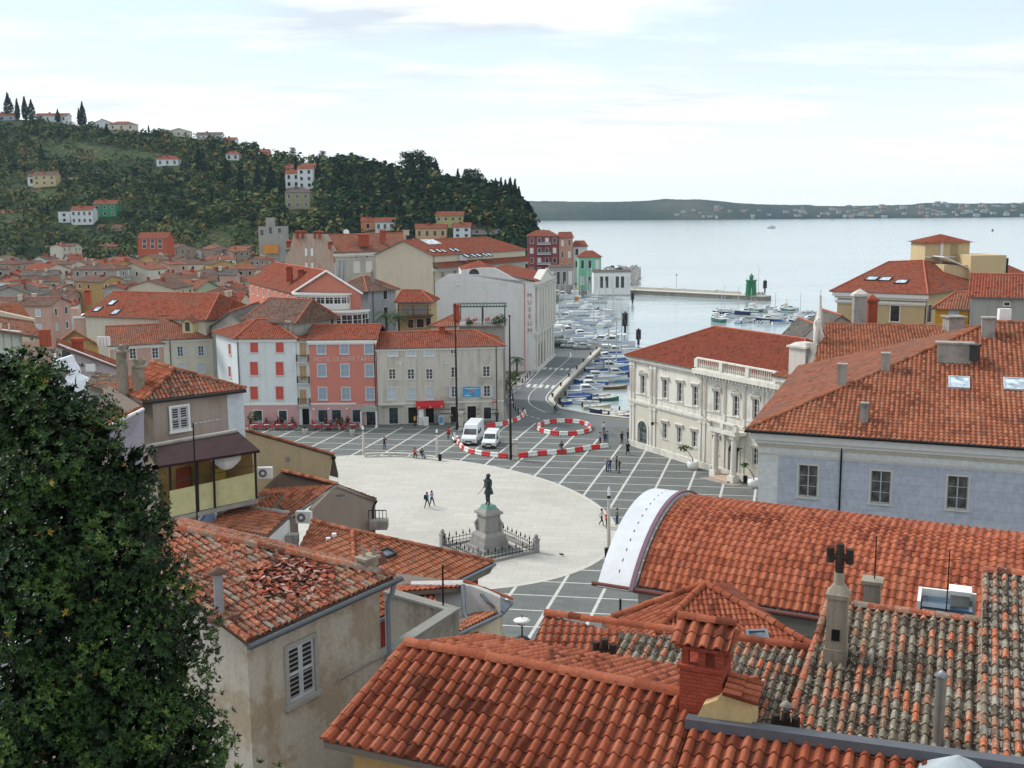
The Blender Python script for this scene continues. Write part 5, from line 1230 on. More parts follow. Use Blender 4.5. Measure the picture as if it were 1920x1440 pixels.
ridge(mb, cr(-w2, 0, hch+.33), cr(w2, 0, hch+.33), .11, .36);mb.raw([cr(-w2, -d2*.9, hch-.05), cr(w2, -d2*.9, hch-.05), cr(w2, d2*.9, hch-.05), cr(-w2, d2*.9, hch-.05), cr(-w2, 0, hch+.27), cr(w2, 0, hch+.27)], [(0, 1, 2, 3), (0, 3, 4), (1, 5, 2)], 0, False, .3)
mb.build('tile_hat', T_near, C)
a, b=onpl(1302, 1360, r0, n1), onpl(1409, 1374, r0, n1);Yq=a.y
pts=[at(x, y, a.y+(b.y-a.y)*(x-1302)/107)for x, y in((1300, 1364), (1409, 1376), (1409, 1316), (1356, 1297), (1345, 1312), (1330, 1318), (1318, 1322), (1306, 1345))]
pz=thing('parapet_gable', 'ochre parapet gable with one tile cap behind the brick chimney', 'parapet', V3((a.x, a.y, a.z)))
P_och=plaster('ochre_parapet_render', (.50, .37, .19), amt=.3)
mb=MB();fr_=[p-a for p in pts];bkk=[p-nd*.8 for p in fr_];k=len(fr_)
mb.face(fr_);mb.face(bkk[::-1]);
for i in range(k):mb.face([fr_[i], bkk[i], bkk[(i+1)%k], fr_[(i+1)%k]])
mb.build('wall', P_och, pz)
mb=MB();q=[fr_[2]+V3((.1, -.15, .03)), fr_[2]-nd*.9+V3((.1, 0, .03)), fr_[3]-nd*.9+V3((-.05, 0, .05)), fr_[3]+V3((-.05, -.15, .05))];mb.slab(q, .06, 0);tiles(mb, q, .28, .36, .06, .03, 4, 2);mb.build('tile_cap', T_near, pz)
n2=V3((nd.x*.36, nd.y*.36, 1)).normalized();pR=at(1700, 1145, 27.5)
OR=V3((pR.x, pR.y, 0));W_=lambda x, y, d=0.0:onpl(x, y, pR-V3((0, 0, d)), n2)
def ridgecut(x0, y0, x1, y1, d=0):return W_(x0, y0, d), W_(x1, y1, d)
h=House('old_roof_house', 'house under a mottled grey and orange old tile roof at lower right', [V3((p.x, p.y, 0))for p in(W_(1490, 1330), W_(1490, 1330)+RD*16, W_(1545, 1165)+RD*16, W_(1545, 1165))], 4, W_(1545, 1165).z-2.9, P_gre)
h.build_walls();o=h.o
q=loc(o, W_(1392, 1640), W_(1392, 1640)+RD*14, W_(1600, 1132)+RD*14, W_(1553, 1130))
up_=(q[3]-q[0])
tL=(q[3]+RD*0)
poly_=[q[0], q[0]+RD*14, q[3]+RD*14, q[3]]
h.planes([poly_], [], T_old, geo=True, pitch=.235, course=.34, amp=.085, nc=5, npn=3, lift=.035, jit=.035, rmat=T_worn)
oroof=h.roofo
mb=MB();ridge(mb, poly_[3], poly_[3]+RD*8, .12, .34, seed=4);ridge(mb, W_(1486, 1335)-o, poly_[3], .09, .34, seed=6);mb.build('ridge_tiles', T_worn, oroof)
a, b=at(1838, 1160, 27.0), None
q0=W_(1833, 1185, -.5);q1=W_(1843, 1071, -.5);hi=[q0+V3((0, 0, 0)), q0+RD*9, q1+RD*9, q1];q00=W_(1640, 1700, -.5)
hi=[q00, q00+RD*9, q1+RD*9, q1]
hi=[q1+(q0-q1).normalized()*9.0, None, None, q1];dnv=(V3((nd.x, nd.y, -.36))).normalized();lowp=q1+dnv*8.5;hi=[lowp, lowp+RD*9, q1+RD*9, q1]
hr=roofthing('roof_strip', 'slightly higher old tile roof strip at the right edge, crusted with lichen', V3((q1 .x, q1 .y, q1 .z-4)), 'roof')
mb=MB();hl=loc(hr.location, *hi);mb.slab(hl, .45, 1);tiles(mb, hl, .235, .34, .085, .035, 5, 3, .035, seed=77);mb.build('roof', [T_old, M_conc], hr)
mb=MB();ridge(mb, hl[3], hl[2], .13, .34, seed=2);mb.build('ridge_tiles', T_worn, hr)
d3=.45
sA, sB=W_(1024, 1154, d3), W_(1512, 1217, d3)
LO=V3((sA.x, sA.y, sA.z-3));low=roofthing('long_low_roof', 'long low roof running from new red tiles on its left into lichened old tiles', LO, 'roof')
def plq(*px):return[W_(x, y, d3)-LO for x, y in px]
new=plq((985, 1235), (1160, 1240), (1165, 1186), (1024, 1154));
mb=MB();mb.slab(new, .2, 1);tiles(mb, new, .235, .34, .055, .03, 5, 2, .01, seed=12);mb.build('new_tiles', [T_near, M_eave], low)
old=plq((1100, 1330), (1470, 1420), (1514, 1217), (1165, 1186));
mb=MB();mb.slab(old, .2, 1);tiles(mb, old, .235, .34, .085, .035, 5, 3, .035, seed=13);mb.build('old_tiles', [T_old, M_eave], low)
mb=MB();ridge(mb, W_(1022, 1153, d3)-LO, W_(1514, 1217, d3)-LO, .14, .36, seed=5);mb.build('ridge_tiles', T_near, low)
mb=MB();w3=[W_(*p, d3)-LO for p in((1024, 1154), (1165, 1186), (1514, 1217))]
for a, b in((w3[0], w3[1]), (w3[1], w3[2])):mb.face([a-V3((0, 0, 9)), b-V3((0, 0, 9)), b-V3((0, 0, .1)), a-V3((0, 0, .1))])
mb.build('wall', P_gre, low)
zE=16.2;Ap=at(1322, 1095, 35.5);E=[G(1128, 1166, zE), G(1188, 1224, zE-.3), G(1524, 1212, zE)]
h=House('hipped_house', 'small house with clean hipped red roof in front of the vaulted hall', [V3((E[1].x, E[1].y, 0)), V3((E[2].x, E[2].y, 0)), V3((E[2].x-1.5, E[2].y+6, 0)), V3((E[0].x, E[0].y, 0))], 0, zE-.4, P_cream)
h.build_walls();o=h.o;l=loc(o, E[0], E[1], E[2], Ap);bk4=V3((E[2].x-1.5, E[2].y+6, zE))-o
h.planes([[l[0], l[1], l[3]], [l[1], l[2], l[3]]], [(l[1], l[3]), (l[2], l[3]), (l[0], l[3])], T_near, geo=True, pitch=.17, course=.27, amp=.035, lift=.02, nc=3, npn=1, rmat=T_near)
mb=MB()
for f_ in([l[2], bk4, l[3]], [bk4, l[0], l[3]]):mb.slab(f_, .1, 1, 0, uv=planeuv(f_))
mb.build('rear_roof', [F_red, M_eave], h.root);skylight(h, [l[1], l[2], l[3]], 1420, 1196, .7, .5, M_skyd)
def standing(name, label, px, py, Y, parts, cat='chimney', group=None):
 p=at(px, py, Y);r=thing(name, label, cat, p, 0, group)
 for nm, fn, mt in parts:
  mb=MB();fn(mb);mb.build(nm, mt, r)
 return r, p
def onR(px, py):return W_(px, py)
p=onR(1567, 1232);hh=(at(1567, 1118, p.y)-p).z;ang=math.atan2(RD.y, RD.x)
sc=hh/1.6
def tpot(z):
 def f(mb):
  mb.tube([(0, 0, z), (0, 0, z+.75)], .11, 8);a=V3((math.cos(ang), math.sin(ang), 0))
  mb.tube([V3((0, 0, z+.55))-a*.22, V3((0, 0, z+.55))+a*.22], .085, 8)
  for s in(-1, 0, 1):
   c=V3((0, 0, z+.4))+a*(.24*s);mb.tube([c, c+V3((0, 0, .38 if s else.5))], .1, 8)
 return f
def stack(w, hgt, slot=True):
 def f(mb):
  mb.cbox((0, 0, -.6), w*1.12, w*1.12, .9, 0, ang);mb.cbox((0, 0, .3), w, w, hgt-.3, 0, ang, .93)
  mb.cbox((0, 0, hgt), w*1.12, w*1.12, .12, 0, ang);mb.cbox((0, 0, hgt+.12), w*.95, w*.95, .22, 0, ang, .5)
 return f
M_soot=plain('sooty_stone', (.045, .035, .03), .9, var=.5)
P_chim=plaster('weathered_chimney_render', (.30, .26, .21), (.10, .09, .07), .7, .8, .6)
r, _=standing('stone_chimney', 'weathered stone chimney with a black three-headed pot, on the old roof', 1567, 1232, p.y, [('shaft', stack(.52, hh), P_chim), ('pipe', lambda mb:mb.tube([(0, 0, hh+.2), (0, 0, hh+.65)], .13, 10), P_chim), ('chimney_pot', tpot(hh+.5), M_soot)])
ang_f=math.atan2(nd.y, nd.x);mb=MB();c=V3((0, 0, .62))+nd*.272;mb.cbox((c.x, c.y, .55), .2, .03, .3, 0, ang);mb.build('vent_slot', M_black, r)
p=W_(1133, 1236, d3);standing('chimney_pot', 'black three-headed chimney pot poking up behind the near red ridge', 1133, 1240, p.y-.1, [('pot', tpot(-.25), M_soot)])
p=onR(1472, 1375);standing('chimney_pot', 'black chimney pot with pale cap low on the old roof beside the dark flashing', 1472, 1385, p.y, [('pot', tpot(-.2), M_soot), ('cap', lambda mb:mb.lathe([(.09, .78), (.16, .85), (.02, .98)], (0, 0, 0), 8), M_conc)])
p=onR(1758, 1395);hp=(at(1760, 1265, p.y)-p).z;standing('flue_pipe', 'tall thin pale metal flue pipe with a conical cap at lower right', 1758, 1397, p.y, [('pipe', lambda mb:mb.tube([(0, 0, -.4), (0, 0, hp)], .12, 12), plain('dull_steel', (.30, .30, .29), .45, .5, .6)), ('cap', lambda mb:mb.lathe([(.13, hp-.02), (.17, hp), (.01, hp+.14)], (0, 0, 0), 12), M_grey)])
p=at(1633, 1140, 30);standing('stone_chimney', 'small square stone chimney behind the old roof ridge, with a thin mast beside it', 1634, 1140, 30, [('shaft', lambda mb:(mb.cbox((0, 0, -1), .5, .5, 1.8, 0, ang, .9), mb.cbox((0, 0, .8), .6, .6, .1, 0, ang)), P_chim), ('antenna', lambda mb:mb.tube([(.05, 0, .9), (.05, 0, 2.2)], .02, 4), M_black)])
p=at(1798, 1150, 29);standing('stone_chimney', 'grey chimney with a white sheet cap beside the roof opening', 1798, 1150, 29, [('shaft', lambda mb:mb.cbox((0, 0, -1), .5, .5, 1.65, 0, ang), P_gre), ('cap', lambda mb:mb.cbox((0, 0, .62), .6, .6, .12, 0, ang), M_white)])
p=at(1772, 1150, 28.6);r=thing('roof_hatch', 'white framed roof opening with dark blue edge behind the old ridge', 'roof hatch', p);mb=MB()
mb.box(-.75, .8, -.1, .0, -.8, .02, 0, Matrix.Rotation(ang, 4, 'Z'));mb.box(-.75, -.66, -.1, 1.1, -.8, .3, 0, Matrix.Rotation(ang, 4, 'Z'));mb.box(-.75, .8, 1.0, 1.1, -.6, .32, 0, Matrix.Rotation(ang, 4, 'Z'));mb.build('frame', M_white, r)
mb=MB();mb.box(-.62, .7, .02, .95, -.5, .12, 0, Matrix.Rotation(ang, 4, 'Z'));mb.build('pane', glass('hatch_glass', (.03, .06, .10)), r)
for i, (px, y0, y1, lb)in enumerate(((1636, 1065, 1100, 'thin bare metal mast on the small square chimney'), (1774, 1030, 1150, 'tall thin aerial mast in front of the vaulted roof, right of the others'), (1606+166, 1100, 1150, None))):
 if lb and i==1:a, b=at(px, y1, 28.3), at(px, y0, 28.3);r=thing('aerial_mast', lb, 'antenna', a);mb=MB();mb.tube([(0, 0, -.5), (0, 0, b.z-a.z)], .018, 5);mb.tube([(-.3, 0, b.z-a.z-.3), (.3, 0, b.z-a.z-.3)], .01, 4);mb.build('mast', M_black, r)
cpos=at(1795, 1428, 19.0);r=thing('garden_canopy', 'pale grey fabric canopy peak at the bottom right corner', 'canopy', cpos)
mb=MB();N=14;ringp=[V3((1.1*math.cos(2*math.pi*k/N), .9*math.sin(2*math.pi*k/N), -.6+(.14 if k%2 else-.06)))for k in range(N)]
mid=[V3((p.x*.5, p.y*.5, -.2+(.06 if k%2 else-.02)))for k, p in enumerate(ringp)];mb.loft([ringp, mid, [V3((p.x*.04, p.y*.04, .12))for p in ringp]], 0, True);mb.build('fabric', plain('pale_fabric', (.36, .40, .43), .8), r)
zc=19.5;c1, c2=G(466, 1202, zc), G(738, 1081, zc);ed=(c2-c1).normalized();upd=V3((-ed.y, ed.x, 0));n3=V3((-upd.x*.34, -upd.y*.34, 1)).normalized()
Sq=lambda x, y:onpl(x, y, c1, n3)
lf=c1+upd*3.9+V3((0, 0, 3.9*.34));Pk=Sq(298, 986)
wl0, wl1=V3((c1 .x, c1 .y, 0))+upd*.35+ed*.25, V3((c2 .x, c2 .y, 0))+upd*.35-ed*.25
h=House('stained_house', 'stained beige house with one louvred white shutter window and a broken old roof', [wl0, wl1, wl1+upd*4.2, wl0+upd*3.4], 8, zc-.12, plaster('stained_beige_render', (.50, .455, .39), (.34, .25, .15), .62, .38, .5, .14, (.5, .57)), rev=.1)
x, z=h.pxy(0, 565, 1256);wx=x
h.win(0, x, z-.78, 1.0, 1.55, 'closed', sh=plain('weathered_white_paint', (.50, .52, .54), .7, var=.25), tr=plaster('window_stone', (.38, .36, .33)))
h.gables=[[h.fp[3]+V3((0, 0, h.z1)), h.fp[0]+V3((0, 0, h.z1)), h.fp[3]+V3((0, 0, h.z1+1.25))]];h.build_walls();o=h.o
pol=loc(o, c1, c2, Pk, lf);k=(Pk-c2)
HC=Sq(610, 1062)-o;fro=frame_of(pol);hc2=((HC-fro[0]).dot(fro[1]), (HC-fro[0]).dot(fro[2]));Rh=random.Random(3)
def hole(u, v):return((u-hc2[0])/1.25)**2+((v-hc2[1])/.85)**2<1+Rh.uniform(-.35, .35)
hc2=(lambda q:((q-fro[0]).dot(fro[1]), (q-fro[0]).dot(fro[2])))(Sq(545, 1090)-o)
mb=MB();sl=[p-V3((0, 0, .03))for p in pol];mb.slab(sl, .14, 1);tiles(mb, pol, .20, .33, .06, .035, 5, 3, .06, seed=21, hole=hole, bow=lambda u, v:.05*math.sin(u*.9+1)*math.sin(v*.7))
h.roofo=mb.build('roof', [T_worn, plain('roof_boards', (.12, .07, .05), .95, var=.4)], h.root)
mb=MB();fu, fv, fn=fro[1], fro[2], fro[3]
for i in range(240):
 th, rr=Rh.uniform(0, 6.28), math.sqrt(Rh.random())*1.12;c=fro[0]+fu*(hc2[0]+1.3*rr*math.cos(th))+fv*(hc2[1]+.9*rr*math.sin(th))+fn*Rh.uniform(.02, .1)
 a=V3((Rh.uniform(-1, 1), Rh.uniform(-1, 1), Rh.uniform(-.4, .4))).normalized()*Rh.uniform(.04, .13);b=a.cross(V3((Rh.uniform(-.4, .4), Rh.uniform(-.4, .4), 1))).normalized()*Rh.uniform(.03, .08);u3=a.cross(b).normalized()*.02
 mb.raw([c-a-b, c+a-b*.6, c+a*.8+b, c-a*.7+b*.8, c-a-b+u3, c+a-b*.6+u3, c+a*.8+b+u3, c-a*.7+b*.8+u3], [(0, 1, 2, 3), (4, 5, 6, 7), (0, 1, 5, 4), (1, 2, 6, 5), (2, 3, 7, 6), (3, 0, 4, 7)], 0, False, Rh.random())
mb.build('broken_tiles', tilemat('tile_shards', [(0, (.25, .06, .04)), (.5, (.44, .12, .07)), (.75, (.55, .40, .34)), (1, (.30, .08, .05))]), h.roofo)
mb=MB();ridge(mb, Pk-o, c2-o, .13, .4, seed=8, jit=.02);mb.build('ridge_tiles', T_worn, h.roofo)
mb=MB();ridge(mb, c1-o, lf-o, .1, .33, seed=18, jit=.02);mb.build('verge_tiles', T_worn, h.roofo)
mb=MB();gA, gB=c1-o-upd*.12+V3((0, 0, -.1))-ed*.1, c2-o-upd*.12+V3((0, 0, -.1))+ed*.2;mb.tube([gA, gB], .085, 8)
for i in range(9):q=gA.lerp(gB, i/8);mb.tube([q+upd*.2+V3((0, 0, .02)), q-upd*.1, q-upd*.1+V3((0, 0, -.1))], .012, 4)
mb.build('gutter', plain('old_zinc', (.10, .11, .12), .5, .5, .4), h.root)
mb=MB();q=gB;dpw=at(722, 1240, 30);q=q-ed*.3;mb.tube([q, q+V3((0, 0, -.35))+upd*.1, q+V3((0, 0, -.7))+upd*.28, q+V3((0, 0, -9))+upd*.28], .075, 8);mb.build('drainpipe', plain('grey_pipe', (.24, .27, .32), .5, .4), h.root)
bk=[Pk-o, c2-o, (c2+upd*4.4+V3((0, 0, -.5))-o)];back2=Pk-o+V3((-3, 7, -2.2));
q=[c2-o+upd*5.0+V3((0, 0, -.3)), Pk-o+V3((1.0, 2.6, -.75)), Pk-o, c2-o]
q=[at(716, 1066, 32.5)-o, at(340, 972, 39)-o, Pk-o, c2-o];mb=MB();mb.slab(q, .12, 1);tiles(mb, q[:3], .2, .33, .05, .03, 4, 2, .04);tiles(mb, [q[0], q[2], q[3]], .2, .33, .05, .03, 4, 2, .04);mb.build('rear_roof', [T_worn, M_eave], h.roofo)
fp_=Sq(412, 1150);hf=(at(410, 1072, fp_.y)-fp_).z
standing('flue_pipe', 'round grey metal flue with a clay cap on the broken left roof', 412, 1152, fp_.y, [('pipe', lambda mb:mb.tube([(0, 0, -.3), (0, 0, hf)], .125, 12), M_grey), ('cap', lambda mb:mb.lathe([(.24, hf), (.26, hf+.02), (.02, hf+.16)], (0, 0, 0), 12), plain('brown_clay_cap', (.13, .08, .06))), ('flashing', lambda mb:mb.cbox((.1, -.1, -.12), .7, .6, .16, 0, .9), plain('rusty_sheet', (.15, .07, .05)))])
fp_=Sq(690, 1062);standing('stone_chimney', 'small squat stone chimney with clay horns at the corner of the broken roof', 690, 1075, fp_.y, [('shaft', lambda mb:(mb.cbox((0, 0, -.5), .5, .4, .95, 0, .9), mb.cbox((0, 0, .45), .62, .5, .08, 0, .9), mb.tube([(-.1, 0, .5), (-.12, .0, .75), (-.16, 0, .95)], [.06, .05, .02], 6), mb.tube([(.15, .1, .5), (.18, .1, .8)], [.06, .04], 6)), P_chim), ('cap_tiles', lambda mb:mb.cbox((.25, .3, .2), .5, .4, .35, 0, .9, .5), plain('dark_clay', (.16, .07, .05)))])
mb=MB();pts=[onwall(x, y, wl0, wl1)for x, y in((632, 1278), (634, 1272), (720, 1226), (722, 1300))];mb.tube([p-o-upd*.05 for p in pts], .03, 5);mb.build('cable', M_conc, h.root)
def extr(mb, pts, vec, m=0):
 """solid plate: pts is the seen face, vec its thickness"""
 b=[p+vec for p in pts];k=len(pts);mb.face(pts, m);mb.face(b[::-1], m)
 for i in range(k):mb.face([pts[i], b[i], b[(i+1)%k], pts[(i+1)%k]], m)
def P3(lst):return[at(*p)for p in lst]
class Bits:
 def __init__(s, name, label, cat, px, py, Y, group=None):s.o=at(px, py, Y);s.root=thing(name, label, cat, s.o, 0, group)
 def wall(s, pts, mat, name='wall', vec=(0, .35, 0), par=None):
  mb=MB();q=[(p if isinstance(p, V3)else at(*p))-s.o for p in pts];extr(mb, q, V3(vec));return mb.build(name, mat, par or s.root)
 def tiled(s, pts, mat, name='roof', th=.18, par=None, **k):
  mb=MB();q=[(p if isinstance(p, V3)else at(*p))-s.o for p in pts];mb.slab([p-V3((0, 0, .03))for p in q], th, 1)
  kk=dict(pitch=.22, course=.34, amp=.05, lift=.03, nc=4, npn=2, jit=.015);kk.update(k)
  if len(q)==4:
   nn=(q[1]-q[0]).cross(q[2]-q[0]).normalized();q[3]=q[3]-nn*(q[3]-q[0]).dot(nn)
  tiles(mb, q, **kk);o=mb.build(name, [mat, M_eave], par or s.root);return o
 def ridge(s, a, b, mat=None, r=.12, par=None, nm='ridge_tiles'):
  mb=MB();ridge(mb, (a if isinstance(a, V3)else at(*a))-s.o, (b if isinstance(b, V3)else at(*b))-s.o, r);return mb.build(nm, mat or T_mid, par or s.root)
 def box(s, px, py, Y, sx, sy, sz, mat, name, rz=0.0, par=None, taper=1.0):
  mb=MB();p=at(px, py, Y)-s.o;mb.cbox(p, sx, sy, sz, 0, rz, taper);return mb.build(name, mat, par or s.root)
 def tube(s, pts, r, mat, name, n=6, par=None):
  mb=MB();mb.tube([at(*p)-s.o for p in pts], r, n);return mb.build(name, mat, par or s.root)
def down(p, z):return V3((p.x, p.y, z))
P_redw=plaster('dark_red_render', (.34, .06, .06), amt=.3)
c2=at(925, 1054, 50);c1=c2-ed*9;n5=V3((-upd.x*.36, -upd.y*.36, 1)).normalized();Pk=onpl(661, 996, c2, n5)
h=House('red_house', 'dark red house with weathered hipped tile roof just before the monument', [V3((c1 .x, c1 .y, 0))+upd*.5, V3((c2 .x, c2 .y, 0))+upd*.5-ed*.6, V3((c2 .x, c2 .y, 0))+upd*7-ed*.6, V3((c1 .x, c1 .y, 0))+upd*7], 0, c2 .z-.2, P_redw)
h.build_walls();o=h.o;n6=V3((nd.x*.3-.12, nd.y*.3, 1)).normalized()
lw=[onpl(548, 1052, Pk, n6), onpl(664, 1075, Pk, n6), Pk, onpl(586, 977, Pk, n6)]
bkp=Pk+upd*2.5+V3((0, 0, -2.2))
h.planes([loc(o, c1, c2, Pk, Pk-ed*3+V3((0, 0, -.0)))], [], T_mid, geo=True, pitch=.22, course=.34, amp=.05, nc=4, npn=2, jit=.02)
mb=MB();ridge(mb, c2-o, Pk-o, .12);mb.build('ridge_tiles', T_mid, h.roofo)
mb=MB();q=loc(o, *lw);mb.slab([p-V3((0, 0, .03))for p in q], .15, 1);tiles(mb, q, .22, .34, .05, .03, 4, 2, .02);mb.build('side_roof', [T_mid, M_eave], h.root)
mb=MB();ridge(mb, lw[1]-o, Pk-o, .1);ridge(mb, lw[3]-o, Pk-o, .12);mb.build('ridge_tiles', T_mid, h.roofo)
mb=MB();mb.slab(loc(o, c2, c2+upd*2.5+V3((0, 0, -1.6)), bkp, Pk), .1, 1, 0);mb.build('rear_roof', [T_mid, M_eave], h.roofo)
mb=MB();a, b=c1-o-upd*.1, c2-o-upd*.1;mb.tube([a-V3((0, 0, .1)), b-V3((0, 0, .1))], .09, 6);mb.build('gutter', M_zinc, h.root)
mb=MB();x=[c2-o+V3((0, 0, -.25)), c2-o-ed*3.2+V3((0, 0, -.25))];mb.loft([[p, p+upd*.5, p+upd*.5+V3((0, 0, -.35)), p+upd*.2+V3((0, 0, -.35))]for p in x], 0, False);mb.build('cornice', M_conc, h.root)
skylight(h, loc(o, c1, c2, Pk), 725, 1040, .75, .6, M_skyd, M_dark)
for px, py in((616, 1028), (627, 1020)):
 p=onpl(px, py, Pk, n6)-o;mb=MB();mb.tube([p, p+V3((0, 0, .45))], .06, 6);mb.cbox(p+V3((0, 0, .4)), .2, .2, .12);mb.build('vent_pipe', M_white, h.roofo)
P_gab=plaster('grey_brown_gable', (.34, .29, .24), (.22, .18, .14), .6)
B=Bits('gable_house', 'grey brown gabled house with an air conditioner, left of the bright plaza', 'house', 640, 990, 58)
R0, R1=at(528, 883, 61.3), at(631, 908, 58);gl, gr=at(586, 955, 57.2), at(704, 935, 59.3)
B.wall([down(gl, 4), down(at(697, 990, 59), 4), gr, R1, gl], P_gab, vec=(-.25, .25, 0))
L0, L1=at(490, 918, 62.8), at(546, 966, 57.4)
rf=B.tiled([L0, L1, R1, R0], T_mid)
rr=R0+(gr-R1);B.tiled([gr+(R1-R0).normalized()*.1, rr, R0, R1], T_mid, 'far_roof');B.ridge(R0, R1, par=rf)
mb=MB();
for a, b in((L1, R1), (R1, gr)):mb.tube([a-B.o-V3((0, 0, .1)), b-B.o-V3((0, 0, .1))], .09, 5, 0, False)
mb.build('rake_board', M_conc, B.root);mb=MB();a=gr-B.o+V3((.1, -.1, -.1));mb.tube([a, a+V3((-.25, 0, -.4)), a+V3((-.25, 0, -3.5))], .06, 6);mb.build('drainpipe', M_dark, B.root)
lfw=[down(L1, 4), down(L0, 4), L0-V3((0, 0, .2)), L1-V3((0, 0, .2))];B.wall(lfw[::-1], P_gab, vec=(.3, .3, 0))
mb=MB();mb.tube([(0, 0, 0), (.0, -.5, .1)], .02, 4);mb.lathe([(.28, 0), (.02, .06)], (0, -.5, .1), 8);ob=mb.build('old_lamp', M_dark, B.root);ob.location=at(641, 928, 57.8)-B.o
def acunit(name, label, px, py, Y, rz, s=1.0):
 r=thing(name, label, 'air conditioner', at(px, py, Y), rz);mb=MB();mb.box(-.42*s, .42*s, -.17, .17, -.32*s, .32*s);mb.build('casing', M_white, r)
 mb=MB();mb.tube([(-.1*s, -.172, 0), (-.1*s, -.185, 0)], .24*s, 18);mb.build('fan_grille', plain('fan_grey', (.16, .17, .18)), r)
 mb=MB();mb.tube([(-.1*s, -.186, 0), (-.1*s, -.192, 0)], .1*s, 12);mb.build('fan_hub', M_white, r);return r
acunit('air_conditioner', 'white air conditioner unit on the corner of the grey brown gable', 570, 969, 55.5, -.15)
acunit('air_conditioner', 'pale blue air conditioner on the yellow wall beside the veranda', 497, 886, 60, .05, 1.0)
B=Bits('balcony_box', 'dark railed planter balcony on the plaza side of the gable house', 'balcony', 710, 985, 59);B.box(711, 990, 59, 1.0, .8, .5, M_conc, 'slab')
mb=MB()
for i in range(6):mb.tube([(-.5+.2*i, -.4, .5), (-.5+.2*i, -.4, 1.0)], .02, 4)
mb.tube([(-.5, -.4, 1), (.5, -.4, 1)], .03, 4);mb.build('railing', M_black, B.root)
B=Bits('small_roof_house', 'small white walled lean-to with short new red tile roof', 'house', 500, 1000, 50)
q=P3([(393, 985, 50.2), (500, 1003, 47.5), (544, 963, 50.5), (440, 949, 53.2)]);rf=B.tiled(q, T_mid, pitch=.24)
B.wall([down(q[1], 8)+V3((0, .1, 0)), at(540, 1014, 50.3), at(541, 966, 50.4), q[1]+V3((0, .1, -.15))], M_white, vec=(-.2, .2, 0));B.ridge((440, 949, 53.2), (544, 963, 50.5), M_conc, par=rf, r=.1)
B.wall([down(q[0], 8)+V3((.2, .3, 0)), down(q[1], 8)+V3((-.1, .3, 0)), q[1]+V3((-.1, .3, -.2)), q[0]+V3((.2, .3, -.2))], P_gab)
B.box(548, 1018, 50, .6, .5, .45, M_conc, 'box');B.box(538, 1010, 50.4, .3, .2, .9, M_white, 'meter_box')
B=Bits('dormer', 'little blue gabled dormer with two red tile slopes below the veranda', 'dormer', 390, 978, 53)
q=P3([(406, 972, 52.5), (505, 958, 53.5), (533, 923, 57), (397, 938, 54.5)]);rf=B.tiled([q[0], q[1], q[2], q[3]], T_mid);B.ridge(q[3], q[2], par=rf)
B.wall([(372, 982, 53), (407, 974, 52.6), (396, 940, 54.4)], plain('dormer_blue', (.22, .30, .48)), 'gable_wall', (.1, .5, 0));
mb=MB()
for a, b in(((370, 982, 52.9), (396, 938, 54.3)), ((396, 938, 54.3), (408, 975, 52.5))):mb.tube([at(*a)-B.o, at(*b)-B.o], .07, 4, 0, False)
mb.build('rake_board', M_white, B.root)
P_ter=plaster('weathered_terrace_concrete', (.30, .28, .24), (.09, .08, .06), .7, .5, .7)
B=Bits('terrace_walls', 'roofless grey concrete terrace enclosure beside the grey drainpipe', 'terrace', 848, 1145, 35)
zt=at(848, 1145, 35).z;c=at(848, 1145, 35);a=G(733, 1112, zt);b=G(705, 1236, zt)
mb=MB()
for p, q in((a, c), (c, b)):
 d=(q-p).normalized();n=V3((-d.y, d.x, 0))*.17;e_=d*.17
 mb.loft([[r_-n-B.o, r_+n-B.o, r_+n-B.o-V3((0, 0, 7)), r_-n-B.o-V3((0, 0, 7))]for r_ in(p-e_, q+e_)], 0, False)
mb.build('wall', P_ter, B.root)
mb=MB()
for p, q in((a, c), (c, b)):
 d=(q-p).normalized();n=V3((-d.y, d.x, 0))*.21;e_=d*.2
 zz_=V3((0, 0, .004 if p is a else 0));mb.loft([[r_-n-B.o+V3((0, 0, .08))+zz_, r_+n-B.o+V3((0, 0, .08))+zz_, r_+n-B.o, r_-n-B.o]for r_ in(p-e_, q+e_)], 0, False)
mb.build('coping', plaster('coping_concrete', (.26, .25, .23), amt=.5), B.root)
mb=MB();mb.face([p-B.o-V3((0, 0, 1.9))for p in(b, c, a, a+(b-c))]);mb.build('terrace_floor', M_conc, B.root)
B=Bits('flue_pole', 'thin black pole standing on the corner of the terrace wall', 'pole', 831, 1141, 35.3);B.tube([(831, 1143, 35.3), (830, 1059, 35.3)], .035, M_black, 'pole')
B=Bits('patched_house', 'grey walled house with curved parapet, steel pipe and two small tile aprons', 'house', 900, 1150, 42)
P_pat=plaster('patched_grey_render', (.42, .42, .41), (.25, .24, .22), .5)
B.wall([(770, 1210, 41.5), (940, 1235, 40), (938, 1122, 40.5), (912, 1110, 41), (880, 1098, 41.5), (868, 1093, 41.7), (770, 1095, 42)], P_pat)
B.tiled([(760, 1128, 40), (818, 1130, 40), (812, 1107, 41.5), (772, 1109, 41.7)], T_new, 'tile_apron');B.tiled([(848, 1192, 37.8), (933, 1148, 40.5), (917, 1138, 41.8), (846, 1160, 40)], T_mid, 'tile_apron')
B.tiled([(735, 1110, 40), (868, 1100, 41.3), (868, 1090, 43.5), (735, 1072, 46)], T_new, 'far_roof')
B.wall([(846, 1212, 38), (938, 1245, 38.5), (937, 1155, 40.2), (848, 1197, 38)], plaster('beige_lower_render', (.44, .38, .28), amt=.5), vec=(.1, .4, 0))
B.tube([(868, 1096, 41.2), (870, 1148, 40.6), (876, 1160, 40.4), (894, 1176, 39.5), (895, 1182, 39.5)], .09, M_zinc, 'drainpipe', 8)
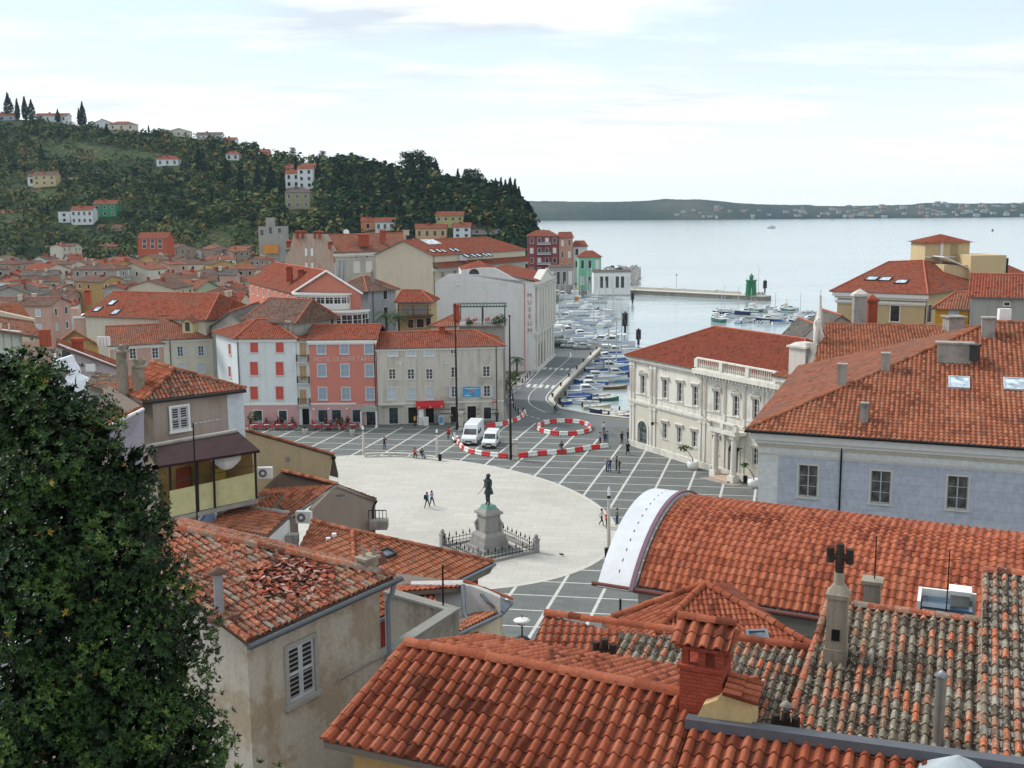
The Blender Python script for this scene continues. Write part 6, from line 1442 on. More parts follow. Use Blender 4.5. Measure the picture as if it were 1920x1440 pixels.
B.tube([(846, 1196, 37.8), (941, 1152, 40.4)], .08, M_zinc, 'gutter')
mb=MB();q=P3([(900, 1112, 41), (962, 1128, 41.5), (945, 1148, 40.6), (912, 1126, 40.6)]);mb.slab([p-B.o for p in q], .12, 0);mb.build('eave_flashing', M_zinc, B.root)
mb=MB();ridge(mb, at(868, 1091, 41.8)-B.o, at(960, 1125, 41.4)-B.o, .09);mb.build('coping_tiles', T_new, B.root)
P_yw=plaster('pale_ochre_render', (.50, .40, .25), amt=.35)
B=Bits('ochre_wall_house', 'windowless pale ochre house wall with red tile edge sloping down to the plaza', 'house', 540, 870, 68)
q=P3([(445, 803, 68), (626, 853, 68)]);dz=V3((-.6, 5, -.3))
B.wall([at(430, 940, 67.6), at(610, 930, 67.9), at(622, 856, 68), q[0]-V3((0, 0, .1))], P_yw, vec=(0, .5, 0))
mb=MB();ridge(mb, q[0]-B.o, q[1]-B.o, .12, .36);mb.build('verge_tiles', T_mid, B.root);B.tiled([q[0], q[1], q[1]+V3((-.6, 5, -2.6)), q[0]+V3((-.6, 5, -2.6))], T_mid)
mb=MB();e_=q[1]-B.o;mb.tube([e_+V3((-.1, -.1, -.1)), e_+V3((.1, -.1, -.25))], .14, 8);mb.build('gutter_end', M_black, B.root)
for px, py in((540, 865), (535, 888)):B.box(px, py, 67.9, .25, .1, .3, M_conc, 'wall_hook')
P_gh=plaster('brown_grey_render', (.37, .31, .27), (.25, .19, .15), .55, .3, .4)
B=Bits('grey_house', 'grey house with peeling white shutters above a dark brown veranda roof', 'house', 370, 800, 55)
zE=20.4;eL, eR=G(268, 752, zE), G(462, 729, zE);eB=G(212, 728, zE)
A1, A2=at(328, 693, 57.5), at(286, 679, 60.5);A2 .z=A1 .z
rf=B.tiled([eL, eR, A1], T_worn, jit=.03, seed=4);B.tiled([eB, eL, A1, A2], T_new, 'side_roof', jit=.02);B.ridge(eL, A1, par=rf);B.ridge(A1, A2, par=rf);B.ridge(eR, A1, par=rf)
wl, wr=V3((eL.x+.35, eL.y+.4, 0)), V3((eR.x-.3, eR.y+.35, 0))
mb=MB();panel(mb, wl-V3((B.o.x, B.o.y, 0)), wr-V3((B.o.x, B.o.y, 0)), 6-B.o.z, zE-.15-B.o.z, [], 0)
dd=(wr-wl).normalized();pn=V3((-dd.y, dd.x, 0));panel(mb, wr-down(B.o, 0), wr+pn*8-down(B.o, 0), 6-B.o.z, zE-.15-B.o.z, [], 0);panel(mb, wl+pn*8-down(B.o, 0), wl-down(B.o, 0), 6-B.o.z, zE-.15-B.o.z, [], 0);panel(mb, wr+pn*8-down(B.o, 0), wl+pn*8-down(B.o, 0), 6-B.o.z, zE-.15-B.o.z, [], 0)
mb.build('wall', P_gh, B.root)
mb=MB();a=wr-dd*1.0-pn*.02-down(B.o, 0);mb.face([a+V3((0, 0, 17.0-B.o.z)), a+dd*1.02+V3((0, 0, 17.2-B.o.z)), a+dd*1.02+V3((0, 0, zE-.2-B.o.z)), a+V3((0, 0, zE-.2-B.o.z))]);mb.build('white_patch', M_shwhite, B.root)
p=onwall(335, 783, wl, wr);a_, b_=wl-down(B.o, 0), wr-down(B.o, 0)
w=window(B.root, a_-pn*.12, b_-pn*.12, (p-wl).dot(dd), p.z-.65-B.o.z, .95, 1.25, 'closed', sh=MAT['weathered_white_paint'], tr=M_white)
mb=MB();mb.tube([eL-B.o-V3((0, .1, .1)), eR-B.o-V3((0, .1, .1))], .07, 6);mb.build('gutter', M_dark, B.root)
for px, py0, py1, ww, lb in((231, 722, 660, .55, 'flower'), (262, 745, 688, .62, '')):
 p=at(px, py0, 57);q_=at(px, py1, 57);mb=MB();mb.cbox(p-B.o-V3((0, 0, .6)), ww, ww, q_.z-p.z+.6, 0, .3);mb.cbox(q_-B.o, ww*1.25, ww*1.25, .1, 0, .3)
 for k in range(4):mb.tube([q_-B.o+V3((.18*math.cos(k*1.57), .18*math.sin(k*1.57), .1)), q_-B.o+V3((.28*math.cos(k*1.57), .28*math.sin(k*1.57), .42))], [.07, .1], 6)
 mb.build('chimney', P_chim, rf)
M_brn=plain('brown_felt', (.035, .017, .018), .9, var=.35, scale=1.2);M_post=plain('dark_post', (.025, .02, .018))
V=Bits('veranda', 'dark brown lean-to veranda roof over a balcony with pale yellow panels and laundry', 'veranda', 400, 900, 51)
q=P3([(296, 874, 49.5), (487, 844, 50.5), (445, 808, 53.6), (272, 838, 52.6)]);mb=MB();mb.slab([p-V.o for p in q], .12, 0);mb.build('veranda_roof', M_brn, V.root)
V.tube([(272, 838, 52.4), (445, 808, 53.4)], .12, M_conc, 'flashing')
V.wall([(318, 970, 50.4), (480, 934, 51.3), (480, 886, 51.3), (318, 921, 50.4)], plain('pale_yellow_panel', (.55, .52, .28), .7), 'panel', (0, .06, 0))
V.wall([(300, 960, 52.8), (478, 925, 53.2), (470, 836, 53.2), (296, 870, 52.8)], plain('veranda_back', (.23, .14, .05), .8, var=.5, scale=1), 'back_wall', (0, .2, 0))
for px, w_, c in((330, 26, 'red_brown_door'), (402, 20, 'mustard_door')):V.wall([(px, 950, 52.7), (px+w_, 945, 52.7), (px+w_, 875, 52.7), (px, 880, 52.7)], plain(c, (.16, .03, .015)if 'red' in c else(.36, .24, .04)), 'door', (0, .1, 0))
mb=MB();mb.slab([p-V.o for p in P3([(318, 972, 50.3), (484, 936, 51.3), (478, 925, 53.2), (300, 960, 52.8)])], .2, 0);mb.build('deck', M_conc, V.root)
for px, py0, py1 in((318, 860, 972), (369, 855, 960), (400, 855, 952), (478, 845, 935)):V.tube([(px, py0, 50.7), (px+3, py1, 50.7)], .06, M_post, 'post')
V.tube([(318, 905, 50.4), (480, 872, 51.3)], .02, M_green, 'washing_line', 4)
mb=MB();c=at(423, 868, 51);rs=[]
for t in range(9):
 u=t/8;rs.append(c+V3(((u-.5)*1.5, .03*math.sin(u*9), .45-.05*math.sin(u*3))));
lo_=[p+V3((0, 0, -.75*math.sin(math.pi*(.12+.76*i/8))))for i, p in enumerate(rs)]
lw_=thing('laundry', 'white cloth hanging on the veranda washing line', 'laundry', V.o);mb=MB()
for i in range(8):mb.raw([p-V.o for p in(lo_[i], lo_[i+1], rs[i+1], rs[i])]+[p-V.o+V3((0, .02, 0))for p in(lo_[i], lo_[i+1], rs[i+1], rs[i])], [(0, 1, 2, 3), (7, 6, 5, 4), (0, 4, 5, 1), (2, 6, 7, 3)], 0, True)
mb.build('cloth', M_white, lw_)
B2=Bits('aerial', 'rooftop television aerial on a thin pole before the veranda', 'antenna', 366, 960, 49);B2 .tube([(370, 985, 49), (362, 793, 49)], .035, M_black, 'pole')
B2 .tube([(362, 795, 49), (415, 786, 49)], .02, M_grey, 'boom', 4)
for i in range(6):x=372+i*8;B2 .tube([(x, 793-i*1.4-5, 48.6), (x, 793-i*1.4+5, 49.4)], .012, M_grey, 'element', 4)
B=Bits('low_wing', 'low mauve house wing with orange roof and striped brick chimney behind the bush', 'house', 250, 800, 54)
q=P3([(152, 800, 53), (205, 832-32, 51.5), (269, 762, 52.5), (222, 733, 55)]);rf=B.tiled([(150, 812, 52), (206, 793, 51.8), (268, 762, 54), (205, 722, 58)], T_new)
B.wall([(206, 900, 51.9), (270, 900, 52.6), (270, 768, 53.9), (206, 797, 51.9)], plaster('mauve_render', (.36, .33, .38), amt=.3), vec=(-.2, .3, 0));B.box(207, 800, 54, .95, .95, 1.0, plaster('striped_brick', (.30, .15, .11), amt=.6), 'chimney', .4, rf);B.box(207, 772, 54, 1.3, 1.3, .35, T_worn, 'chimney_cap', .4, rf, .4)
mb=MB();mb.tube([at(206, 798, 51.5)-B.o, at(269, 767, 53.5)-B.o], .09, 5);mb.build('fascia', M_white, B.root)
B=Bits('flat_top_house', 'old house with greyish tile slope behind the grey house chimneys', 'house', 200, 730, 62)
B.tiled([(160, 722, 60), (245, 745, 59), (255, 712, 62.5), (180, 706, 63)], T_old, seed=31);B.wall([(160, 770, 60.2), (250, 790, 59.2), (246, 746, 59.2), (162, 722, 60.2)], P_gre, vec=(0, 2.5, 0))
B=Bits('chapel_gable', 'white scrolled baroque chapel gable seen above the bush', 'chapel', 105, 760, 75)
B.wall([(62, 800, 75), (142, 800, 75), (142, 738, 75), (136, 720, 75), (122, 714, 75), (118, 700, 75), (110, 688, 75), (106, 676, 75), (100, 676, 75), (97, 688, 75), (90, 700, 75), (86, 714, 75), (70, 722, 75), (62, 740, 75)], plain('chalk_white', (.70, .72, .76), .8), vec=(0, 3, 0));B.tube([(103, 676, 75.5), (103, 662, 75.5)], .08, M_white, 'finial')
WP={'cream':P_cream, 'white':P_white, 'grey':P_gre, 'beige':P_beige, 'pink':plaster('soft_pink_render', (.52, .34, .28), amt=.35), 'yellow':plaster('soft_yellow_render', (.54, .44, .24), amt=.35), 'ochre':plaster('town_ochre', (.46, .30, .13), amt=.4), 'orange':plaster('town_orange', (.52, .22, .11), amt=.35), 'pale green':plaster('town_pale_green', (.42, .48, .34), amt=.3), 'stone':P_ruin}
RP={'orange':F_org, 'red':F_red, 'brown':F_brn, 'grey':F_gry}
h=quickhouse('cream house with two open pale shutter windows and a yellow dormer in its red roof', [(305, 637), (415, 632)], 11.3, P_cream, F_org, 3.2, 'x', (0, 0), 11, [(338, 659, .8, 1.5, 0, 'open'), (377, 658, .8, 1.5, 0, 'open'), (341, 690, 1.0, 1.5, 0, 'closed'), (378, 690, 1.0, 1.5, 0, 'closed')], .35)
h.band(0, h.z1-.3, .2, .2);h.pipe(0, 1.0)
def dormer(h, px, py, Y, w, hh, wm, rm):
 p=at(px, py, Y)-h.o;mb=MB();mb.box(p.x-w/2, p.x+w/2, p.y, p.y+3, p.z-.2, p.z+hh, 0);mb.face([(p.x-w/2, p.y, p.z+hh), (p.x+w/2, p.y, p.z+hh), (p.x, p.y, p.z+hh+w*.4)], 0);d=mb.build('dormer', wm, h.roofo)
 mb=MB()
 for s in(-1, 1):q=[V3((p.x+s*(w/2+.2), p.y-.2, p.z+hh-.1)), V3((p.x+s*(w/2+.2), p.y+3, p.z+hh-.1)), V3((p.x, p.y+3, p.z+hh+w*.45)), V3((p.x, p.y-.2, p.z+hh+w*.45))];mb.slab(q, .08, 0)
 mb.box(p.x-w*.22, p.x+w*.22, p.y-.03, p.y, p.z+.1, p.z+hh, 1);mb.build('dormer_roof', [rm, M_glass], h.roofo)
dormer(h, 352, 622, 158, 1.5, 1.4, WP['yellow'], F_org)
h=quickhouse('pink low house with two white framed windows left of the yellow dormer house', [(205, 648), (305, 643)], 10.8, WP['pink'], F_org, 2.4, 'x', (0, 0), 10, [(249, 663, .9, 1.6), (291, 662, .9, 1.6), (222, 664, .9, 1.6)], .35, fr=M_white)
h.band(0, h.z1-.4, .35, .12)
h=quickhouse('pink house with white band and flat terrace below the rooflight roof', [(138, 597), (232, 596)], 13.5, WP['pink'], None, 0, 'x', (0, 0), 9, [(193, 611, 1.3, 1.5, 0, 'closed')])
mb=MB();mb.prism([(p.x, p.y)for p in offset_poly(h.fp, .15)]if 0 else offset_poly(h.fp, .15), h.z1, h.z1+.35);mb.build('parapet', M_white, h.root)
for x in(138, 228):p=at(x, 590, h.o.y)-h.o;mb=MB();mb.cbox((p.x, .8, h.z1), 1.3, 1.3, 1.6);mb.build('chimney', WP['pink'], h.root)
h=quickhouse('wide red roofed house with three rooflights and a white dormer in the old town', [(160, 592), (385, 600)], 14, WP['cream'], F_red, 3.4, 'x', (0, .12), 14, [], .4)
P=[V3((x, y, h.z1))for x, y in offset_poly(h.fp, .4)];mR=(P[0]+P[3])/2+V3((0, 0, 3.4));mS=(P[1]+P[2])/2+V3((0, 0, 3.4))
for px, py in((183, 580), (211, 568), (217, 586)):skylight(h, [P[0], P[1], mS, mR], px, py, 1.2, 1.6, M_sky, M_dark)
dormer(h, 299, 590, h.o.y+3, 2.0, 2.2, M_white, F_red);chimney(h.roofo, at(272, 566, h.o.y+6)-h.o, .8, 1.2);chimney(h.roofo, at(165, 562, h.o.y+6)-h.o, .8, 1.2)
h=quickhouse('grey brown roofed stone house just behind the red shuttered white house', [(396, 612), (470, 622), (520, 600)], 13, P_gre, F_gry, 2.6, 'y', (0, 0), 9, [(410, 640, .8, 1.3, 0, 'dark')])
h=quickhouse('stone house with moss grey roof beside the pink hotel block', [(460, 600), (553, 606)], 14.5, P_gre, F_brn, 3.0, 'x', (.1, .1), 9, [(540, 612, .9, 1.4)])
B=Bits('gable_house', 'pale mauve gable end with sloping orange roof edge and dark window', 'house', 165, 690, 112)
B.wall([(108, 760, 112), (226, 760, 112), (224, 690, 112), (108, 645, 112)], plaster('pale_mauve_render', (.50, .43, .46), amt=.25), vec=(0, .5, 0));B.tiled([(104, 647, 111.5), (226, 692, 111.5), (230, 680, 118), (106, 634, 118)], T_mid, pitch=.3, nc=3, npn=1)
B.box(126, 686, 111.9, 1.2, .12, 1.9, M_white, 'window_frame');B.box(126, 685, 111.8, .9, .1, 1.6, M_glass, 'window_pane');B.box(171, 696, 111.7, 1.0, .5, .8, M_white, 'air_conditioner');B.box(147, 668, 114, .9, .9, 1.9, M_brick, 'chimney');B.box(147, 640, 114, 1.2, 1.2, .35, M_brick, 'chimney_cap')
B=Bits('gable_house', 'mustard gable wall behind the mauve gable end, roof terrace with white pots', 'house', 150, 650, 120)
B.wall([(112, 672, 120), (182, 682, 120), (182, 645, 120), (140, 621, 120), (112, 640, 120)], WP['ochre'], vec=(0, .5, 0));B.tiled([(182, 645, 119.6), (182, 643, 126), (140, 618, 126), (140, 619, 119.6)], T_mid, 'right_roof', pitch=.3, nc=3, npn=1, course=.4);B.tiled([(108, 640, 126), (108, 643, 119.6), (140, 619, 119.6), (140, 617, 126)], T_mid, 'left_roof', pitch=.3, nc=3, npn=1)
for i in range(4):B.box(186+i*6, 648, 118, .3, .3, 1.0, M_white, 'pot')
B=Bits('old_house', 'pale grey old building with arched panels at the far left edge', 'house', 20, 690, 100)
B.wall([(-60, 760, 100), (36, 760, 100), (36, 622, 100), (-60, 612, 100)], plaster('panel_render', (.50, .52, .46), amt=.4), vec=(0, .6, 0));B.tiled([(-60, 612, 99.5), (88, 634, 99.5), (60, 606, 108), (-60, 588, 108)], T_worn, pitch=.3, nc=3, npn=1)
for i in range(3):B.box(-10+i*15, 650, 99.9, .12, .1, 2.2, M_stone, 'panel_rib')
B.box(86, 650, 99, .8, .8, 1.6, M_brick, 'chimney');
B=Bits('roof_terrace', 'red sloping roof and white railed terrace at the far left edge', 'house', 40, 600, 135);B.wall([(-40, 640, 135), (62, 640, 135), (62, 598, 135), (-40, 575, 135)], P_beige, vec=(0, .6, 0));B.tiled([(-40, 590, 134.5), (64, 605, 134.5), (40, 570, 142), (-40, 556, 142)], T_mid, pitch=.3, nc=3, npn=1)
a, b=at(258, 447, 480), at(313, 446.6, 480);h=House('town_house', 'brick orange three storey house standing at the foot of the hill', [V3((a.x, 480, 0)), V3((b.x, 480, 0)), V3((b.x, 490, 0)), V3((a.x, 490, 0))], 0, a.z, plaster('brick_orange_render', (.46, .11, .06), amt=.3))
for px, py in((271, 452), (286, 452), (300, 452), (271, 462), (286, 462), (300, 462)):h.winpx(0, px, py, 1.7, 1.7, 'dark', tr=M_white)
h.roof4(F_red, 2.4, 'x', (0, 0), .3);h.build_walls()
h=quickhouse('roofless grey stone ruin with orange scaffolding at the foot of the hill', [(484, 425), (533, 424.6)], 24, P_gre, None, 0, 'x', (0, 0), 10, [(491, 436, 1.6, 2.6, 0, 'dark'), (507, 432, 1.6, 3, 0, 'dark'), (524, 432, 1.6, 2.2, 0, 'dark')], base=8)
mb=MB();mb.box(h.L(0)*.3, h.L(0)*.62, 0, 2, h.z1, h.z1+4);mb.build('wall_stub', P_gre, h.root);mb=MB();mb.box(2, 9, -1.5, -1.3, 4, 8);mb.build('scaffolding', plain('orange_boards', (.6, .25, .05)), h.root)
NUM='first second third fourth fifth sixth seventh eighth ninth tenth eleventh twelfth thirteenth fourteenth fifteenth sixteenth'.split()+['%dth'%i for i in range(17, 40)]
R=random.Random(42);wcs=['cream', 'white', 'white', 'cream', 'pink', 'yellow', 'stone', 'cream', 'ochre', 'grey', 'white', 'beige', 'pale green', 'orange', 'stone', 'stone', 'grey'];rcs=['orange', 'brown', 'red', 'brown', 'orange', 'grey', 'grey', 'orange', 'brown', 'red']
ROWS=[(462, 0, 250), (466, 330, 470), (471, 0, 535), (478, 0, 540), (486, 0, 535), (495, 0, 535), (505, 0, 545), (516, 0, 470), (528, 0, 462), (541, 0, 460), (556, -10, 160), (552, 392, 462), (573, -10, 150), (572, 396, 440)]
for ri, (yy, xa, xb)in enumerate(ROWS):
 x=xa-R.uniform(0, 20);k=0
 while x<xb-5 and k<34:
  ze=R.uniform(5.5, 13)if yy>480 else R.uniform(6.5, 9)+(480-yy)*.3
  Y=(CH-ze)/(math.tan(math.atan((yy-720)/FPX)+PITCH));w=R.choice([5, 6, 6.5, 7, 8, 9, 11, 12])*R.uniform(.9, 1.1);wp=w*FPX/Y
  if xb-x<wp*.6 and k:break
  wc, rc=R.choice(wcs), R.choice(rcs);ax_=R.choice('xy');rot=R.uniform(-4, 4);dpt=R.uniform(6, 10)
  if ax_=='y':dpt=max(dpt, w)
  hip=R.random()<.22
  a, b=G(x, yy+rot*.25, ze), G(x+wp, yy-rot*.25, ze)
  lbl='%s %s house with %s roof, %s from left, %s town row below hill'%('hipped' if hip else 'gabled', wc, rc, NUM[k], NUM[ri])
  d=(b-a).normalized();n=V3((-d.y, d.x, 0))
  hh=House('town_house', lbl, [a, b, b+n*dpt, a+n*dpt], -.3, ze, WP[wc], 'house', 'houses of the old town')
  near=Y<330
  for e, L in((0, w), (3, dpt), (1, dpt)):
   if e and not((e==3 and x>480)or(e==1 and x<480)):continue
   nw=int(L/2.9)
   for lv in range(2):
    for i in range(nw):
     if R.random()<.08:continue
     hh.win(e, L*(i+.5)/nw, ze+.3-2.1-lv*2.9, .9, 1.3, 'dark' if R.random()<.5 else 'closed', tr=M_white if R.random()<.6 else M_trimc, sh=R.choice([M_shwhite, M_green, plain('brown_shutter', (.10, .05, .03))]), sub=near)
  rs=(dpt if ax_=='x' else w)/2*R.uniform(.32, .45)
  hh.roof4(RP[rc], rs, ax_, (.3, .3)if hip else(0, 0), .3, ridge_r=.1);hh.build_walls()
  for c in range(R.choice([2, 2, 3, 3, 4])):
   q=hh.fp[0].lerp(hh.fp[1], R.uniform(.15, .85)).lerp(hh.fp[3].lerp(hh.fp[2], .5), R.uniform(.3, .7));chimney(hh.roofo, q+V3((0, 0, hh.z1+rs*.45)), R.uniform(.5, .8), R.uniform(.8, 1.6), R.choice([M_brick, M_conc, P_cream, M_brick]), 'plain')
  x+=wp*R.uniform(.92, 1.12);k+=1
HB=[(286, 480, 56, 40)]
def hillhouse(label, px, py, wpx, hpx, wall, roof, nx=3, nz=2, rise=.22, hip=0, style='dark', axis='x', turn=0, dist=None):
 HB.append((px, py, wpx, hpx))
 p=onhill(px, py);Y=p.y;m=Y/FPX;w=wpx*m;hh_=hpx*m*1.02
 rp=w*rise if axis=='y' else 8*rise*1.2
 a=V3((p.x-w/2, p.y, 0));b=a+V3((w*math.cos(turn), w*math.sin(turn), 0));n=V3((-math.sin(turn), math.cos(turn), 0))*8
 h=House('hill_house', label, [a, b, b+n, a+n], p.z-3, p.z+hh_-rp*.5, wall, 'house', 'houses on the wooded hill')
 for j in range(nz):
  for i in range(nx):h.win(0, w*(i+.5)/nx, 3+(h.z1-3)*(j+.25)/nz, min(1.6, w/nx*.45), (h.z1-3)/nz*.5, style, tr=M_white, sub=wpx>30)
 if roof:h.roof4(roof, rp, axis, (hip, hip), .4)
 else:
  mb=MB();mb.prism(offset_poly(h.fp, .2), h.z1, h.z1+.3);mb.build('flat_roof', M_white, h.root)
 h.build_walls()
 if roof and R.random()<.6:chimney(h.roofo, h.fp[0].lerp(h.fp[2], .4)+V3((0, 0, h.z1+rp*.6)), 1.0, 1.6, M_brick, 'plain')
 return h
M_grn=plaster('strong_green_render', (.06, .26, .13), amt=.2)
for a in[('pale yellow house with two blue doors alone on the green hill terraces', 90, 355, 42, 22, WP['yellow'], F_brn, 3, 2), ('small white lean-to house against the pale yellow hill house', 66, 354, 14, 18, P_white, F_brn, 1, 1), ('white modern house with deep balconies left of the green hill house', 155, 425, 40, 28, P_white, F_red, 4, 2), ('white block with dark openings at the left end of the balcony house', 122, 420, 22, 22, P_white, None, 1, 2), ('green house with white framed windows on the hillside', 199, 415, 42, 26, M_grn, F_red, 3, 2), ('low white flat house above the green hill house', 165, 399, 30, 8, P_white, None, 3, 1), ('white villa with red hipped roof half hidden by dark pines', 321, 311, 40, 15, P_white, F_red, 3, 1, .22, .3), ('small white house with red roof high among the trees', 442, 300, 24, 13, P_white, F_org, 2, 1, .22, .3), ('tall white block house with dark windows above the olive villa', 576, 357, 28, 38, P_white, F_red, 2, 3), ('white lower wing joined to the tall white block house', 552, 356, 26, 28, P_white, F_red, 2, 2), ('olive villa with grey hipped roof and arched windows on the hill', 560, 396, 46, 34, plaster('olive_render', (.30, .29, .18), amt=.4), F_gry, 3, 2, .3, .3), ('orange roofed house behind the tall white block', 585, 320, 34, 10, P_cream, F_org, 2, 1), ('orange gabled roof among trees left of the tall white block', 545, 323, 22, 10, WP['orange'], F_org, 1, 1), ('small orange gabled house near the hilltop trees', 501, 297, 16, 12, WP['orange'], F_org, 1, 1), ('cream house with shallow gable on the skyline', 345, 246, 38, 12, P_cream, F_brn, 3, 1, .14, 0, 'dark', 'y'), ('long white house row on the skyline right of the cream gable', 400, 252, 46, 11, P_white, F_gry, 5, 1), ('white house with orange roof ending the skyline row', 438, 258, 22, 12, P_white, F_org, 2, 1), ('orange roofed pair of houses on the skyline', 240, 240, 48, 13, P_cream, F_org, 3, 1, .22, .3), ('white gabled house beside the orange skyline pair', 205, 238, 32, 13, P_white, F_org, 2, 1, .2, 0, 'dark', 'y'), ('long house with orange roof and white wall on the left skyline', 112, 226, 58, 13, P_white, F_org, 4, 1), ('grey blue house with orange roof at the far left skyline', 22, 228, 44, 12, P_blueg, F_org, 3, 1), ('orange and white terraced house above the big cream gable', 690, 437, 26, 20, WP['orange'], F_red, 1, 1), ('white fronted house with wide dark windows under a red roof on the slope', 722, 437, 36, 20, P_white, F_red, 3, 1), ('olive green house with red roof above the harbour', 843, 428, 52, 26, plaster('lime_render', (.42, .42, .16), amt=.2), F_red, 4, 2), ('small white house right below the olive green house', 866, 449, 32, 24, P_white, F_red, 2, 2), ('peach house with brown windows and red roof on the slope', 808, 451, 58, 22, plaster('peach_render', (.60, .38, .20), amt=.2), F_red, 4, 1), ('long low house with terrace canopy near the cliff', 915, 441, 62, 14, P_gre, F_brn, 3, 1), ('little red roofed house among pines near the cliff top', 848, 333, 26, 9, P_cream, F_org, 2, 1), ('pinkish roof peeping from trees left of the cliff', 735, 315, 18, 8, P_cream, F_org, 1, 1), ('low white walled sheds in the gardens above the town', 205, 440, 46, 8, P_gre, F_brn, 3, 1), ('tiny orange roofed garden house at the far left of the hill', 22, 404, 40, 6, P_white, F_org, 2, 1)]:
 hillhouse(*a)
P_wine=plaster('wine_red_render', (.25, .07, .08), amt=.3)
def wf(label, x0, x1, yb, yt, Y, dep, wall, roof, nx, nz, hip=0, zb=0, balc=False, rise=2.2, turn=0.0):
 a, b=at(x0, yb, Y), at(x1, yb, Y+turn);zt=at(x0, yt, Y).z;a.z=b.z=0
 h=House('waterfront_house', label, [a, b, b+V3((0, dep, 0)), a+V3((0, dep, 0))], zb, zt, wall, 'house');L=h.L(0)
 for j in range(nz):
  for i in range(nx):h.win(0, L*(i+.5)/nx, (zt-zb)*(j+.3)/nz, 1.2, (zt-zb)/nz*.5, 'dark' if(i+j)%3 else 'closed', tr=M_white, sh=M_white)
  if balc and j:
   z=(zt-zb)*(j+.15)/nz;bo=h.box(0, L*.3, L*.75, -1.4, 0, z, z+.15, M_white, 'balcony');h.box(0, L*.3, L*.75, -1.4, -1.35, z+.15, z+1.0, M_grey, 'railing', bo)
 h.roof4(roof, rise, 'x', (hip, hip), .4);h.build_walls();return h
wf('wine red five storey house with white balconies at the foot of the cliff', 990, 1047, 510, 443, 435, 12, P_wine, F_red, 4, 5, .3, 0, True)
wf('peach four storey house right of the wine red block', 1048, 1074, 510, 446, 440, 12, plaster('waterfront_peach', (.50, .27, .20), amt=.2), F_red, 2, 4, .1, turn=4)
wf('small pale house with green base between the peach and mint houses', 1075, 1101, 505, 462, 450, 10, P_white, F_red, 2, 3, .2)
wf('mint green house with red hipped roof beside the harbour road', 1085, 1127, 520, 482, 410, 9, plaster('mint_render', (.22, .52, .36), amt=.15), F_red, 3, 2, .35)
h=wf('long white harbour store with dark doorways at the root of the breakwater', 1113, 1182, 536, 510, 385, 8, M_white, F_gry, 7, 1, 0, rise=.5)
wf('low white building with parapet by the moored boats', 1030, 1075, 530, 500, 400, 8, P_gre, F_gry, 4, 1, 0, rise=.4)
def leafmat(name, stops, rough=.55, spec=.35):
 m, nt, b=newmat(name, rough, spec);a=_n(nt, 'ShaderNodeAttribute');a.attribute_name='tile'
 r=ramp(nt, stops, a.outputs['Fac']);nt.links.new(r.outputs[0], b.inputs['Base Color']);return m
L_wood=leafmat('woodland_leaves', [(0, (.012, .026, .012)), (.3, (.024, .05, .018)), (.5, (.055, .085, .026)), (.66, (.13, .145, .055)), (.78, (.15, .13, .05)), (.88, (.15, .10, .035)), (1, (.24, .15, .04))], .95, .02)
L_cyp=leafmat('cypress_leaves', [(0, (.008, .018, .010)), (1, (.02, .04, .018))], .95, .02)
L_pine=leafmat('pine_leaves', [(0, (.010, .024, .012)), (1, (.03, .055, .02))], .95, .02)
M_bark=plain('bark', (.07, .05, .035), .95, var=.4)
def puff(mb, c, rx, rz, n, s, R, t0, t1, up=.3):
 for i in range(n):
  th, cz=R.uniform(0, 6.283), R.uniform(-.5, 1);sr=math.sqrt(max(0, 1-cz*cz));k=R.uniform(.72, 1.08)
  p=V3((c[0]+rx*k*sr*math.cos(th), c[1]+rx*k*sr*math.sin(th), c[2]+rz*k*cz))
  nn=V3((sr*math.cos(th)+R.uniform(-.6, .6), sr*math.sin(th)+R.uniform(-.6, .6), cz+up+R.uniform(-.5, .5))).normalized()
  a=nn.orthogonal().normalized();a.rotate(Matrix.Rotation(R.uniform(0, 6.28), 3, nn));b=nn.cross(a);w=s*R.uniform(.6, 1.3)
  mb.face([p-a*w, p-b*w*.7, p+a*w, p+b*w*.8+nn*w*.3], 0, False, None, R.uniform(t0, t1))
R=random.Random(99);mb=MB()
cnt=0
for i in range(5000):
 px=R.uniform(-120, 1008);s=R.random()**.8
 if i>4600:px, s=R.uniform(640, 985), R.uniform(.9, 1.02)
 if s<.03:continue
 p=hillgrid(px, s)
 f=math.sin(p.x*.021+1)*math.sin(p.y*.017+p.x*.008)+R.uniform(-.35, .35)
 if px<480 and f<-.42 and.05<s<.8:continue
 big=px>470;r=R.uniform(2.2, 4.2)*(1.25 if big else 1)
 c=R.random();sx, sy=proj((p.x, p.y, p.z+r*.6));rp_=r*FPX/p.y
 if any(abs(sx-q[0])<q[2]/2+rp_*.5 and q[1]-q[3]-rp_*.2<sy<q[1]+5+rp_*.4 for q in HB):continue
 if big and px>620:t=R.uniform(0, .3)if c<.76 else(R.uniform(.4, .66)if c<.93 else R.uniform(.7, .9))
 else:
  g_=math.sin(p.x*.045)*math.sin(p.y*.05+2)+math.sin(p.x*.013+p.y*.02)
  t=R.uniform(.02, .4)if c<.30-.2*g_ else(R.uniform(.42, .74)if c<.92 else R.uniform(.7, .98))
 if s>.93 and px>640:r*=1.2
 puff(mb, (p.x, p.y, p.z+r*.5), r, r*R.uniform(.8, 1.15), 24, r*.30, R, max(0.004, t-.07), t+.07);cnt+=1
for i in range(260):
 px=R.uniform(0, 1000);p=hillgrid(px, R.uniform(-.06, .04));r=R.uniform(1.5, 3);t=R.uniform(.05, .8);puff(mb, (p.x, p.y, max(p.z, 0)+r), r, r, 20, r*.3, R, t, t+.1)
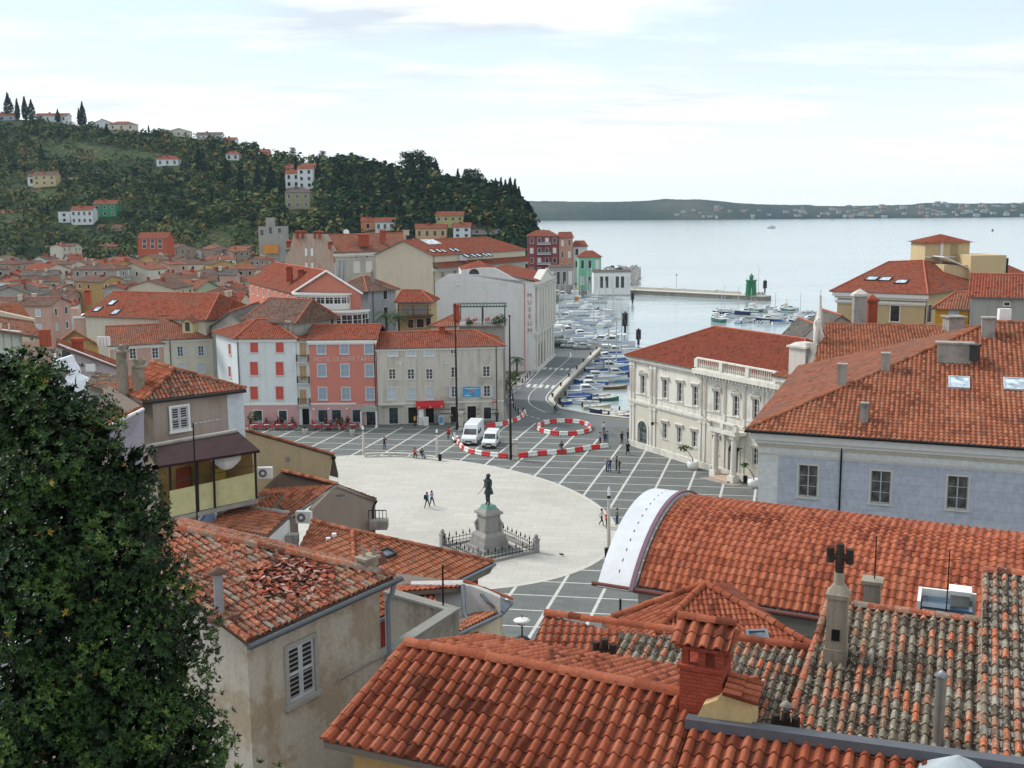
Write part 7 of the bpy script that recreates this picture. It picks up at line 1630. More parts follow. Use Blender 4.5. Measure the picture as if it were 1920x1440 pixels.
for i in range(150):
 s=R.random();p=hillgrid(1010, s);r=R.uniform(1.5, 3.2);t=R.uniform(.1, .7);puff(mb, (p.x+R.uniform(-6, 3), p.y, p.z*R.uniform(.3, 1)), r, r, 20, r*.3, R, t, t+.1)
tag(mb.build('woodland', L_wood), 'mixed autumn woodland and scrub covering the hill', 'woodland', kind='stuff')
def cypress(hh, seed, w=.16):
 R=random.Random(seed);r=thing('cypress_tree', 'x', 'tree', (0, 0, 0));mb=MB()
 for k in range(24):
  u=k/23;rad=hh*w*1.25*(math.sin(math.pi*min(1, .12+u*.9))**.7)*(1-u*.55);puff(mb, (R.uniform(-.05, .05)*hh*.3, R.uniform(-.1, .1), hh*(.08+.88*u)), rad, hh*.08, 44, hh*.036, R, .02, .98, .6)
 mb.build('crown', L_cyp, r);mb=MB();mb.tube([(0, 0, -1), (0, 0, hh*.3)], [hh*.02, hh*.012], 6);mb.build('trunk', M_bark, r);return r
def pine(hh, seed, w=.5):
 R=random.Random(seed);r=thing('pine_tree', 'x', 'tree', (0, 0, 0));mb=MB();tk=MB();tk.tube([(0, 0, -1), (hh*.03, 0, hh*.4), (0, hh*.02, hh*.8)], [hh*.035, hh*.025, hh*.01], 6)
 for k in range(15):
  th, q=R.uniform(0, 6.28), R.uniform(.1, 1);z=hh*R.uniform(.45, .92);rr=hh*w*q*.55*(1.2-z/hh*.6);c=(rr*math.cos(th), rr*math.sin(th), z)
  puff(mb, c, hh*.17, hh*.10, 34, hh*.035, R, .02, .98, .8);tk.tube([(0, 0, z-hh*.15), c], [hh*.012, hh*.005], 4)
 mb.build('crown', L_pine, r);tk.build('trunk', M_bark, r);return r
protoC=[cypress(12, 1), cypress(12, 2, .2), cypress(12, 5, .13)];protoP=[pine(12, 3), pine(12, 4, .7)]
usedp=set()
def plant(protos, i, loc_, s, label, group):
 pr_=protos[i%len(protos)]
 if pr_.name not in usedp:usedp.add(pr_.name);pr_.location=loc_;pr_.scale=(s, s, s);pr_['label']=label;pr_['group']=group;return pr_
 return dup(pr_, loc_, rnd.uniform(0, 6), label, group, s)
cyps=sorted([(6, 222, 52), (34, 222, 46), (50, 222, 36), (76, 224, 36), (64, 223, 40), (124, 222, 24), (163, 226, 30), (170, 228, 42), (290, 250, 14), (648, 282, 24), (930, 352, 40), (940, 356, 44), (957, 366, 52), (966, 372, 56), (973, 380, 48), (948, 362, 42), (912, 350, 36), (860, 345, 40), (1003, 440, 34), (995, 420, 30), (735, 372, 60), (560, 322, 26), (380, 330, 44), (430, 352, 50), (92, 420, 30), (88, 300, 28), (795, 350, 50), (770, 345, 46), (700, 420, 40), (212, 262, 26), (512, 372, 54), (487, 365, 50), (455, 372, 52), (532, 378, 50), (600, 345, 36), (820, 340, 46)])
for i, (px, py, hp)in enumerate(cyps):
 p=onhill(px, py);hm=hp*p.y/FPX;plant(protoC, i, p, hm/12, 'dark slender cypress on the hill, %s of %d counted from the left'%(['number '+str(i+1), NUM[i]][i<16]if i<16 else 'tree '+str(i+1), len(cyps)), 'cypresses on the hill')
pins=sorted([(24, 222, 40), (405, 300, 34), (345, 330, 40), (485, 268, 22), (470, 268, 16), (395, 230+25, 12), (790, 338, 62), (765, 336, 54), (778, 345, 60), (805, 345, 56), (868, 350, 52), (890, 355, 50), (812, 345, 46), (720, 322, 34), (880, 352, 50), (848, 350, 40), (900, 358, 46), (660, 350, 44), (630, 372, 40), (690, 378, 46), (745, 400, 44), (820, 395, 46), (870, 388, 40), (925, 392, 42), (960, 410, 40), (985, 425, 34), (500, 330, 40), (540, 345, 42), (305, 330, 36), (260, 345, 30), (590, 402, 36), (645, 425, 34), (360, 420, 34), (310, 395, 30), (240, 430, 26), (420, 440, 34), (470, 440, 36), (555, 285, 26), (610, 295, 28), (665, 305, 28), (930, 372, 40)])
for i, (px, py, hp)in enumerate(pins):
 if any(abs(px-q[0])<q[2]/2+8 and q[1]-q[3]<py<q[1]+hp*.8 for q in HB):continue
 p=onhill(px, py);hm=hp*p.y/FPX;plant(protoP, i, p, hm/12, 'dark spreading pine on the hill, %s of %d counted from the left'%(NUM[i]if i<16 else 'tree '+str(i+1), len(pins)), 'pines on the hill')
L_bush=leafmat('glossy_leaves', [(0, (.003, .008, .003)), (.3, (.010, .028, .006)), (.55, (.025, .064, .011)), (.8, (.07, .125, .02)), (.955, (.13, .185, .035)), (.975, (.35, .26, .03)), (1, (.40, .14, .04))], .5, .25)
bushc=[(50, 715, 62, 15.2), (95, 765, 75, 15), (30, 800, 110, 15.4), (120, 870, 115, 14.8), (40, 960, 140, 14.6), (215, 930, 85, 15.2), (265, 985, 52, 15.4), (180, 1040, 130, 14.6), (60, 1130, 150, 14.2), (265, 1110, 90, 15), (330, 1190, 75, 15.3), (215, 1230, 130, 14.4), (90, 1310, 150, 14), (300, 1300, 95, 14.9), (350, 1390, 80, 14.8), (200, 1400, 140, 13.9), (60, 1450, 150, 13.6), (330, 1470, 100, 14.4), (250, 880, 45, 15.3), (160, 800, 60, 15.2), (12, 700, 35, 15.3)]
root=at(150, 1500, 15.5);bz=root.z-6
bush=thing('evergreen_bush', 'huge dark glossy leaved bush filling the lower left corner', 'bush', V3((root.x, root.y, bz)))
R=random.Random(5);lf_=MB();tw_=MB();bo_=bush.location
def leaf(mb, p, d, up_, L, w, t):
 s=d.cross(up_);s=s.normalized()*w if s.length>1e-4 else V3((w, 0, 0))
 mb.face([p, p+d*L*.45+s, p+d*L, p+d*L*.45-s], 0, False, None, t)
for(px, py, rp, Y)in bushc:
 c=at(px, py, Y)-bo_;r=rp*Y/FPX*1.02;n=int(1500*(rp/100)**2)
 for i in range(n):
  th, cz=R.uniform(0, 6.283), R.uniform(-.75, 1);sr=math.sqrt(1-cz*cz);dr=V3((sr*math.cos(th), sr*math.sin(th), cz))
  if dr.y>.45:continue
  q=c+dr*r;pk=math.sin(q.x*5.1+1)*math.sin(q.z*4.3+q.x*2)+.5*math.sin(q.z*11+q.x*9)
  if pk>.62 and R.random()<.85:continue
  lump=1+.2*math.sin(dr.x*9+px)*math.sin(dr.z*8+py)+.07*math.sin(dr.x*21+dr.z*17)
  p=c+dr*r*lump*(R.uniform(.9, 1.04)if R.random()<.75 else R.uniform(.7, 1.2));ax_=(dr+V3((R.uniform(-.6, .6), R.uniform(-.6, .6), R.uniform(-.1, .9)))).normalized()
  a=ax_.orthogonal().normalized();b=ax_.cross(a);tb=R.uniform(.05, .5)-.22*pk+.32*max(0, dr.z)*R.random()+(.15 if R.random()<.2 else 0);k=R.choice((4, 5, 6));spec_=R.random()  # leaves lighter on top, darker in hollows: shading put into their colour
  for j in range(k):
   an=6.283*j/k+R.uniform(-.4, .4);d=(ax_*R.uniform(.35, 1.1)+a*math.cos(an)+b*math.sin(an)).normalized()
   t=.98 if spec_<.006 else(min(.94, max(.01, tb+R.uniform(-.12, .2))))
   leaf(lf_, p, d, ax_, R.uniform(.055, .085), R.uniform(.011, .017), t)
 for i in range(int(320*(rp/100)**2)):
  dr=V3((R.gauss(0, 1), R.gauss(0, 1), R.gauss(0, 1))).normalized();p=c+dr*r*R.uniform(.3, .86);nn=V3((R.gauss(0, 1), R.gauss(0, 1), R.gauss(0, 1))).normalized();a=nn.orthogonal().normalized()
  leaf(lf_, p, a, nn, R.uniform(.16, .28), R.uniform(.04, .07), R.uniform(.01, .12))  # inner leaves nearly black, the crown's inner shade put into their colour
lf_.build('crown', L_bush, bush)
for(px, py, rp, Y)in bushc:
 c=at(px, py, Y+.3)-bo_;b0=V3((0, 0, 4));m_=b0 .lerp(c, .55)+V3((R.uniform(-.2, .2), .2, .2));tw_.tube([V3((0, 0, -2)), b0, m_, c], [.16, .11, .05, .02], 6)
tw_.build('trunk', M_bark, bush)
sh=at(470, 1440, 13);shb=thing('shrub', 'small spiky leaved shrub tips at the bottom edge beside the stained house', 'shrub', sh-V3((0, 0, .8)));mb=MB()
for i in range(60):
 p=V3((R.uniform(-.45, .35), R.uniform(-.2, .2), R.uniform(.2, .85)))
 for j in range(7):d=V3((R.uniform(-1, 1), R.uniform(-1, 1), R.uniform(.3, 1.4))).normalized();leaf(mb, p, d, V3((0, 1, 0)), R.uniform(.07, .13), .011, R.uniform(.3, .9))
mb.build('leaves', L_bush, shb);mb=MB();mb.tube([(0, 0, -1), (0, 0, .5)], .03, 5);mb.build('stem', M_bark, shb)
def palm(label, base, hh, fr_, nf, L):
 r=thing('palm_tree', label, 'palm', base);mb=MB();mb.tube([(0, 0, 0), (.05, 0, hh*.5), (0, 0, hh)], [.2, .16, .18], 8);mb.build('trunk', M_bark, r);mb=MB();Rr_=random.Random(nf)
 for i in range(nf):
  th=6.283*i/nf+Rr_.uniform(-.2, .2);el=Rr_.uniform(-.3, 1.1);pts=[V3((math.cos(th)*L*u*math.cos(el*(1-u*.6)), math.sin(th)*L*u*math.cos(el*(1-u*.6)), hh+L*(math.sin(el)*u-.75*u*u)))for u in(0, .25, .5, .75, 1)]
  for k in range(4):
   a, b=pts[k], pts[k+1];d=(b-a).normalized();s=d.cross(V3((0, 0, 1))).normalized()
   for q in range(3):
    o_=a.lerp(b, q/3)
    for sg in(-1, 1):leaf(mb, o_, (s*sg+d*.7+V3((0, 0, -.35))).normalized(), V3((0, 0, 1)), fr_, .035, Rr_.uniform(.25, .8))
 mb.build('fronds', L_bush, r);return r
palm('small fan palm beside the white museum wall', G(969, 706), 3.4, .7, 22, 1.3)
palm('green garden palm behind the salmon hotel roof, left plant', at(725, 640, 163), 4.2, 1.0, 26, 2.4);palm('green garden palm behind the salmon hotel roof, right plant', at(748, 640, 166), 4.0, 1.0, 24, 2.2)
def shrub(label, base, r, n, s=.1, t0=.2, t1=.85, flat=1, cat='shrub'):
 o_=thing('shrub', label, cat, base);mb=MB();R_=random.Random(n);puff(mb, (0, 0, r*flat*.8), r, r*flat, n, s, R_, t0, t1);mb.build('leaves', L_bush, o_);mb=MB();mb.tube([(0, 0, -.3), (0, 0, r*.8)], .05, 5);mb.build('stem', M_bark, o_);return o_
for i, (px, py, r_)in enumerate(((950, 735, 1.1), (958, 725, 1.2), (966, 716, 1.1))):shrub('clipped green shrub in the museum garden, %s from the road corner'%NUM[i], G(px, py), r_, 220, .16)
for i, (px, Y, w)in enumerate(((938, 165, 1.0), (932, 166, .8), (880, 165, .5))):shrub('spiky potted plant on the pergola terrace, %s from the right'%NUM[i], at(px, 610, Y), w, 160, .14)
mon=G(917, 1031);M_ped=plaster('monument_stone', (.30, .29, .28), (.14, .14, .14), .5, .3, .4)
ma=math.radians(33)
st=thing('monument', 'grey stepped pedestal of the monument inside its spiked iron fence', 'pedestal', mon, ma)
mb=MB();zs_=0
for w, hh, tp in((4.4, .22, 1), (3.0, .3, 1), (2.55, .5, .97), (2.3, .5, .98), (2.2, .3, .78), (1.55, 1.6, .96), (1.9, .22, .98), (1.6, .25, .8)):mb.cbox((0, 0, zs_), w, w, hh, 0, 0, tp);zs_+=hh-.002
mb.build('plinth', M_ped, st)
mb=MB()
for s in(0, 1, 2, 3):
 c, q=math.cos(s*1.5708+.785), math.sin(s*1.5708+.785);mb.tube([(c*1.05, q*1.05, 2.0), (c*1.22, q*1.22, 2.5), (c*.85, q*.85, 3.0), (c*1.0, q*1.0, 3.5)], [.2, .16, .1, .16], 8)
mb.build('scroll_brackets', M_ped, st);mb=MB();mb.cbox((0, 0, zs_), 1.15, 1.15, .32, 0, 0, .8);mb.build('bronze_base', plain('green_copper', (.16, .30, .25), .7), st);zs_+=.32
def skel(J, E, Rd, lv=1):
 """one continuous body grown round a jointed skeleton"""
 me=bpy.data.meshes.new('sk');names=list(J);me.from_pydata([J[n]for n in names], [(names.index(a), names.index(b))for a, b in E], [])
 o=bpy.data.objects.new('sk', me);COL.objects.link(o);sk=o.modifiers.new('s', 'SKIN');sk.use_smooth_shade=True
 for i, n in enumerate(names):
  r=Rd.get(n, Rd.get(n[:-1], .05));me.skin_vertices[0].data[i].radius=r if isinstance(r, tuple)else(r, r)
 me.skin_vertices[0].data[0].use_root=True
 if lv:o.modifiers.new('u', 'SUBSURF').levels=lv;o.modifiers['u'].render_levels=lv
 dg=bpy.context.evaluated_depsgraph_get();dg.update();out=bpy.data.meshes.new_from_object(o.evaluated_get(dg));bpy.data.objects.remove(o)
 zone=dict(head='skin', top_='skin', nec='skin', han='skin', wri='skin');segs=[(V3(J[a]), V3(J[b]), a, b)for a, b in E]
 out.materials.clear();idx=[]
 for p in out.polygons:
  best=min(segs, key=lambda s:(lambda t:((s[0].lerp(s[1], t)-p.center).length))(min(1, max(0, (p.center-s[0]).dot(s[1]-s[0])/max(1e-6, (s[1]-s[0]).length_squared)))))
  b=best[3]
  idx.append(2 if b.startswith(('head', 'top', 'hand', 'neck'))else 4 if b.startswith(('toe', 'ankle'))and p.center.z<best[0].z*.4+.02 or b.startswith('toe')else 1 if b.startswith(('hip', 'knee', 'ankle'))else 0)
 out.polygons.foreach_set('material_index', idx);return out
EDG=[('pelvis', 'chest'), ('chest', 'neck'), ('neck', 'head'), ('head', 'top')]+[e for s in 'LR' for e in(('pelvis', 'hip'+s), ('hip'+s, 'knee'+s), ('knee'+s, 'ankle'+s), ('ankle'+s, 'toe'+s), ('chest', 'shoulder'+s), ('shoulder'+s, 'elbow'+s), ('elbow'+s, 'wrist'+s), ('wrist'+s, 'hand'+s))]
RAD=dict(pelvis=(.15, .12), chest=(.17, .12), neck=.06, head=(.085, .10), top=(.06, .07), hip=.095, knee=.062, ankle=.045, toe=.035, shoulder=.07, elbow=.05, wrist=.035, hand=(.04, .025))
def pose(kind):
 J=dict(pelvis=(0, 0, .95), chest=(0, 0, 1.28), neck=(0, -.01, 1.48), head=(0, -.03, 1.58), top=(0, -.02, 1.69))
 for s, k in(('L', -1), ('R', 1)):
  J.update({'hip'+s:(.1*k, 0, .9), 'knee'+s:(.11*k, -.02, .5), 'ankle'+s:(.12*k, .02, .08), 'toe'+s:(.13*k, -.14, .035), 'shoulder'+s:(.19*k, 0, 1.41), 'elbow'+s:(.25*k, .02, 1.13), 'wrist'+s:(.25*k, -.07, .9), 'hand'+s:(.24*k, -.10, .80)})
 if kind=='walk':J.update(kneeL=(-.1, -.17, .52), ankleL=(-.1, -.27, .1), toeL=(-.1, -.43, .06), kneeR=(.1, .08, .5), ankleR=(.1, .34, .13), toeR=(.1, .24, .04), elbowL=(-.25, .14, 1.15), wristL=(-.25, .1, .92), handL=(-.25, .06, .83), elbowR=(.25, -.08, 1.14), wristR=(.23, -.25, .98), handR=(.22, -.32, .92))
 if kind=='photo':J.update(elbowL=(-.25, -.18, 1.2), wristL=(-.1, -.28, 1.5), handL=(-.05, -.3, 1.57), elbowR=(.25, -.18, 1.2), wristR=(.1, -.28, 1.5), handR=(.05, -.3, 1.57), kneeR=(.16, 0, .5), ankleR=(.22, .06, .08), toeR=(.24, -.1, .035))
 if kind=='talk':J.update(elbowR=(.28, -.05, 1.15), wristR=(.14, -.26, 1.15), handR=(.06, -.3, 1.18), ankleL=(-.16, .05, .08), toeL=(-.2, -.1, .035))
 if kind in('sit', 'ride'):
  d=-.45 if kind=='sit' else 0
  if kind=='sit':
   J.update(pelvis=(0, 0, .5), chest=(0, -.02, .85), neck=(0, -.05, 1.05), head=(0, -.08, 1.15), top=(0, -.07, 1.26))
   for s, k in(('L', -1), ('R', 1)):J.update({'hip'+s:(.1*k, -.05, .5), 'knee'+s:(.13*k, -.45, .52), 'ankle'+s:(.13*k, -.48, .1), 'toe'+s:(.14*k, -.63, .05), 'shoulder'+s:(.19*k, -.02, .98), 'elbow'+s:(.26*k, -.12, .74), 'wrist'+s:(.18*k, -.35, .70), 'hand'+s:(.14*k, -.42, .70)})
  else:
   J.update(pelvis=(0, .1, 1.0), chest=(0, -.1, 1.3), neck=(0, -.2, 1.47), head=(0, -.26, 1.56), top=(0, -.25, 1.67))
   for s, k in(('L', -1), ('R', 1)):J.update({'hip'+s:(.1*k, .06, .97), 'knee'+s:(.11*k, -.2-.1*k, .68+.12*k), 'ankle'+s:(.12*k, .02, .3+.15*k), 'toe'+s:(.12*k, -.12, .27+.15*k), 'shoulder'+s:(.19*k, -.14, 1.4), 'elbow'+s:(.26*k, -.3, 1.2), 'wrist'+s:(.24*k, -.48, 1.05), 'hand'+s:(.23*k, -.56, 1.03)})
 return J
BODY={}
M_skin=plain('skin', (.45, .26, .18), .6, var=.05);M_shoe=plain('dark_shoes', (.02, .018, .016));M_hair=plain('dark_hair', (.025, .018, .012));M_hairg=plain('grey_hair', (.3, .29, .28))
def cloth(c):return plain('cloth_%d_%d_%d'%tuple(int(x*100)for x in c), c, .85, .2)
def person(label, px, py, kind, face, top=(.02, .02, .025), legs=(.03, .035, .06), hair=None, loc_=None, group=None, s=1.0, skirt=0):
 if kind not in BODY:BODY[kind]=skel(pose(kind), EDG, RAD)
 me=BODY[kind].copy();[me.materials.append(m)for m in(cloth(top), cloth(legs), M_skin, M_hair, M_shoe)]
 r=link('person', me);tag(r, label, 'person', group);r.location=loc_ if loc_ is not None else G(px, py, .02);r.rotation_euler=(0, 0, face);r.scale=(s, s, s)
 J=pose(kind);h_=V3(J['top'])+V3((0, .025, -.06));mb=MB();mb.lathe([(.03, -.13), (.10, -.09), (.115, -.02), (.10, .05), (.05, .09), (.01, .1)], h_, 10);mb.build('hair', hair or M_hair, r)
 if skirt:mb=MB();p_=V3(J['pelvis']);mb.lathe([(.24, -skirt), (.2, -.1), (.17, .1), (.19, .3)], p_, 12);mb.build('coat', cloth(top), r)
 return r
D_, K_, BL=(.015, .016, .02), (.03, .03, .035), (.03, .05, .12)
PP=[('person in a bright blue jacket with dark backpack walking across the pale plaza', 801, 953, 'walk', 2.6, (.02, .30, .50), D_), ('person in a mauve top and dark trousers beside the blue jacket', 810, 950, 'walk', 2.5, (.36, .24, .40), D_), ('person in white coat and red scarf standing near the right lamp post', 1128, 986, 'walk', 1.0, (.62, .60, .58), D_), ('person in a red jacket standing beside the right lamp post', 1139, 991, 'stand', .3, (.55, .015, .03), D_), ('person in a grey coat leaning by the stone bench right of the lamp post', 1157, 985, 'talk', -1.2, (.16, .13, .12), BL), ('man in light jacket in the group of four before the palace, leftmost', 1137, 884, 'stand', 1.2, (.35, .36, .38), BL, M_hairg), ('man in navy coat, second from left in the group of four', 1143, 885, 'talk', -.6, (.03, .04, .08), BL, M_hairg), ('man in black, third from left in the group of four', 1156, 882, 'stand', -1.4, K_, K_), ('man in black suit with white collar, rightmost in the group of four', 1161, 887, 'talk', 1.4, D_, D_, M_hairg), ('person in black coat walking towards the palace corner', 1177, 853, 'walk', -.4, D_, D_, None, .45), ('large person in black standing at the palace arch bench', 1166, 833, 'talk', .5, D_, D_), ('thin dark dressed person right beside the palace corner', 1178, 829, 'stand', -.8, K_, BL), ('man in white shirt beyond the barrier end, topmost of that group', 1132, 814, 'stand', .3, (.62, .64, .66), BL), ('person in light grey top, left of the group at the barrier end', 1125, 834, 'talk', .9, (.34, .36, .45), D_), ('person in dark blue, middle of the group at the barrier end', 1134.5, 833, 'stand', 0, BL, D_), ('person in pale blue denim, right of the group at the barrier end', 1139, 832, 'talk', -1, (.22, .30, .45), (.2, .25, .35)), ('person in black stepping over the red and white barrier', 1053, 852, 'walk', .2, D_, (.10, .11, .14)), ('person taking a photograph on the grey paving', 721, 843, 'photo', .9, (.05, .05, .06), BL), ('man in yellow jacket at the door under the red awning', 778, 800, 'stand', 1.2, (.62, .36, .03), D_), ('person in red jacket walking near the scooter', 841, 824, 'walk', .2, (.50, .02, .03), D_), ('man in dark brown jacket standing in front of the wall rack', 848, 797, 'stand', .1, (.06, .045, .035), D_), ('person in blue jeans by the corner window behind the vans', 932, 791, 'stand', -.2, (.05, .08, .07), BL), ('person in pale blue walking on the pavement at the house corner', 954, 762, 'walk', .5, (.25, .38, .5), (.2, .26, .38))]
for a in PP:
 a=list(a);person(a[0], a[1], a[2], a[3], a[4], a[5], a[6], a[7]if len(a)>7 else None, skirt=a[8]if len(a)>8 else 0)
mb=MB();mb.cbox((0, 0, 0), .32, .2, .45, 0, 0, .8);o=mb.build('backpack', M_black);tag(o, 'dark backpack on the blue jacket walker', 'backpack');o.location=G(801, 953)+V3((-.14, .0, 1.0))+V3((0, -.18, 0));o.rotation_euler=(0, 0, 2.6)
J=pose('stand');J.update(kneeR=(.14, -.14, .52), ankleR=(.16, -.12, .08), toeR=(.2, -.3, .035), elbowL=(-.3, .1, 1.15), wristL=(-.26, -.06, .96), handL=(-.24, -.16, .92), elbowR=(.3, -.1, 1.14), wristR=(.16, -.3, 1.18), handR=(.1, -.36, 1.2), head=(.02, -.06, 1.6), top=(.03, -.07, 1.71))
me=skel(J, EDG, {**RAD, 'knee':.08, 'ankle':.055, 'elbow':.07, 'chest':(.19, .15), 'pelvis':(.17, .15)});[me.materials.append(M_bronze)for _ in range(5)]
bs=link('statue', me);tag(bs, 'dark bronze man in a frock coat holding a violin on the tall pedestal', 'statue');bs.location=mon+V3((0, 0, zs_));bs.rotation_euler=(0, 0, -.7);bs.scale=(1.62, )*3
mb=MB();mb.lathe([(.27, .62), (.22, .8), (.155, 1.0), (.17, 1.2), (.17, 1.3)], (0, .03, 0), 12);mb.build('frock_coat', M_bronze, bs);mb=MB();mb.lathe([(.08, -.1), (.12, -.02), (.12, .06), (.05, .12)], (.03, -.03, 1.64), 10);mb.build('hair', M_bronze, bs)
mb=MB();mb.tube([(.2, -.42, 1.1), (.16, -.36, 1.25), (.0, -.4, 1.5)], [.11, .07, .02], 8);mb.tube([(-.24, -.16, .92), (-.35, -.5, .6)], .015, 4);mb.build('violin', M_bronze, bs)
fe=thing('iron_fence', 'square fence of spiked black iron railings round the monument', 'fence', mon, ma);hf=3.05
ends=[(-hf, -hf), (hf, -hf), (hf, hf), (-hf, hf)]
for i in range(4):
 a, b=V3((*ends[i], 0)), V3((*ends[(i+1)%4], 0));mb=MB();mb.loft([[p+V3((0, 0, z))+q for z, q in((0, V3((-.15, -.15, 0))), (0, V3((.15, .15, 0))), (.22, V3((.15, .15, 0))), (.22, V3((-.15, -.15, 0))))]for p in(a, b)], 0, False);mb.build('kerb', M_ped, fe)
 mb=MB();mb.tube([a+V3((0, 0, .4)), b+V3((0, 0, .4))], .03, 4);mb.tube([a+V3((0, 0, .72)), b+V3((0, 0, .72))], .03, 4)
 for k in range(1, 17):
  p=a.lerp(b, k/17);big=k%2;mb.tube([p+V3((0, 0, .2)), p+V3((0, 0, .9+.25*big))], .022, 4, cap=False)
  if big:mb.tube([p+V3((0, 0, .85)), p+V3((0, 0, 1.0)), p+V3((0, 0, 1.35))], [.03, .075, .005], 6)
  else:mb.tube([p+V3((0, 0, .8)), p+V3((0, 0, .95))], [.05, .005], 5)
 mb.build('railing', M_black, fe)
 mb=MB();mb.cbox(a, .42, .42, 1.15, 0);mb.cbox(a+V3((0, 0, 1.15)), .5, .5, .12, 0);mb.lathe([(.08, 0), (.2, .15), (.16, .32), (.05, .42)], a+V3((0, 0, 1.27)), 10);mb.build('corner_post', M_ped, fe)
def lamp(label, px, py, ytop):
 b=G(px, py);hh=at(px, ytop, b.y).z;r=thing('stone_lamp_post', label, 'lamp post', b, 0, 'white obelisk lamp posts');mb=MB();mb.tube([(0, 0, 0), (0, 0, hh*.82)], [.2, .12], 10);mb.build('shaft', M_stone, r);mb=MB();mb.tube([(0, 0, hh*.82), (0, 0, hh*.86)], .16, 10);mb.build('collar', M_dark, r);mb=MB();mb.tube([(0, 0, hh*.86), (0, 0, hh*.95), (0, 0, hh)], [.13, .12, .01], 10);mb.build('lantern', M_white, r)
lamp('white stone lamp post with a bin at its foot, right edge of the pale plaza', 1141, 1038, 911);lamp('white stone lamp post at the left end of the long bench', 682, 853, 798);lamp('white stone lamp post at the right end of the long bench', 820, 858, 804)
def binn(label, px, py):o=MB();o.tube([(0, 0, 0), (0, 0, .75)], [.2, .23], 10);o.tube([(0, 0, .75), (0, 0, .8)], .24, 10);o=o.build('litter_bin', M_black);tag(o, label, 'bin', 'litter bins');o.location=G(px, py)
for a in(('black litter bin below the right plaza lamp post', 1138, 1044), ('black litter bin at the right end of the long bench', 825, 864), ('black bin left of the palace door', 1337, 888), ('black bin right of the palace door', 1397, 905)):binn(*a)
for px, py, yt in((962, 862, 594), (861, 806, 572)):
 b=G(px, py);hh=at(px-4, yt, b.y).z;L_='near, right hand' if px>900 else 'far, left hand'
 r=thing('flag_mast', 'tall dark tapering mast held by a stone pillar, %s one beside the vans'%('nearer' if px>900 else 'farther'), 'mast', b);mb=MB();mb.tube([(-.28, 0, 0), (-.3, 0, hh*.6), (-.3, 0, hh)], [.17, .13, .07], 10);mb.lathe([(.02, 0), (.14, .1), (.1, .25), (.01, .3)], (-.3, 0, hh-.05), 8);mb.build('mast', plain('brown_mast', (.035, .022, .02), .5), r)
 mb=MB();mb.cbox((.25, 0, 0), .8, .8, .25);mb.cbox((.25, 0, .25), .62, .62, 2.15, 0, 0, .93);mb.cbox((.25, 0, 2.4), .7, .7, .12);mb.build('stone_pillar', M_stone, r);mb=MB();mb.box(-.45, .6, -.33, .33, .5, .56);mb.box(-.45, .58, -.32, .32, 2.0, 2.06);mb.build('iron_strap', M_black, r)
b1_, b2_=G(686, 857), G(818, 863);r=thing('long_bench', 'long curved pale stone bench on the far rim of the plaza', 'bench', b1_);mb=MB()
for i in range(12):
 t=i/12;p=b1_.lerp(b2_, t)-b1_;q=b1_.lerp(b2_, t+1/12.2)-b1_;bo=lambda u:V3((0, 1.1*math.sin(u*math.pi), 0));p, q=p+bo(t), q+bo(t+1/12);mb.loft([[c+V3((0, dy, dz))for dy, dz in((-.22, .38), (.22, .38), (.22, .5), (-.22, .5))]for c in(p, q)], 0, False)
 if i%2==0:s_=MB();s_.cbox(p, .3, .36, .38);s_.build('support', M_stone, r)
mb.build('seat', M_bench, r)
person('person in orange sitting on the long bench', 0, 0, 'sit', .3, (.50, .13, .07), D_, loc_=b1_.lerp(b2_, .69)+V3((0, .75, .02)), s=1.02);person('person in black sitting on the long bench', 0, 0, 'sit', .6, D_, BL, loc_=b1_.lerp(b2_, .79)+V3((0, .6, .02)))
r=thing('stone_bench', 'short pale stone bench beside the right lamp post', 'bench', G(1163, 1000));mb=MB();
for i in range(3):mb.cbox((.1*i, .9-i*.95, .0), .45, .9, .48)
mb.build('seat', M_bench, r)
def barrier_mesh(m):
 mb=MB();pr_=[(-.25, 0), (-.25, .12), (-.17, .3), (-.15, .52), (-.09, .58), (.09, .58), (.15, .52), (.17, .3), (.25, .12), (.25, 0)]
 mb.loft([[V3((x, y*k, z*kz))for y, z in pr_]for x, k, kz in((-.57, .8, .93), (-.52, 1, 1), (-.1, 1, 1), (-.08, .93, .97), (.08, .93, .97), (.1, 1, 1), (.52, 1, 1), (.57, .8, .93))], 0, False)
 for x in(-.3, .3):mb.box(x-.1, x+.1, -.255, .255, 0, .06, 1)
 return mb.mesh('barrier', [m, M_dark])
BM=[barrier_mesh(M_red), barrier_mesh(M_wplast)]
def run(pts, where, k0=0, closed=False):
 L=[0]
 for i in range(len(pts)-1):L.append(L[-1]+(pts[i+1]-pts[i]).length)
 n=int(L[-1]/1.17)
 for k in range(n):
  d=(k+.5)*L[-1]/n;i=max(j for j in range(len(L)-1)if L[j]<=d);t=(d-L[i])/(L[i+1]-L[i]);p=pts[i].lerp(pts[i+1], t);v=pts[i+1]-pts[i];c=(k+k0)%2
  o=link('barrier', BM[c]);tag(o, '%s plastic barrier segment %s'%(('red', 'white')[c], where), 'barrier', '%s barriers %s'%(('red', 'white')[c], where));o.location=(p.x, p.y, .01);o.rotation_euler=(0, 0, math.atan2(v.y, v.x));o.scale=(L[-1]/n/1.17, 1, 1)
run(smooth(poly([(857, 824), (862, 836), (876, 847), (900, 853), (930, 857), (952, 859)])), 'in the curve before the vans', 1)
run(smooth(poly([(972, 858), (1010, 854), (1060, 850), (1100, 844), (1140, 839)])), 'in the run right of the near mast', 0);run(smooth(poly([(912, 801), (935, 799), (958, 793), (975, 786), (984, 775)])), 'in the short curve behind the vans', 0)
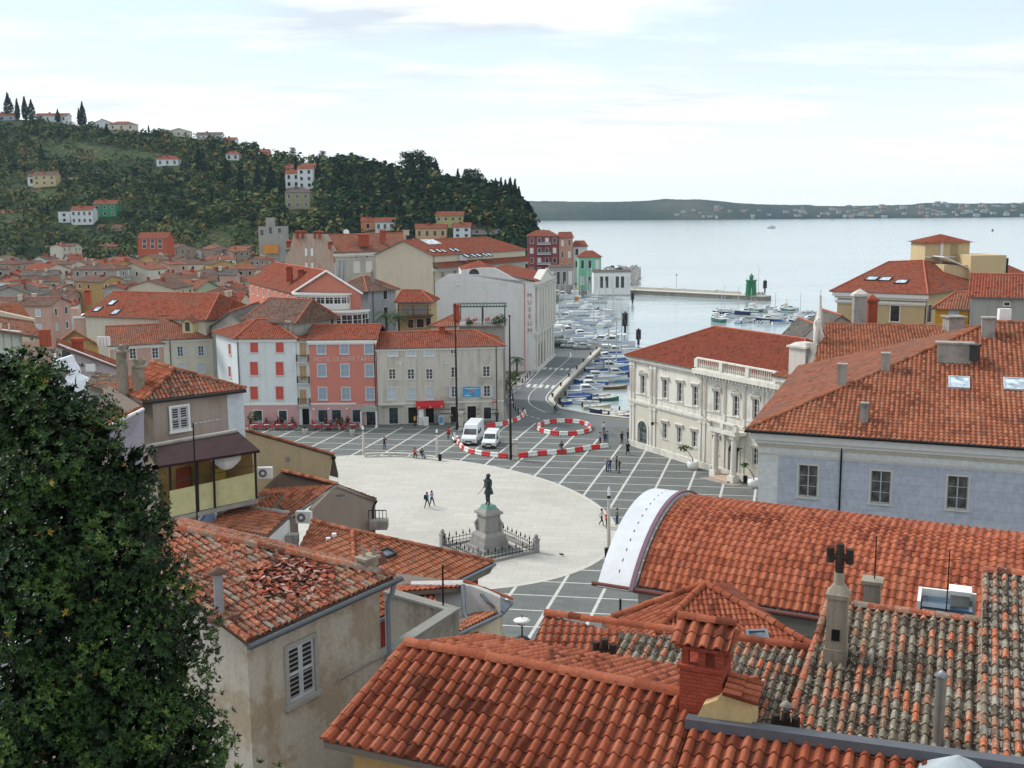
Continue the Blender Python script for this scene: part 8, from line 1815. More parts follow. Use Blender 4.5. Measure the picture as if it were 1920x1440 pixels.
rc=G(1058, 804);run([rc+V3((3.65*math.cos(i/40*6.2832), 4.5*math.sin(i/40*6.2832), 0))for i in range(41)], 'of the closed oval ring')
def bollard(px, py, label, group):mb=MB();mb.lathe([(.09, 0), (.08, .6), (.11, .66), (.1, .8), (.03, .88)], (0, 0, 0), 8);o=mb.build('bollard', M_black);tag(o, label, 'bollard', group);o.location=G(px, py, .13)
for px, py in((980, 718), (985, 713), (989, 709), (993.5, 704), (963, 766), (966.5, 771), (971.5, 776), (981, 775), (962, 755), (961, 748)):bollard(px, py, 'thin black bollard on the kerb beside the museum road', 'kerb bollards')
for px, py in((1036, 744), (1051.5, 723.5), (1067, 706), (1081.5, 692), (1094.5, 678), (1107.5, 666), (1119, 655), (1055, 763)):
 mb=MB();mb.lathe([(.16, 0), (.13, .3), (.24, .4), (.22, .55), (.05, .6)], (0, 0, 0), 10);o=mb.build('mooring_bollard', plain('rusty_iron', (.06, .035, .025), .7));tag(o, 'squat rusty mooring bollard on the quay edge', 'bollard', 'mooring bollards on the quay');o.location=G(px, py, .06)
for px, py, k, lb in((1299, 880, 1, 'round white pot with a leaning leafy tree before the palace wall'), (1413, 914, .6, 'round white pot with thin bare sapling at the blue house corner')):
 r=thing('potted_tree', lb, 'potted tree', G(px, py));mb=MB();mb.lathe([(.35, 0), (.6, .25), (.68, .6), (.6, .9), (.5, 1.0), (.45, .9)], (0, 0, 0), 16);mb.build('pot', M_white, r);mb=MB();mb.tube([(0, 0, .8), (-.05, 0, 1.3), (-.5, 0, 2.0), (-.9, .1, 2.4)], [.06, .05, .04, .02], 6);mb.build('trunk', M_bark, r);mb=MB();puff(mb, (-1.0, 0, 2.5), .85*k, .5*k, int(90*k), .13, random.Random(3), .3, .9);mb.build('crown', L_bush, r)
sl=G(979, 1200, 6);r=thing('street_lamp', 'street lamp with pale fluted shade and a dark dome below it, between the roofs', 'street lamp', sl);zt=at(980, 1172, sl.y).z-sl.z;mb=MB();mb.tube([(0, 0, -6), (0, 0, zt)], .05, 6);mb.tube([(0, 0, zt+.3), (0, 0, zt+.6)], .03, 5);mb.build('pole', M_black, r);mb=MB();mb.lathe([(.18, 0), (.5, .28), (.3, .36), (.05, .42)], (0, 0, zt), 14);mb.build('lamp_shade', M_white, r);mb=MB();mb.lathe([(.55, zt-1.1), (.5, zt-.9), (.3, zt-.72), (.05, zt-.65)], (0, 0, 0), 14);mb.build('dome', M_dark, r)
mb=MB();mb.tube([(-.12, 0, .12), (-.04, 0, .15), (.06, 0, .14), (.2, 0, .08)], [.03, .07, .06, .015], 8);mb.tube([(-.12, 0, .15), (-.15, 0, .24)], [.03, .03], 6);mb.tube([(0, .02, 0), (0, .02, .1)], .01, 4);o=mb.build('pigeon', plain('pigeon_grey', (.05, .05, .06)));tag(o, 'small dark pigeon on the pale plaza', 'bird');o.location=G(1053, 1043, .015);o.scale=(1.3, )*3
M_cred=plain('cafe_red', (.48, .03, .04), .6);M_tab=plain('table_top', (.50, .46, .44), .5)
tb0=thing('cafe_table', 'x', 'table');mb=MB();mb.lathe([(.38, .7), (.4, .72), (.4, .74)], (0, 0, 0), 12);mb.build('table_top', M_tab, tb0);mb=MB();mb.tube([(0, 0, .03), (0, 0, .7)], .03, 6);mb.lathe([(.25, 0), (.05, .05)], (0, 0, 0), 8);mb.build('table_leg', M_black, tb0)
ch0=thing('cafe_chair', 'x', 'chair');mb=MB();mb.box(-.21, .21, -.21, .21, .42, .46);mb.build('seat', M_cred, ch0);mb=MB();mb.box(-.21, .21, .18, .22, .5, .88);mb.build('backrest', M_cred, ch0)
for x, y in((-.19, -.19), (.19, -.19), (-.19, .2), (.19, .2)):mb=MB();mb.tube([(x, y, 0), (x, y, .5)], .015, 4);mb.build('leg', M_black, ch0)
R=random.Random(17);first=[1, 1]
rows_=[(px, 806, 'left')for px in(478, 500, 522, 545)]+[(px, 797, 'left')for px in(488, 512, 536)]+[(px, 806, 'right')for px in(592, 614, 638, 660)]+[(px, 797, 'right')for px in(596, 622, 648)]
for px, py, side in rows_:
 p=G(px, py);lb='round cafe table with red chairs, %s terrace of the hotel row'%side;grp='cafe tables on the %s terrace'%side
 if first[0]:tb0 .location=p;tb0['label']=lb;tb0['group']=grp;first[0]=0
 else:dup(tb0, p, 0, lb, grp)
 for k in range(4 if py>800 else 3):
  an=k*1.5708+.4+R.uniform(-.2, .2);q=p+V3((.66*math.cos(an), .66*math.sin(an), 0));lb2='red backed cafe chair at a table on the %s terrace'%side
  if first[1]:ch0 .location=q;ch0 .rotation_euler=(0, 0, an-1.5708);ch0['label']=lb2;ch0['group']='cafe chairs on the %s terrace'%side;first[1]=0
  else:dup(ch0, q, an-1.5708, lb2, 'cafe chairs on the %s terrace'%side)
for i, (px, py, c)in enumerate(((470, 800, D_), (500, 799, K_), (522, 797, (.1, .03, .04)), (548, 798, BL), (530, 798, D_), (610, 798, K_), (632, 798, (.5, .03, .03)), (652, 797, D_), (622, 804, (.05, .05, .06)), (640, 806, D_))):
 person('person in %s sitting at a cafe table, %s from the left'%({D_:'black', K_:'charcoal', BL:'dark blue'}.get(c, 'red' if c[0]>.3 else 'dark clothes'), NUM[i]), px, py, 'sit', R.uniform(-2, 2), c, D_)
for i, (px, py)in enumerate(((572, 814), (661, 815))):
 r=thing('planter', 'pale %s tub with small plant at the cafe edge'%('left', 'right')[i], 'planter', G(px, py));mb=MB();mb.lathe([(.28, 0), (.4, .65), (.42, .72), (.34, .7)], (0, 0, 0), 12);mb.build('tub', M_stone, r);mb=MB();puff(mb, (0, 0, .85), .35, .3, 60, .08, R, .1, .7);mb.build('plant', L_bush, r)
for i, (px, py, r_, lb)in enumerate(((474, 803, .9, 'silvery potted olive at the left end of the cafe'), (556, 795, .5, 'round clipped potted shrub beside the black door'), (638, 806, .55, 'dark potted shrub in the right cafe terrace'))):
 r=thing('potted_shrub', lb, 'potted shrub', G(px, py));mb=MB();mb.lathe([(.25, 0), (.32, .5)], (0, 0, 0), 10);mb.build('pot', M_stone, r);mb=MB();puff(mb, (0, 0, 1.0+r_*.6), r_*.8, r_, 160, .12, R, .2, .8);mb.build('foliage', L_bush, r)
for i, (px, py, c)in enumerate(((790, 797, (.6, .62, .6)), (799, 798, (.55, .58, .5)), (828, 796, (.15, .3, .5)), (787, 796, (.55, .45, .2)))):
 r=thing('sign_board', '%s leaning advertising board outside the red awning shop, %s from left'%(('white', 'pale', 'blue', 'yellow')[i], ('second', 'third', 'fourth', 'first')[i]), 'board', G(px, py), .1);mb=MB();Mx=Matrix.Rotation(-.18, 4, 'X');mb.box(-.35, .35, -.03, .03, .0, 1.25 if i!=0 else 2.3, 0, Mx);mb.build('frame', M_white, r);mb=MB();mb.box(-.29, .29, -.036, -.03, .15, 1.15, 0, Mx);mb.build('printed_panel', cloth(c), r)
r=thing('postcard_rack', 'dark revolving postcard rack by the shop door', 'rack', G(818, 797));mb=MB();mb.tube([(0, 0, 0), (0, 0, 1.7)], .03, 5);[mb.cbox((0, 0, .35+.33*k), .5, .5, .26)for k in range(4)];mb.build('rack', plain('card_mix', (.18, .2, .25), var=.7, scale=9), r)
for i, (x, y)in enumerate(((1.9, 2.2), (5.0, 2.4))):
 p=TERR+V3((x, y, 0));dup(tb0, p, 0, 'round table on the pergola roof terrace, %s one'%('left', 'right')[i], 'terrace tables')
 for k in range(4):an=k*1.57+.5;dup(ch0, p+V3((.7*math.cos(an), .7*math.sin(an), 0)), an-1.57, 'chair on the pergola roof terrace round the %s table'%('left', 'right')[i], 'terrace chairs, %s table'%('left', 'right')[i])
M_tyre=plain('tyre_rubber', (.015, .015, .016), .9);M_car=plain('white_car_paint', (.72, .74, .76), .25, .6, var=.03);M_sil=plain('silver_car_paint', (.42, .46, .48), .3, .6, .5, .04);M_carglass=glass('car_glass', (.03, .04, .05), .06);M_lamp=glass('headlamp_glass', (.5, .5, .48), .1);M_bump=plain('bumper_plastic', (.04, .042, .045), .6)
def vehicle(name, label, L, Wd, prof, glasses, paint, loc_, rz, cat, wr=.33, wx=(.9, -.9), bump_=M_bump, group=None):
 """prof: side outline (x forward, z); body bulges in plan and leans in above the waist"""
 r=thing(name, label, cat, loc_, rz, group);zmax=max(z for x, z in prof);hw_=Wd/2
 def yy(z, e=1.0):return hw_*e*(1-.0 if z<zmax*.5 else 1-.13*(z-zmax*.5)/(zmax*.5))
 mb=MB();rings=[]
 for e, ins in((-1, .07), (-.93, .0), (.93, .0), (1, .07)):
  rings.append([V3((x*(1-ins*.5), math.copysign(yy(z, abs(e)), e), z-(ins*.6 if z>.5 else-ins*.3)))for x, z in prof])
 mb.loft(rings, 0, True);b_=mb.build('body', paint, r);b_.data.polygons.foreach_set('use_smooth', [False]*len(b_.data.polygons))
 for nm, pts in glasses:
  mb=MB()
  if nm=='windscreen':
   (x0, z0), (x1, z1)=pts;mb.raw([(x0+.02, -yy(z0)*.86, z0), (x0+.02, yy(z0)*.86, z0), (x1+.02, yy(z1)*.84, z1), (x1+.02, -yy(z1)*.84, z1), (x0-.03, -yy(z0)*.86, z0), (x0-.03, yy(z0)*.86, z0), (x1-.03, yy(z1)*.84, z1), (x1-.03, -yy(z1)*.84, z1)], [(0, 1, 2, 3), (7, 6, 5, 4), (0, 4, 5, 1), (1, 5, 6, 2), (2, 6, 7, 3), (3, 7, 4, 0)]);mb.build('windscreen', M_carglass, r)
  else:
   for s in(-1, 1):mb=MB();f_=[V3((x, s*(yy(z)+.012), z))for x, z in pts];extr(mb, f_, V3((0, -s*.03, 0)));mb.build('side_window', M_carglass, r)
 for x in wx:
  for s in(-1, 1):
   w=thing('wheel', None, None);w.parent=r;w.location=(x*L/2*.7 if abs(x)<=1 else x, s*(hw_-.09), wr);mb=MB();mb.tube([(0, -.1, 0), (0, .1, 0)], wr, 18, 0, False);mb.build('tyre', M_tyre, w);mb=MB();mb.tube([(0, s*.1, 0), (0, s*.115, 0)], wr*.6, 12, 0, False);mb.build('rim', M_sil, w)
 xf=max(x for x, z in prof);xb=min(x for x, z in prof)
 mb=MB();mb.box(xf-.2, xf+.04, -hw_*.93, hw_*.93, .25, .48);mb.build('bumper', bump_, r);mb=MB();mb.box(xf-.08, xf+.03, -hw_*.45, hw_*.45, .55, .72);mb.build('grille', M_bump, r)
 for s in(-1, 1):
  mb=MB();mb.box(xf-.22, xf+.02, s*hw_*.72-.17, s*hw_*.72+.17, .62, .82);mb.build('headlight', M_lamp, r);mb=MB();mb.cbox((xf*.45, s*(hw_+.1), prof[3][1]if 0 else zmax*.55), .12, .2, .28);mb.build('wing_mirror', M_bump, r)
 mb=MB();mb.box(xf+.04, xf+.05, -.26, .26, .33, .44);mb.build('number_plate', M_white, r)
 return r
def heading(a, b):return math.atan2(b.y-a.y, b.x-a.x)
c=G(887, 828);hd=math.radians(-100)
v=vehicle('van', 'tall white high roofed van parked behind the curved barrier', 5.6, 2.0, [(2.8, .35), (2.8, .95), (2.55, 1.18), (1.95, 1.32), (1.35, 2.0), (1.1, 2.45), (.75, 2.62), (-2.7, 2.66), (-2.8, 2.4), (-2.8, .35)], [('windscreen', ((1.93, 1.36), (1.37, 1.99))), ('side', [(1.35, 1.3), (1.5, 1.35), (1.15, 1.85), (.45, 1.88), (.45, 1.3)]), ('side', [(-.6, 1.35), (-.6, 1.85), (.1, 1.85), (.1, 1.35)])], M_car, c, hd, 'van', .36, (1.0, -1.0))
c=G(921, 835);v=vehicle('van', 'smaller white delivery van right of the high roofed van', 4.4, 1.8, [(2.2, .3), (2.2, .8), (2.0, .98), (1.3, 1.12), (.75, 1.72), (.35, 1.88), (-2.1, 1.9), (-2.2, 1.6), (-2.2, .3)], [('windscreen', ((1.28, 1.15), (.77, 1.7))), ('side', [(.85, 1.12), (1.0, 1.15), (.6, 1.6), (0, 1.62), (0, 1.12)])], M_car, c, math.radians(-98), 'van', .31, (1.0, -1.0))
CARP=[(2.05, .3), (2.05, .7), (1.9, .82), (1.05, .92), (.45, 1.36), (-.75, 1.4), (-1.45, 1.02), (-2.0, .95), (-2.1, .7), (-2.1, .3)]
CG=[('windscreen', ((1.03, .95), (.47, 1.34))), ('side', [(.85, .95), (.45, 1.3), (-.7, 1.33), (-1.2, .98)])]
for px, py, m_, lb, hd in((1068, 652, M_sil, 'silver saloon car parked at the quay corner, left of the pair', 182), (1091, 654.5, M_sil, 'silver saloon car parked at the quay corner, right of the pair', 180), (1043, 651, M_dark, 'dark car half hidden behind the museum at the quay corner', 178)):vehicle('parked_car', lb, 4.2, 1.75, CARP, CG, m_, G(px, py), math.radians(hd), 'car', .3)
for i, (px, py, m_)in enumerate(((1052, 523, M_sil), (1063, 520, M_car), (1098, 522, M_dark), (1140, 505, M_sil), (1148, 503, M_dark), (1156, 504, M_car), (1163, 507, M_dark), (1170, 510, M_sil))):vehicle('parked_car', 'distant parked car on the waterfront below the cliff, %s from the left'%NUM[i], 4.2, 1.75, CARP, CG, m_, G(px, py, .0 if i<3 else 2.0), math.radians(R.choice([20, 200, 90, 80])), 'car', .3, group='cars on the far waterfront')
r=thing('scooter', 'white motor scooter standing left of the high roofed van', 'scooter', G(851, 829), math.radians(-75));mb=MB();mb.tube([(.55, 0, .35), (.5, 0, .7), (.35, 0, 1.0)], [.12, .14, .06], 8);mb.tube([(.5, 0, .35), (0, 0, .32), (-.35, 0, .55), (-.6, 0, .7)], [.12, .12, .18, .1], 8);mb.build('body', M_car, r);mb=MB();mb.tube([(0, 0, .74), (-.5, 0, .78)], [.12, .14], 8);mb.build('saddle', M_black, r);mb=MB();mb.tube([(.35, -.32, 1.02), (.35, .32, 1.02)], .025, 5);mb.build('handlebar', M_black, r);mb=MB();mb.raw([(.42, -.2, .95), (.42, .2, .95), (.3, .15, 1.4), (.3, -.15, 1.4)], [(0, 1, 2, 3)]);mb.build('screen', M_lamp, r)
for x in(.62, -.55):mb=MB();mb.tube([(x, -.06, .25), (x, .06, .25)], .25, 14, 0, False);mb.build('wheel', M_tyre, r)
bp=G(1041, 777);r=thing('bicycle', 'bicycle ridden along the quay road by a person in dark clothes', 'bicycle', bp, math.radians(-20));mb=MB()
for a, b in(((-.5, .34), (-.15, .9)), ((-.5, .34), (.05, .3)), ((.05, .3), (-.15, .85)), ((.05, .3), (.42, .85)), ((-.12, .82), (.42, .85)), ((.42, .95), (.55, .34))):mb.tube([(a[0], 0, a[1]), (b[0], 0, b[1])], .022, 5)
mb.build('frame', M_dark, r);mb=MB();mb.tube([(.38, -.25, 1.0), (.38, .25, 1.0)], .02, 5);mb.build('handlebar', M_dark, r)
for x in(-.5, .55):mb=MB();k_=[V3((x+.33*math.cos(i/16*6.2832), 0, .34+.33*math.sin(i/16*6.2832)))for i in range(17)];mb.tube(k_, .022, 5);mb.build('wheel', M_tyre, r)
person('cyclist in a dark top with red scarf riding along the quay road', 0, 0, 'ride', math.radians(-20+90), D_, D_, loc_=bp+V3((-.03, 0, .0)))
M_hull={k:plain('hull_'+k, c, .35, .5, var=.06)for k, c in dict(white=(.70, .72, .72), blue=(.05, .16, .42), navy=(.015, .03, .10), red=(.40, .04, .04), green=(.04, .16, .13), wood=(.26, .12, .05), sky=(.18, .42, .62), orange=(.55, .22, .03), cream=(.52, .50, .34)).items()}
M_deck=plain('deck', (.50, .50, .46), .6);M_tarp=plain('blue_tarpaulin', (.03, .07, .22), .7, var=.3);M_mast=plain('mast_alloy', (.55, .57, .58), .35, .5, .4);M_bglass=glass('boat_glass', (.03, .04, .06), .08)
def hull(mb, L, B_, Hh, m=0, md=1):
 rs=[]
 for i in range(11):
  u=i/10;x=-L/2+L*u;w=B_/2*(.78+.22*math.sin(min(1, u*1.6)*1.57))*(1-max(0, (u-.5)/.5)**2.3);w=max(w, .02);z1_=Hh*(1+.45*u*u);k=-.25+.2*max(0, u-.8)*3
  rs.append([V3((x, -w, z1_)), V3((x, -w*.92, Hh*.35)), V3((x, -w*.45, k)), V3((x, w*.45, k)), V3((x, w*.92, Hh*.35)), V3((x, w, z1_))])
 mb.loft(rs, m, True, closed=False, caps=False);mb.raw(rs[0], [(0, 1, 2, 3, 4, 5)], m)
 for i in range(10):a, b=rs[i], rs[i+1];dz=V3((0, 0, -.06));mb.face([a[0]+dz, a[5]+dz, b[5]+dz, b[0]+dz], md)
 for s in(0, 5):mb.tube([r_[s]for r_ in rs], .05, 4, 2)
BP={}
def boatproto(kind, col):
 r=thing('moored_boat', 'x', 'boat');hm=M_hull[col];L, B_, Hh=dict(open=(4.8, 1.9, .55), cabin=(6.6, 2.4, .85), sail=(8.6, 2.8, .95), cruiser=(9, 3, 1.2), tarp=(5.6, 2.1, .7), fish=(9, 3.2, 1.3))[kind]
 mb=MB();hull(mb, L, B_, Hh);mb.build('hull', [hm, M_deck, M_hull['white']if col!='white' else M_hull['blue']], r)
 if kind=='open':
  for x in(-1.2, 0, 1.1):mb=MB();mb.box(x-.13, x+.13, -.75, .75, Hh, Hh+.06);mb.build('thwart', M_hull['wood'], r)
  mb=MB();mb.box(-2.6, -2.35, -.15, .15, .3, 1.1);mb.build('outboard_motor', M_dark, r)
 if kind in('cabin', 'cruiser', 'fish'):
  x0, x1=(-.6, 1.6)if kind!='fish' else(.6, 2.6);w=B_*.36;hc=1.0 if kind=='cabin' else 1.3;pr_=[(x0, Hh), (x1+.7, Hh+.1), (x1, Hh+hc*.55), (x1-.6, Hh+hc), (x0, Hh+hc)]if kind!='fish' else[(x0, Hh), (x1, Hh), (x1, Hh+1.9), (x0, Hh+1.9)]
  mb=MB();mb.loft([[V3((x, y, z))for x, z in pr_]for y in(-w, w)], 0, False);mb.build('cabin', M_hull['white'], r)
  for s in(-1, 1):mb=MB();f_=[V3((x, s*(w+.01), z))for x, z in((x0+.2, Hh+hc*.55), (x1-.3, Hh+hc*.55), (x1-.75, Hh+hc*.88), (x0+.2, Hh+hc*.88))];extr(mb, f_, V3((0, -s*.02, 0)));mb.build('cabin_window', M_bglass, r)
  mb=MB();mb.box(x1-.58, x1-.5, -w*.85, w*.85, Hh+hc*.98, Hh+hc*1.25)if kind!='fish' else mb.box(x1, x1+.03, -w*.8, w*.8, Hh+1.2, Hh+1.7);mb.build('windscreen', M_bglass, r)
  if kind=='cruiser':mb=MB();mb.box(-2.6, -.6, -w, w, Hh+1.55, Hh+1.65);[mb.tube([(x, y, Hh), (x, y, Hh+1.6)], .03, 4)for x in(-2.5, -.7)for y in(-w*.9, w*.9)];mb.build('canopy', M_tarp if col=='blue' else M_hull['white'], r)
  if kind=='fish':mb=MB();mb.tube([(0, 0, Hh), (0, 0, Hh+4)], .07, 6);mb.tube([(0, 0, Hh+3.6), (-2.8, 0, Hh+2.4)], .05, 5);mb.build('derrick', M_hull['orange'], r)
 if kind=='tarp':mb=MB();rs=[[V3((x, -B_*.47*k, Hh)), V3((x, 0, Hh+.5*k)), V3((x, B_*.47*k, Hh))]for x, k in((-2.6, .7), (-1, 1), (.8, 1), (2.1, .45))];mb.loft(rs, 0, False, False);mb.build('tarpaulin', M_tarp, r)
 if kind=='sail':
  mb=MB();mb.loft([[V3((x, -.7*k, Hh)), V3((x, -.55*k, Hh+.42)), V3((x, .55*k, Hh+.42)), V3((x, .7*k, Hh))]for x, k in((-1.4, 1), (.8, 1), (2.2, .5))], 0, False);mb.build('cabin', M_hull['white'], r);mb=MB();mb.tube([(.6, 0, Hh), (.6, 0, 11)], [.12, .09], 6);mb.tube([(.6, -.7, 7.5), (.6, .7, 7.5)], .02, 4)
  for x, y in((4.1, 0), (-4.2, 0), (.5, 1.2), (.5, -1.2)):mb.tube([(x, y, Hh+.2), (.6, 0, 10.8)], .012, 3)
  mb.build('mast', M_mast, r);mb=MB();mb.tube([(.6, 0, 2.0), (-2.9, 0, 1.95)], [.16, .1], 6);mb.build('furled_sail', M_tarp if col!='white' else M_hull['white'], r)
 return r
KD=dict(open='small open rowing boat', cabin='small cabin motorboat', sail='sailing boat with a tall mast', cruiser='motor cruiser with canopy', tarp='boat under a blue tarpaulin', fish='fishing boat with wheelhouse')
seen={}
def boat(kind, col, px, py, rz, where, s=1.0):
 k=(kind, col);p=G(px, py, -2.0);n=seen.get((k, where), 0);seen[(k, where)]=n+1
 lb='%s %s, %s'%(col, KD[kind], where)+('' if n==0 else ', %s such'%NUM[n])
 if k not in BP:BP[k]=r=boatproto(kind, col);r.location=p;r.rotation_euler=(0, 0, rz);r['label']=lb;r['group']='boats '+where;r.scale=(s, )*3
 else:dup(BP[k], p, rz, lb, 'boats '+where, s)
w1_='at the near quay'
for a in[('open', 'navy', 1133, 774, 3.0), ('open', 'red', 1155, 779, .15), ('open', 'blue', 1170, 783, .1), ('open', 'cream', 1119, 766, .12), ('open', 'white', 1098, 758, 3.05), ('tarp', 'blue', 1093, 749, .08), ('cabin', 'white', 1095, 740, .05), ('open', 'blue', 1075, 756, .3), ('cabin', 'white', 1101, 731, .1), ('open', 'wood', 1152, 729, .1), ('cabin', 'blue', 1108, 722, 3.1), ('open', 'white', 1090, 727, .2), ('cabin', 'white', 1113, 713, .0), ('open', 'sky', 1163, 716, .05), ('sail', 'white', 1135, 716, .05), ('cruiser', 'blue', 1138, 700, .05), ('open', 'white', 1110, 702, .2), ('sail', 'white', 1150, 694, .1), ('cabin', 'white', 1124, 690, 3.1), ('tarp', 'blue', 1166, 683, .1), ('sail', 'blue', 1160, 678, .05), ('cabin', 'white', 1132, 676, .1), ('cruiser', 'white', 1150, 669, .0), ('sail', 'white', 1172, 664, .1), ('open', 'white', 1143, 684, .1), ('open', 'cream', 1120, 746, .1), ('open', 'green', 1135, 751, .1), ('cabin', 'navy', 1150, 708, .1), ]:boat(*a, w1_, .98)
w2_='in the marina beyond the museum'
for i, (px, py)in enumerate(((1108, 641), (1130, 645), (1150, 652), (1165, 655), (1045, 622), (1072, 620), (1100, 624), (1126, 626), (1148, 632), (1040, 606), (1062, 604), (1086, 607), (1110, 610), (1134, 612), (1042, 591), (1066, 590), (1092, 592), (1118, 595), (1142, 599), (1044, 577), (1072, 577), (1100, 579), (1126, 582), (1050, 566), (1112, 568), (1085, 634), (1060, 632), (1035, 633), (1055, 612), (1120, 603), (1080, 585), (1138, 588))):
 if i%4==3:continue
 k=['sail', 'cabin', 'cruiser', 'sail', 'sail', 'sail', 'open', 'sail'][i%8];boat(k, ['white', 'white', 'blue', 'white', 'white', 'navy', 'white', 'white'][(i*3)%8]if k in('sail', 'cabin')else 'white', px, py, rnd.choice([.1, 3.0, .3, 1.2]), w2_, 1.15)
boat('cruiser', 'white', 1052, 563, .1, w2_, 1.3);boat('fish', 'orange', 1080, 561, 1.7, w2_, 1.0);boat('cabin', 'white', 1104, 556, .2, w2_, 1.1);boat('cruiser', 'white', 1160, 546, .1, w2_, 1.25);boat('open', 'blue', 1133, 545, .1, w2_, 1.6)
w3_='by the green beacon pontoon'
for i, (px, py)in enumerate(((1345, 603), (1362, 597), (1383, 606), (1400, 590), (1436, 582), (1422, 606), (1441, 604), (1462, 607), (1474, 584), (1488, 604), (1508, 587), (1520, 604), (1352, 588), (1408, 604), (1452, 591), (1530, 592), (1415, 584), (1498, 594), (1372, 588))):
 k=['fish', 'cabin', 'open', 'cruiser', 'cabin', 'open', 'cruiser', 'tarp'][i%8];c_={'fish':'green', 'open':['sky', 'white'][i%2], 'tarp':'white'}.get(k, 'white' if i%3 else 'navy');boat(k, c_, px, py, rnd.choice([.1, 1.9, 1.4, 3.0]), w3_, .8);boat(['sail', 'open', 'cabin'][i%3], 'white', px+9, py-3+i%4, rnd.choice([.1, 1.9, 3.0]), w3_, .75)
for y0, xa, xb, lb in((594, 1395, 1600, 'long floating pontoon with moored boats on both sides'), (583, 1430, 1600, 'second floating pontoon nearer the beacon')):
 a, b=G(xa, y0, -1.5), G(xb, y0+3, -1.5);o=MB();d=(b-a).normalized();n=V3((-d.y, d.x, 0));o.loft([[p-a+n*.9, p-a-n*.9, p-a-n*.9-V3((0, 0, .5)), p-a+n*.9-V3((0, 0, .5))]for p in(a, b)], 0, False);o=o.build('pontoon', M_conc);tag(o, lb, 'pontoon');o.location=a
a, b=G(1176, 543, -.6), G(1440, 556, -.6);d=(b-a).normalized();n=V3((-d.y, d.x, 0));r=thing('breakwater', 'long low stone breakwater closing the harbour with rocks behind it', 'breakwater', a)
mb=MB();l=lambda p:p-a;mb.loft([[l(p)-n*2.5, l(p)+n*2.5, l(p)+n*2.5-V3((0, 0, 3)), l(p)-n*2.5-V3((0, 0, 3))]for p in(a, b)], 0, False);mb.build('mole', M_quay, r);mb=MB();mb.loft([[l(p)-n*2.7+V3((0, 0, .25)), l(p)+n*2.5+V3((0, 0, .25)), l(p)+n*2.5, l(p)-n*2.7]for p in(a, b)], 0, False);mb.loft([[l(p)+n*1.7+V3((0, 0, 1.1)), l(p)+n*2.4+V3((0, 0, 1.1)), l(p)+n*2.4+V3((0, 0, .2)), l(p)+n*1.7+V3((0, 0, .2))]for p in(a, b-d*12)], 0, False);mb.build('coping', M_stone, r)
R=random.Random(8);mb=MB()
for i in range(420):
 t=R.random();c=l(a.lerp(b, t*.93))+n*R.uniform(2.8, 6)+V3((0, 0, R.uniform(-1.6, .6)));s=R.uniform(.5, 1.1);mb.cbox(c-V3((0, 0, s/2)), s*R.uniform(.8, 1.4), s, s, 0, R.uniform(0, 3), R.uniform(.5, .9))
for i in range(300):c=l(G(R.uniform(1150, 1200), R.uniform(500, 530), -.5))+V3((0, 0, R.uniform(-1, .8)));s=R.uniform(.6, 1.5);mb.cbox(c-V3((0, 0, s/2)), s*1.2, s, s, 0, R.uniform(0, 3), .7)
o=mb.build('armour_rocks', plaster('armour_stone', (.42, .41, .38), (.15, .14, .12), .6), r);o['kind']='stuff'
lc=G(1408, 554, -.4);r=thing('harbour_light', 'squat green harbour light tower at the end of the breakwater', 'lighthouse', lc);M_gl=plain('beacon_green', (.005, .14, .05), .4, .5, var=.15);hL=at(1408, 527, lc.y).z-lc.z
mb=MB();mb.lathe([(2.1, 0), (2.0, hL*.1), (1.75, hL), (2.1, hL+.05), (2.1, hL+.3)], (0, 0, 0), 8, 0, False);mb.build('tower', M_gl, r);mb=MB();mb.lathe([(.7, hL+.3), (.7, hL+1.5)], (0, 0, 0), 8);mb.build('lantern', glass('beacon_glass', (.02, .2, .12)), r);mb=MB();mb.lathe([(1.9, hL+.3), (1.9, hL+.35)], (0, 0, 0), 8);mb.lathe([(1.1, hL+1.5), (.5, hL+2.1), (.05, hL+2.8)], (0, 0, 0), 8);mb.build('lantern_roof', M_gl, r);mb=MB();[mb.tube([(1.9*math.cos(k*.785), 1.9*math.sin(k*.785), hL+.3), (1.9*math.cos(k*.785), 1.9*math.sin(k*.785), hL+1.1)], .04, 4)for k in range(8)];mb.build('gallery_rail', M_gl, r)
hp=at(1415, 500, lc.y).z;mb=MB();mb.tube([(0, 0, 0), (0, 0, hp)], .06, 5);o=mb.build('flag_pole', M_grey);tag(o, 'thin pole beside the green harbour light', 'pole');o.location=lc+V3((2.6, 0, .4))
mb=MB();mb.tube([(0, 0, 0), (0, 0, 6)], .07, 5);mb.cbox((0, 0, 5.6), .6, .3, .5);o=mb.build('lamp_pole', M_grey);tag(o, 'lone thin lamp pole halfway along the breakwater', 'pole');o.location=G(1268, 544, -.4)
for px, py, hm, lb in((1186, 568, 3.4, 'dark topped mooring pile in open water, farthest from the quay'), (1172, 624, 5.2, 'large dark mooring pile standing in the middle of the harbour'), (1197, 646, 3.6, 'slim dark mooring pile just left of the palace roof'), (1434, 548, 4.5, 'slim dark post at the outer tip of the breakwater')):
 mb=MB();mb.tube([(0, 0, -1), (0, 0, hm*.55)], .3, 8);mb.tube([(0, 0, hm*.35), (0, 0, hm)], hm*.17, 8);mb.tube([(0, 0, hm), (0, 0, hm*1.12)], [hm*.08, .05], 8);o=mb.build('mooring_pile', M_dark);tag(o, lb, 'pile');o.location=G(px, py, -2)
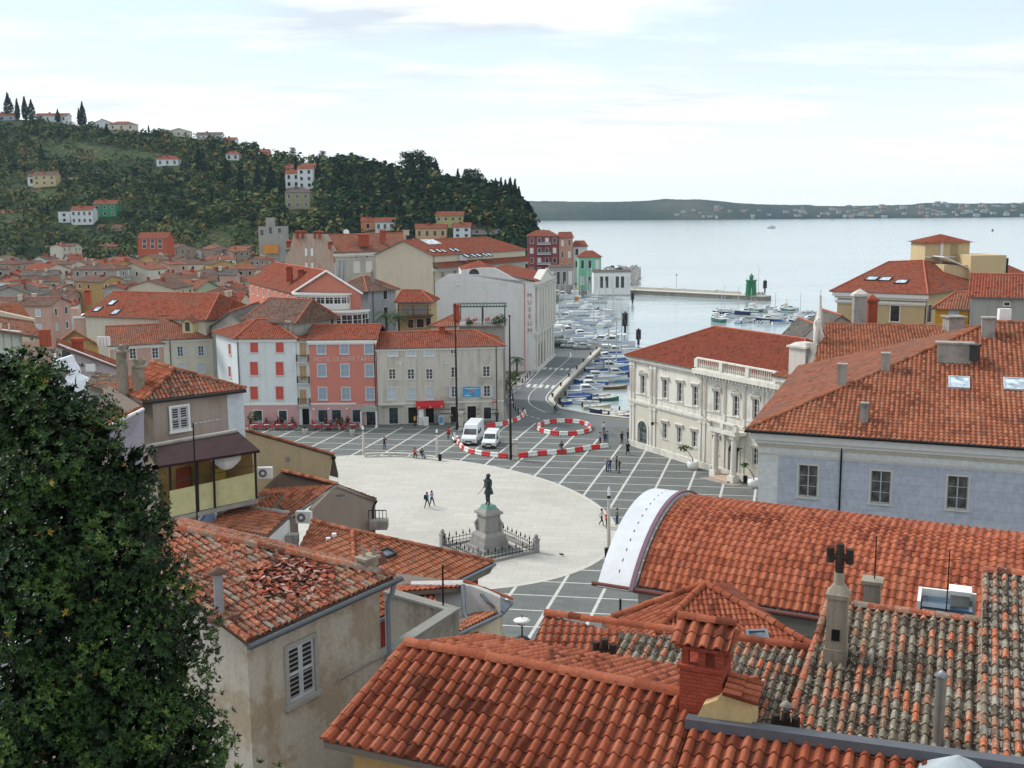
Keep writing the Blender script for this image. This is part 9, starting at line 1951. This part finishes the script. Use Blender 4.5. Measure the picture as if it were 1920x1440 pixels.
for px, py, lb, sz in((1446, 428, 'tiny far motorboat out on the open bay', 1.3), (1861, 433, 'small dark buoy far out on the right', 1)):
 if 'buoy' in lb:mb=MB();mb.lathe([(1.2, -.5), (1.5, .8), (.5, 2.4), (.3, 3)], (0, 0, 0), 10);o=mb.build('buoy', M_dark);tag(o, lb, 'buoy');o.location=G(px, py, -2)
 else:boat('cruiser', 'white', px, py, .2, 'far out on the open bay', 1.8)
ab=at(1535, 646, 104.5);zt_=at(1535, 552, 104.5).z;r=thing('winged_statue', 'weathered white statue with tall raised wings on the attic above the palace', 'statue', V3((ab.x, ab.y, ab.z)), .4);hs=zt_-ab.z
mb=MB();mb.cbox((0, 0, -2.2), 2.0, 1.8, 2.3, 0, 0, .8);mb.build('base', M_conc, r)
J=pose('stand');J.update(elbowL=(-.35, -.1, 1.2), wristL=(-.5, -.25, 1.0), handL=(-.55, -.3, .95), kneeR=(.2, -.2, .5));me=skel(J, EDG, {**RAD, 'knee':.16, 'hip':.17, 'ankle':.14, 'chest':(.22, .17), 'pelvis':(.22, .2)});[me.materials.append(P_palw)for _ in range(5)];o=link('figure', me, r);o.scale=(1.65, )*3;o.location=(-.2, 0, .05)
for s in(1, ):
 mb=MB();rs=[]
 for k in range(8):u=k/7*(1 if s>0 else.72);w=1.0*math.sin(min(1, .25+u*1.0)*2.9)*(1-u*.4)+.05;c=V3((.05+s*.35, .35+.15*u, 1.4+(hs-1.5)*u));rs.append([c+V3((-.02, -w*.6, 0)), c+V3((.12, -w*.2, -.1)), c+V3((.02, w, -.35)), c+V3((-.1, w*.2, -.1))])
 mb.loft(rs, 0, True);mb.build('wing', P_attic, r)
mb=MB();mb.tube([(.5, .3, 1.6), (2.3, .8, -.4)], .04, 5);mb.tube([(.5, .6, 2.4), (.9, .6, -.2)], .05, 5);mb.build('iron_brace', M_black, r)
mb=MB();gs=[(-60, 58, 0), (45, 58, 0), (45, 44, 5), (-60, 44, 4), (45, 30, 8), (-60, 30, 7), (60, 5, 14), (-70, 5, 13), (60, -60, 16), (-70, -60, 15)]
for a in(0, 2, 4, 6):q=[gs[a], gs[a+1], gs[a+2], gs[a+3]]if a==0 else[gs[a+1], gs[a], gs[a+2], gs[a+3]];mb.face(q)
struct('near_hillside', mb, M_earth)
HAZE=.00006
if HAZE:
 m=bpy.data.materials.new('air_haze');m.use_nodes=True;nt=m.node_tree;nt.nodes.remove(nt.nodes['Principled BSDF'])
 vol=_n(nt, 'ShaderNodeVolumePrincipled', Density=HAZE);vol.inputs['Color'].default_value=(.60, .80, 1, 1);vol.inputs['Anisotropy'].default_value=.2
 nt.links.new(vol.outputs[0], nt.nodes['Material Output'].inputs['Volume'])
 mb=MB();mb.box(-5800, 5800, -80, 5900, -7.5, 150);tag(mb.build('haze', m), 'thin bluish sea haze over the bay', 'haze', kind='stuff')
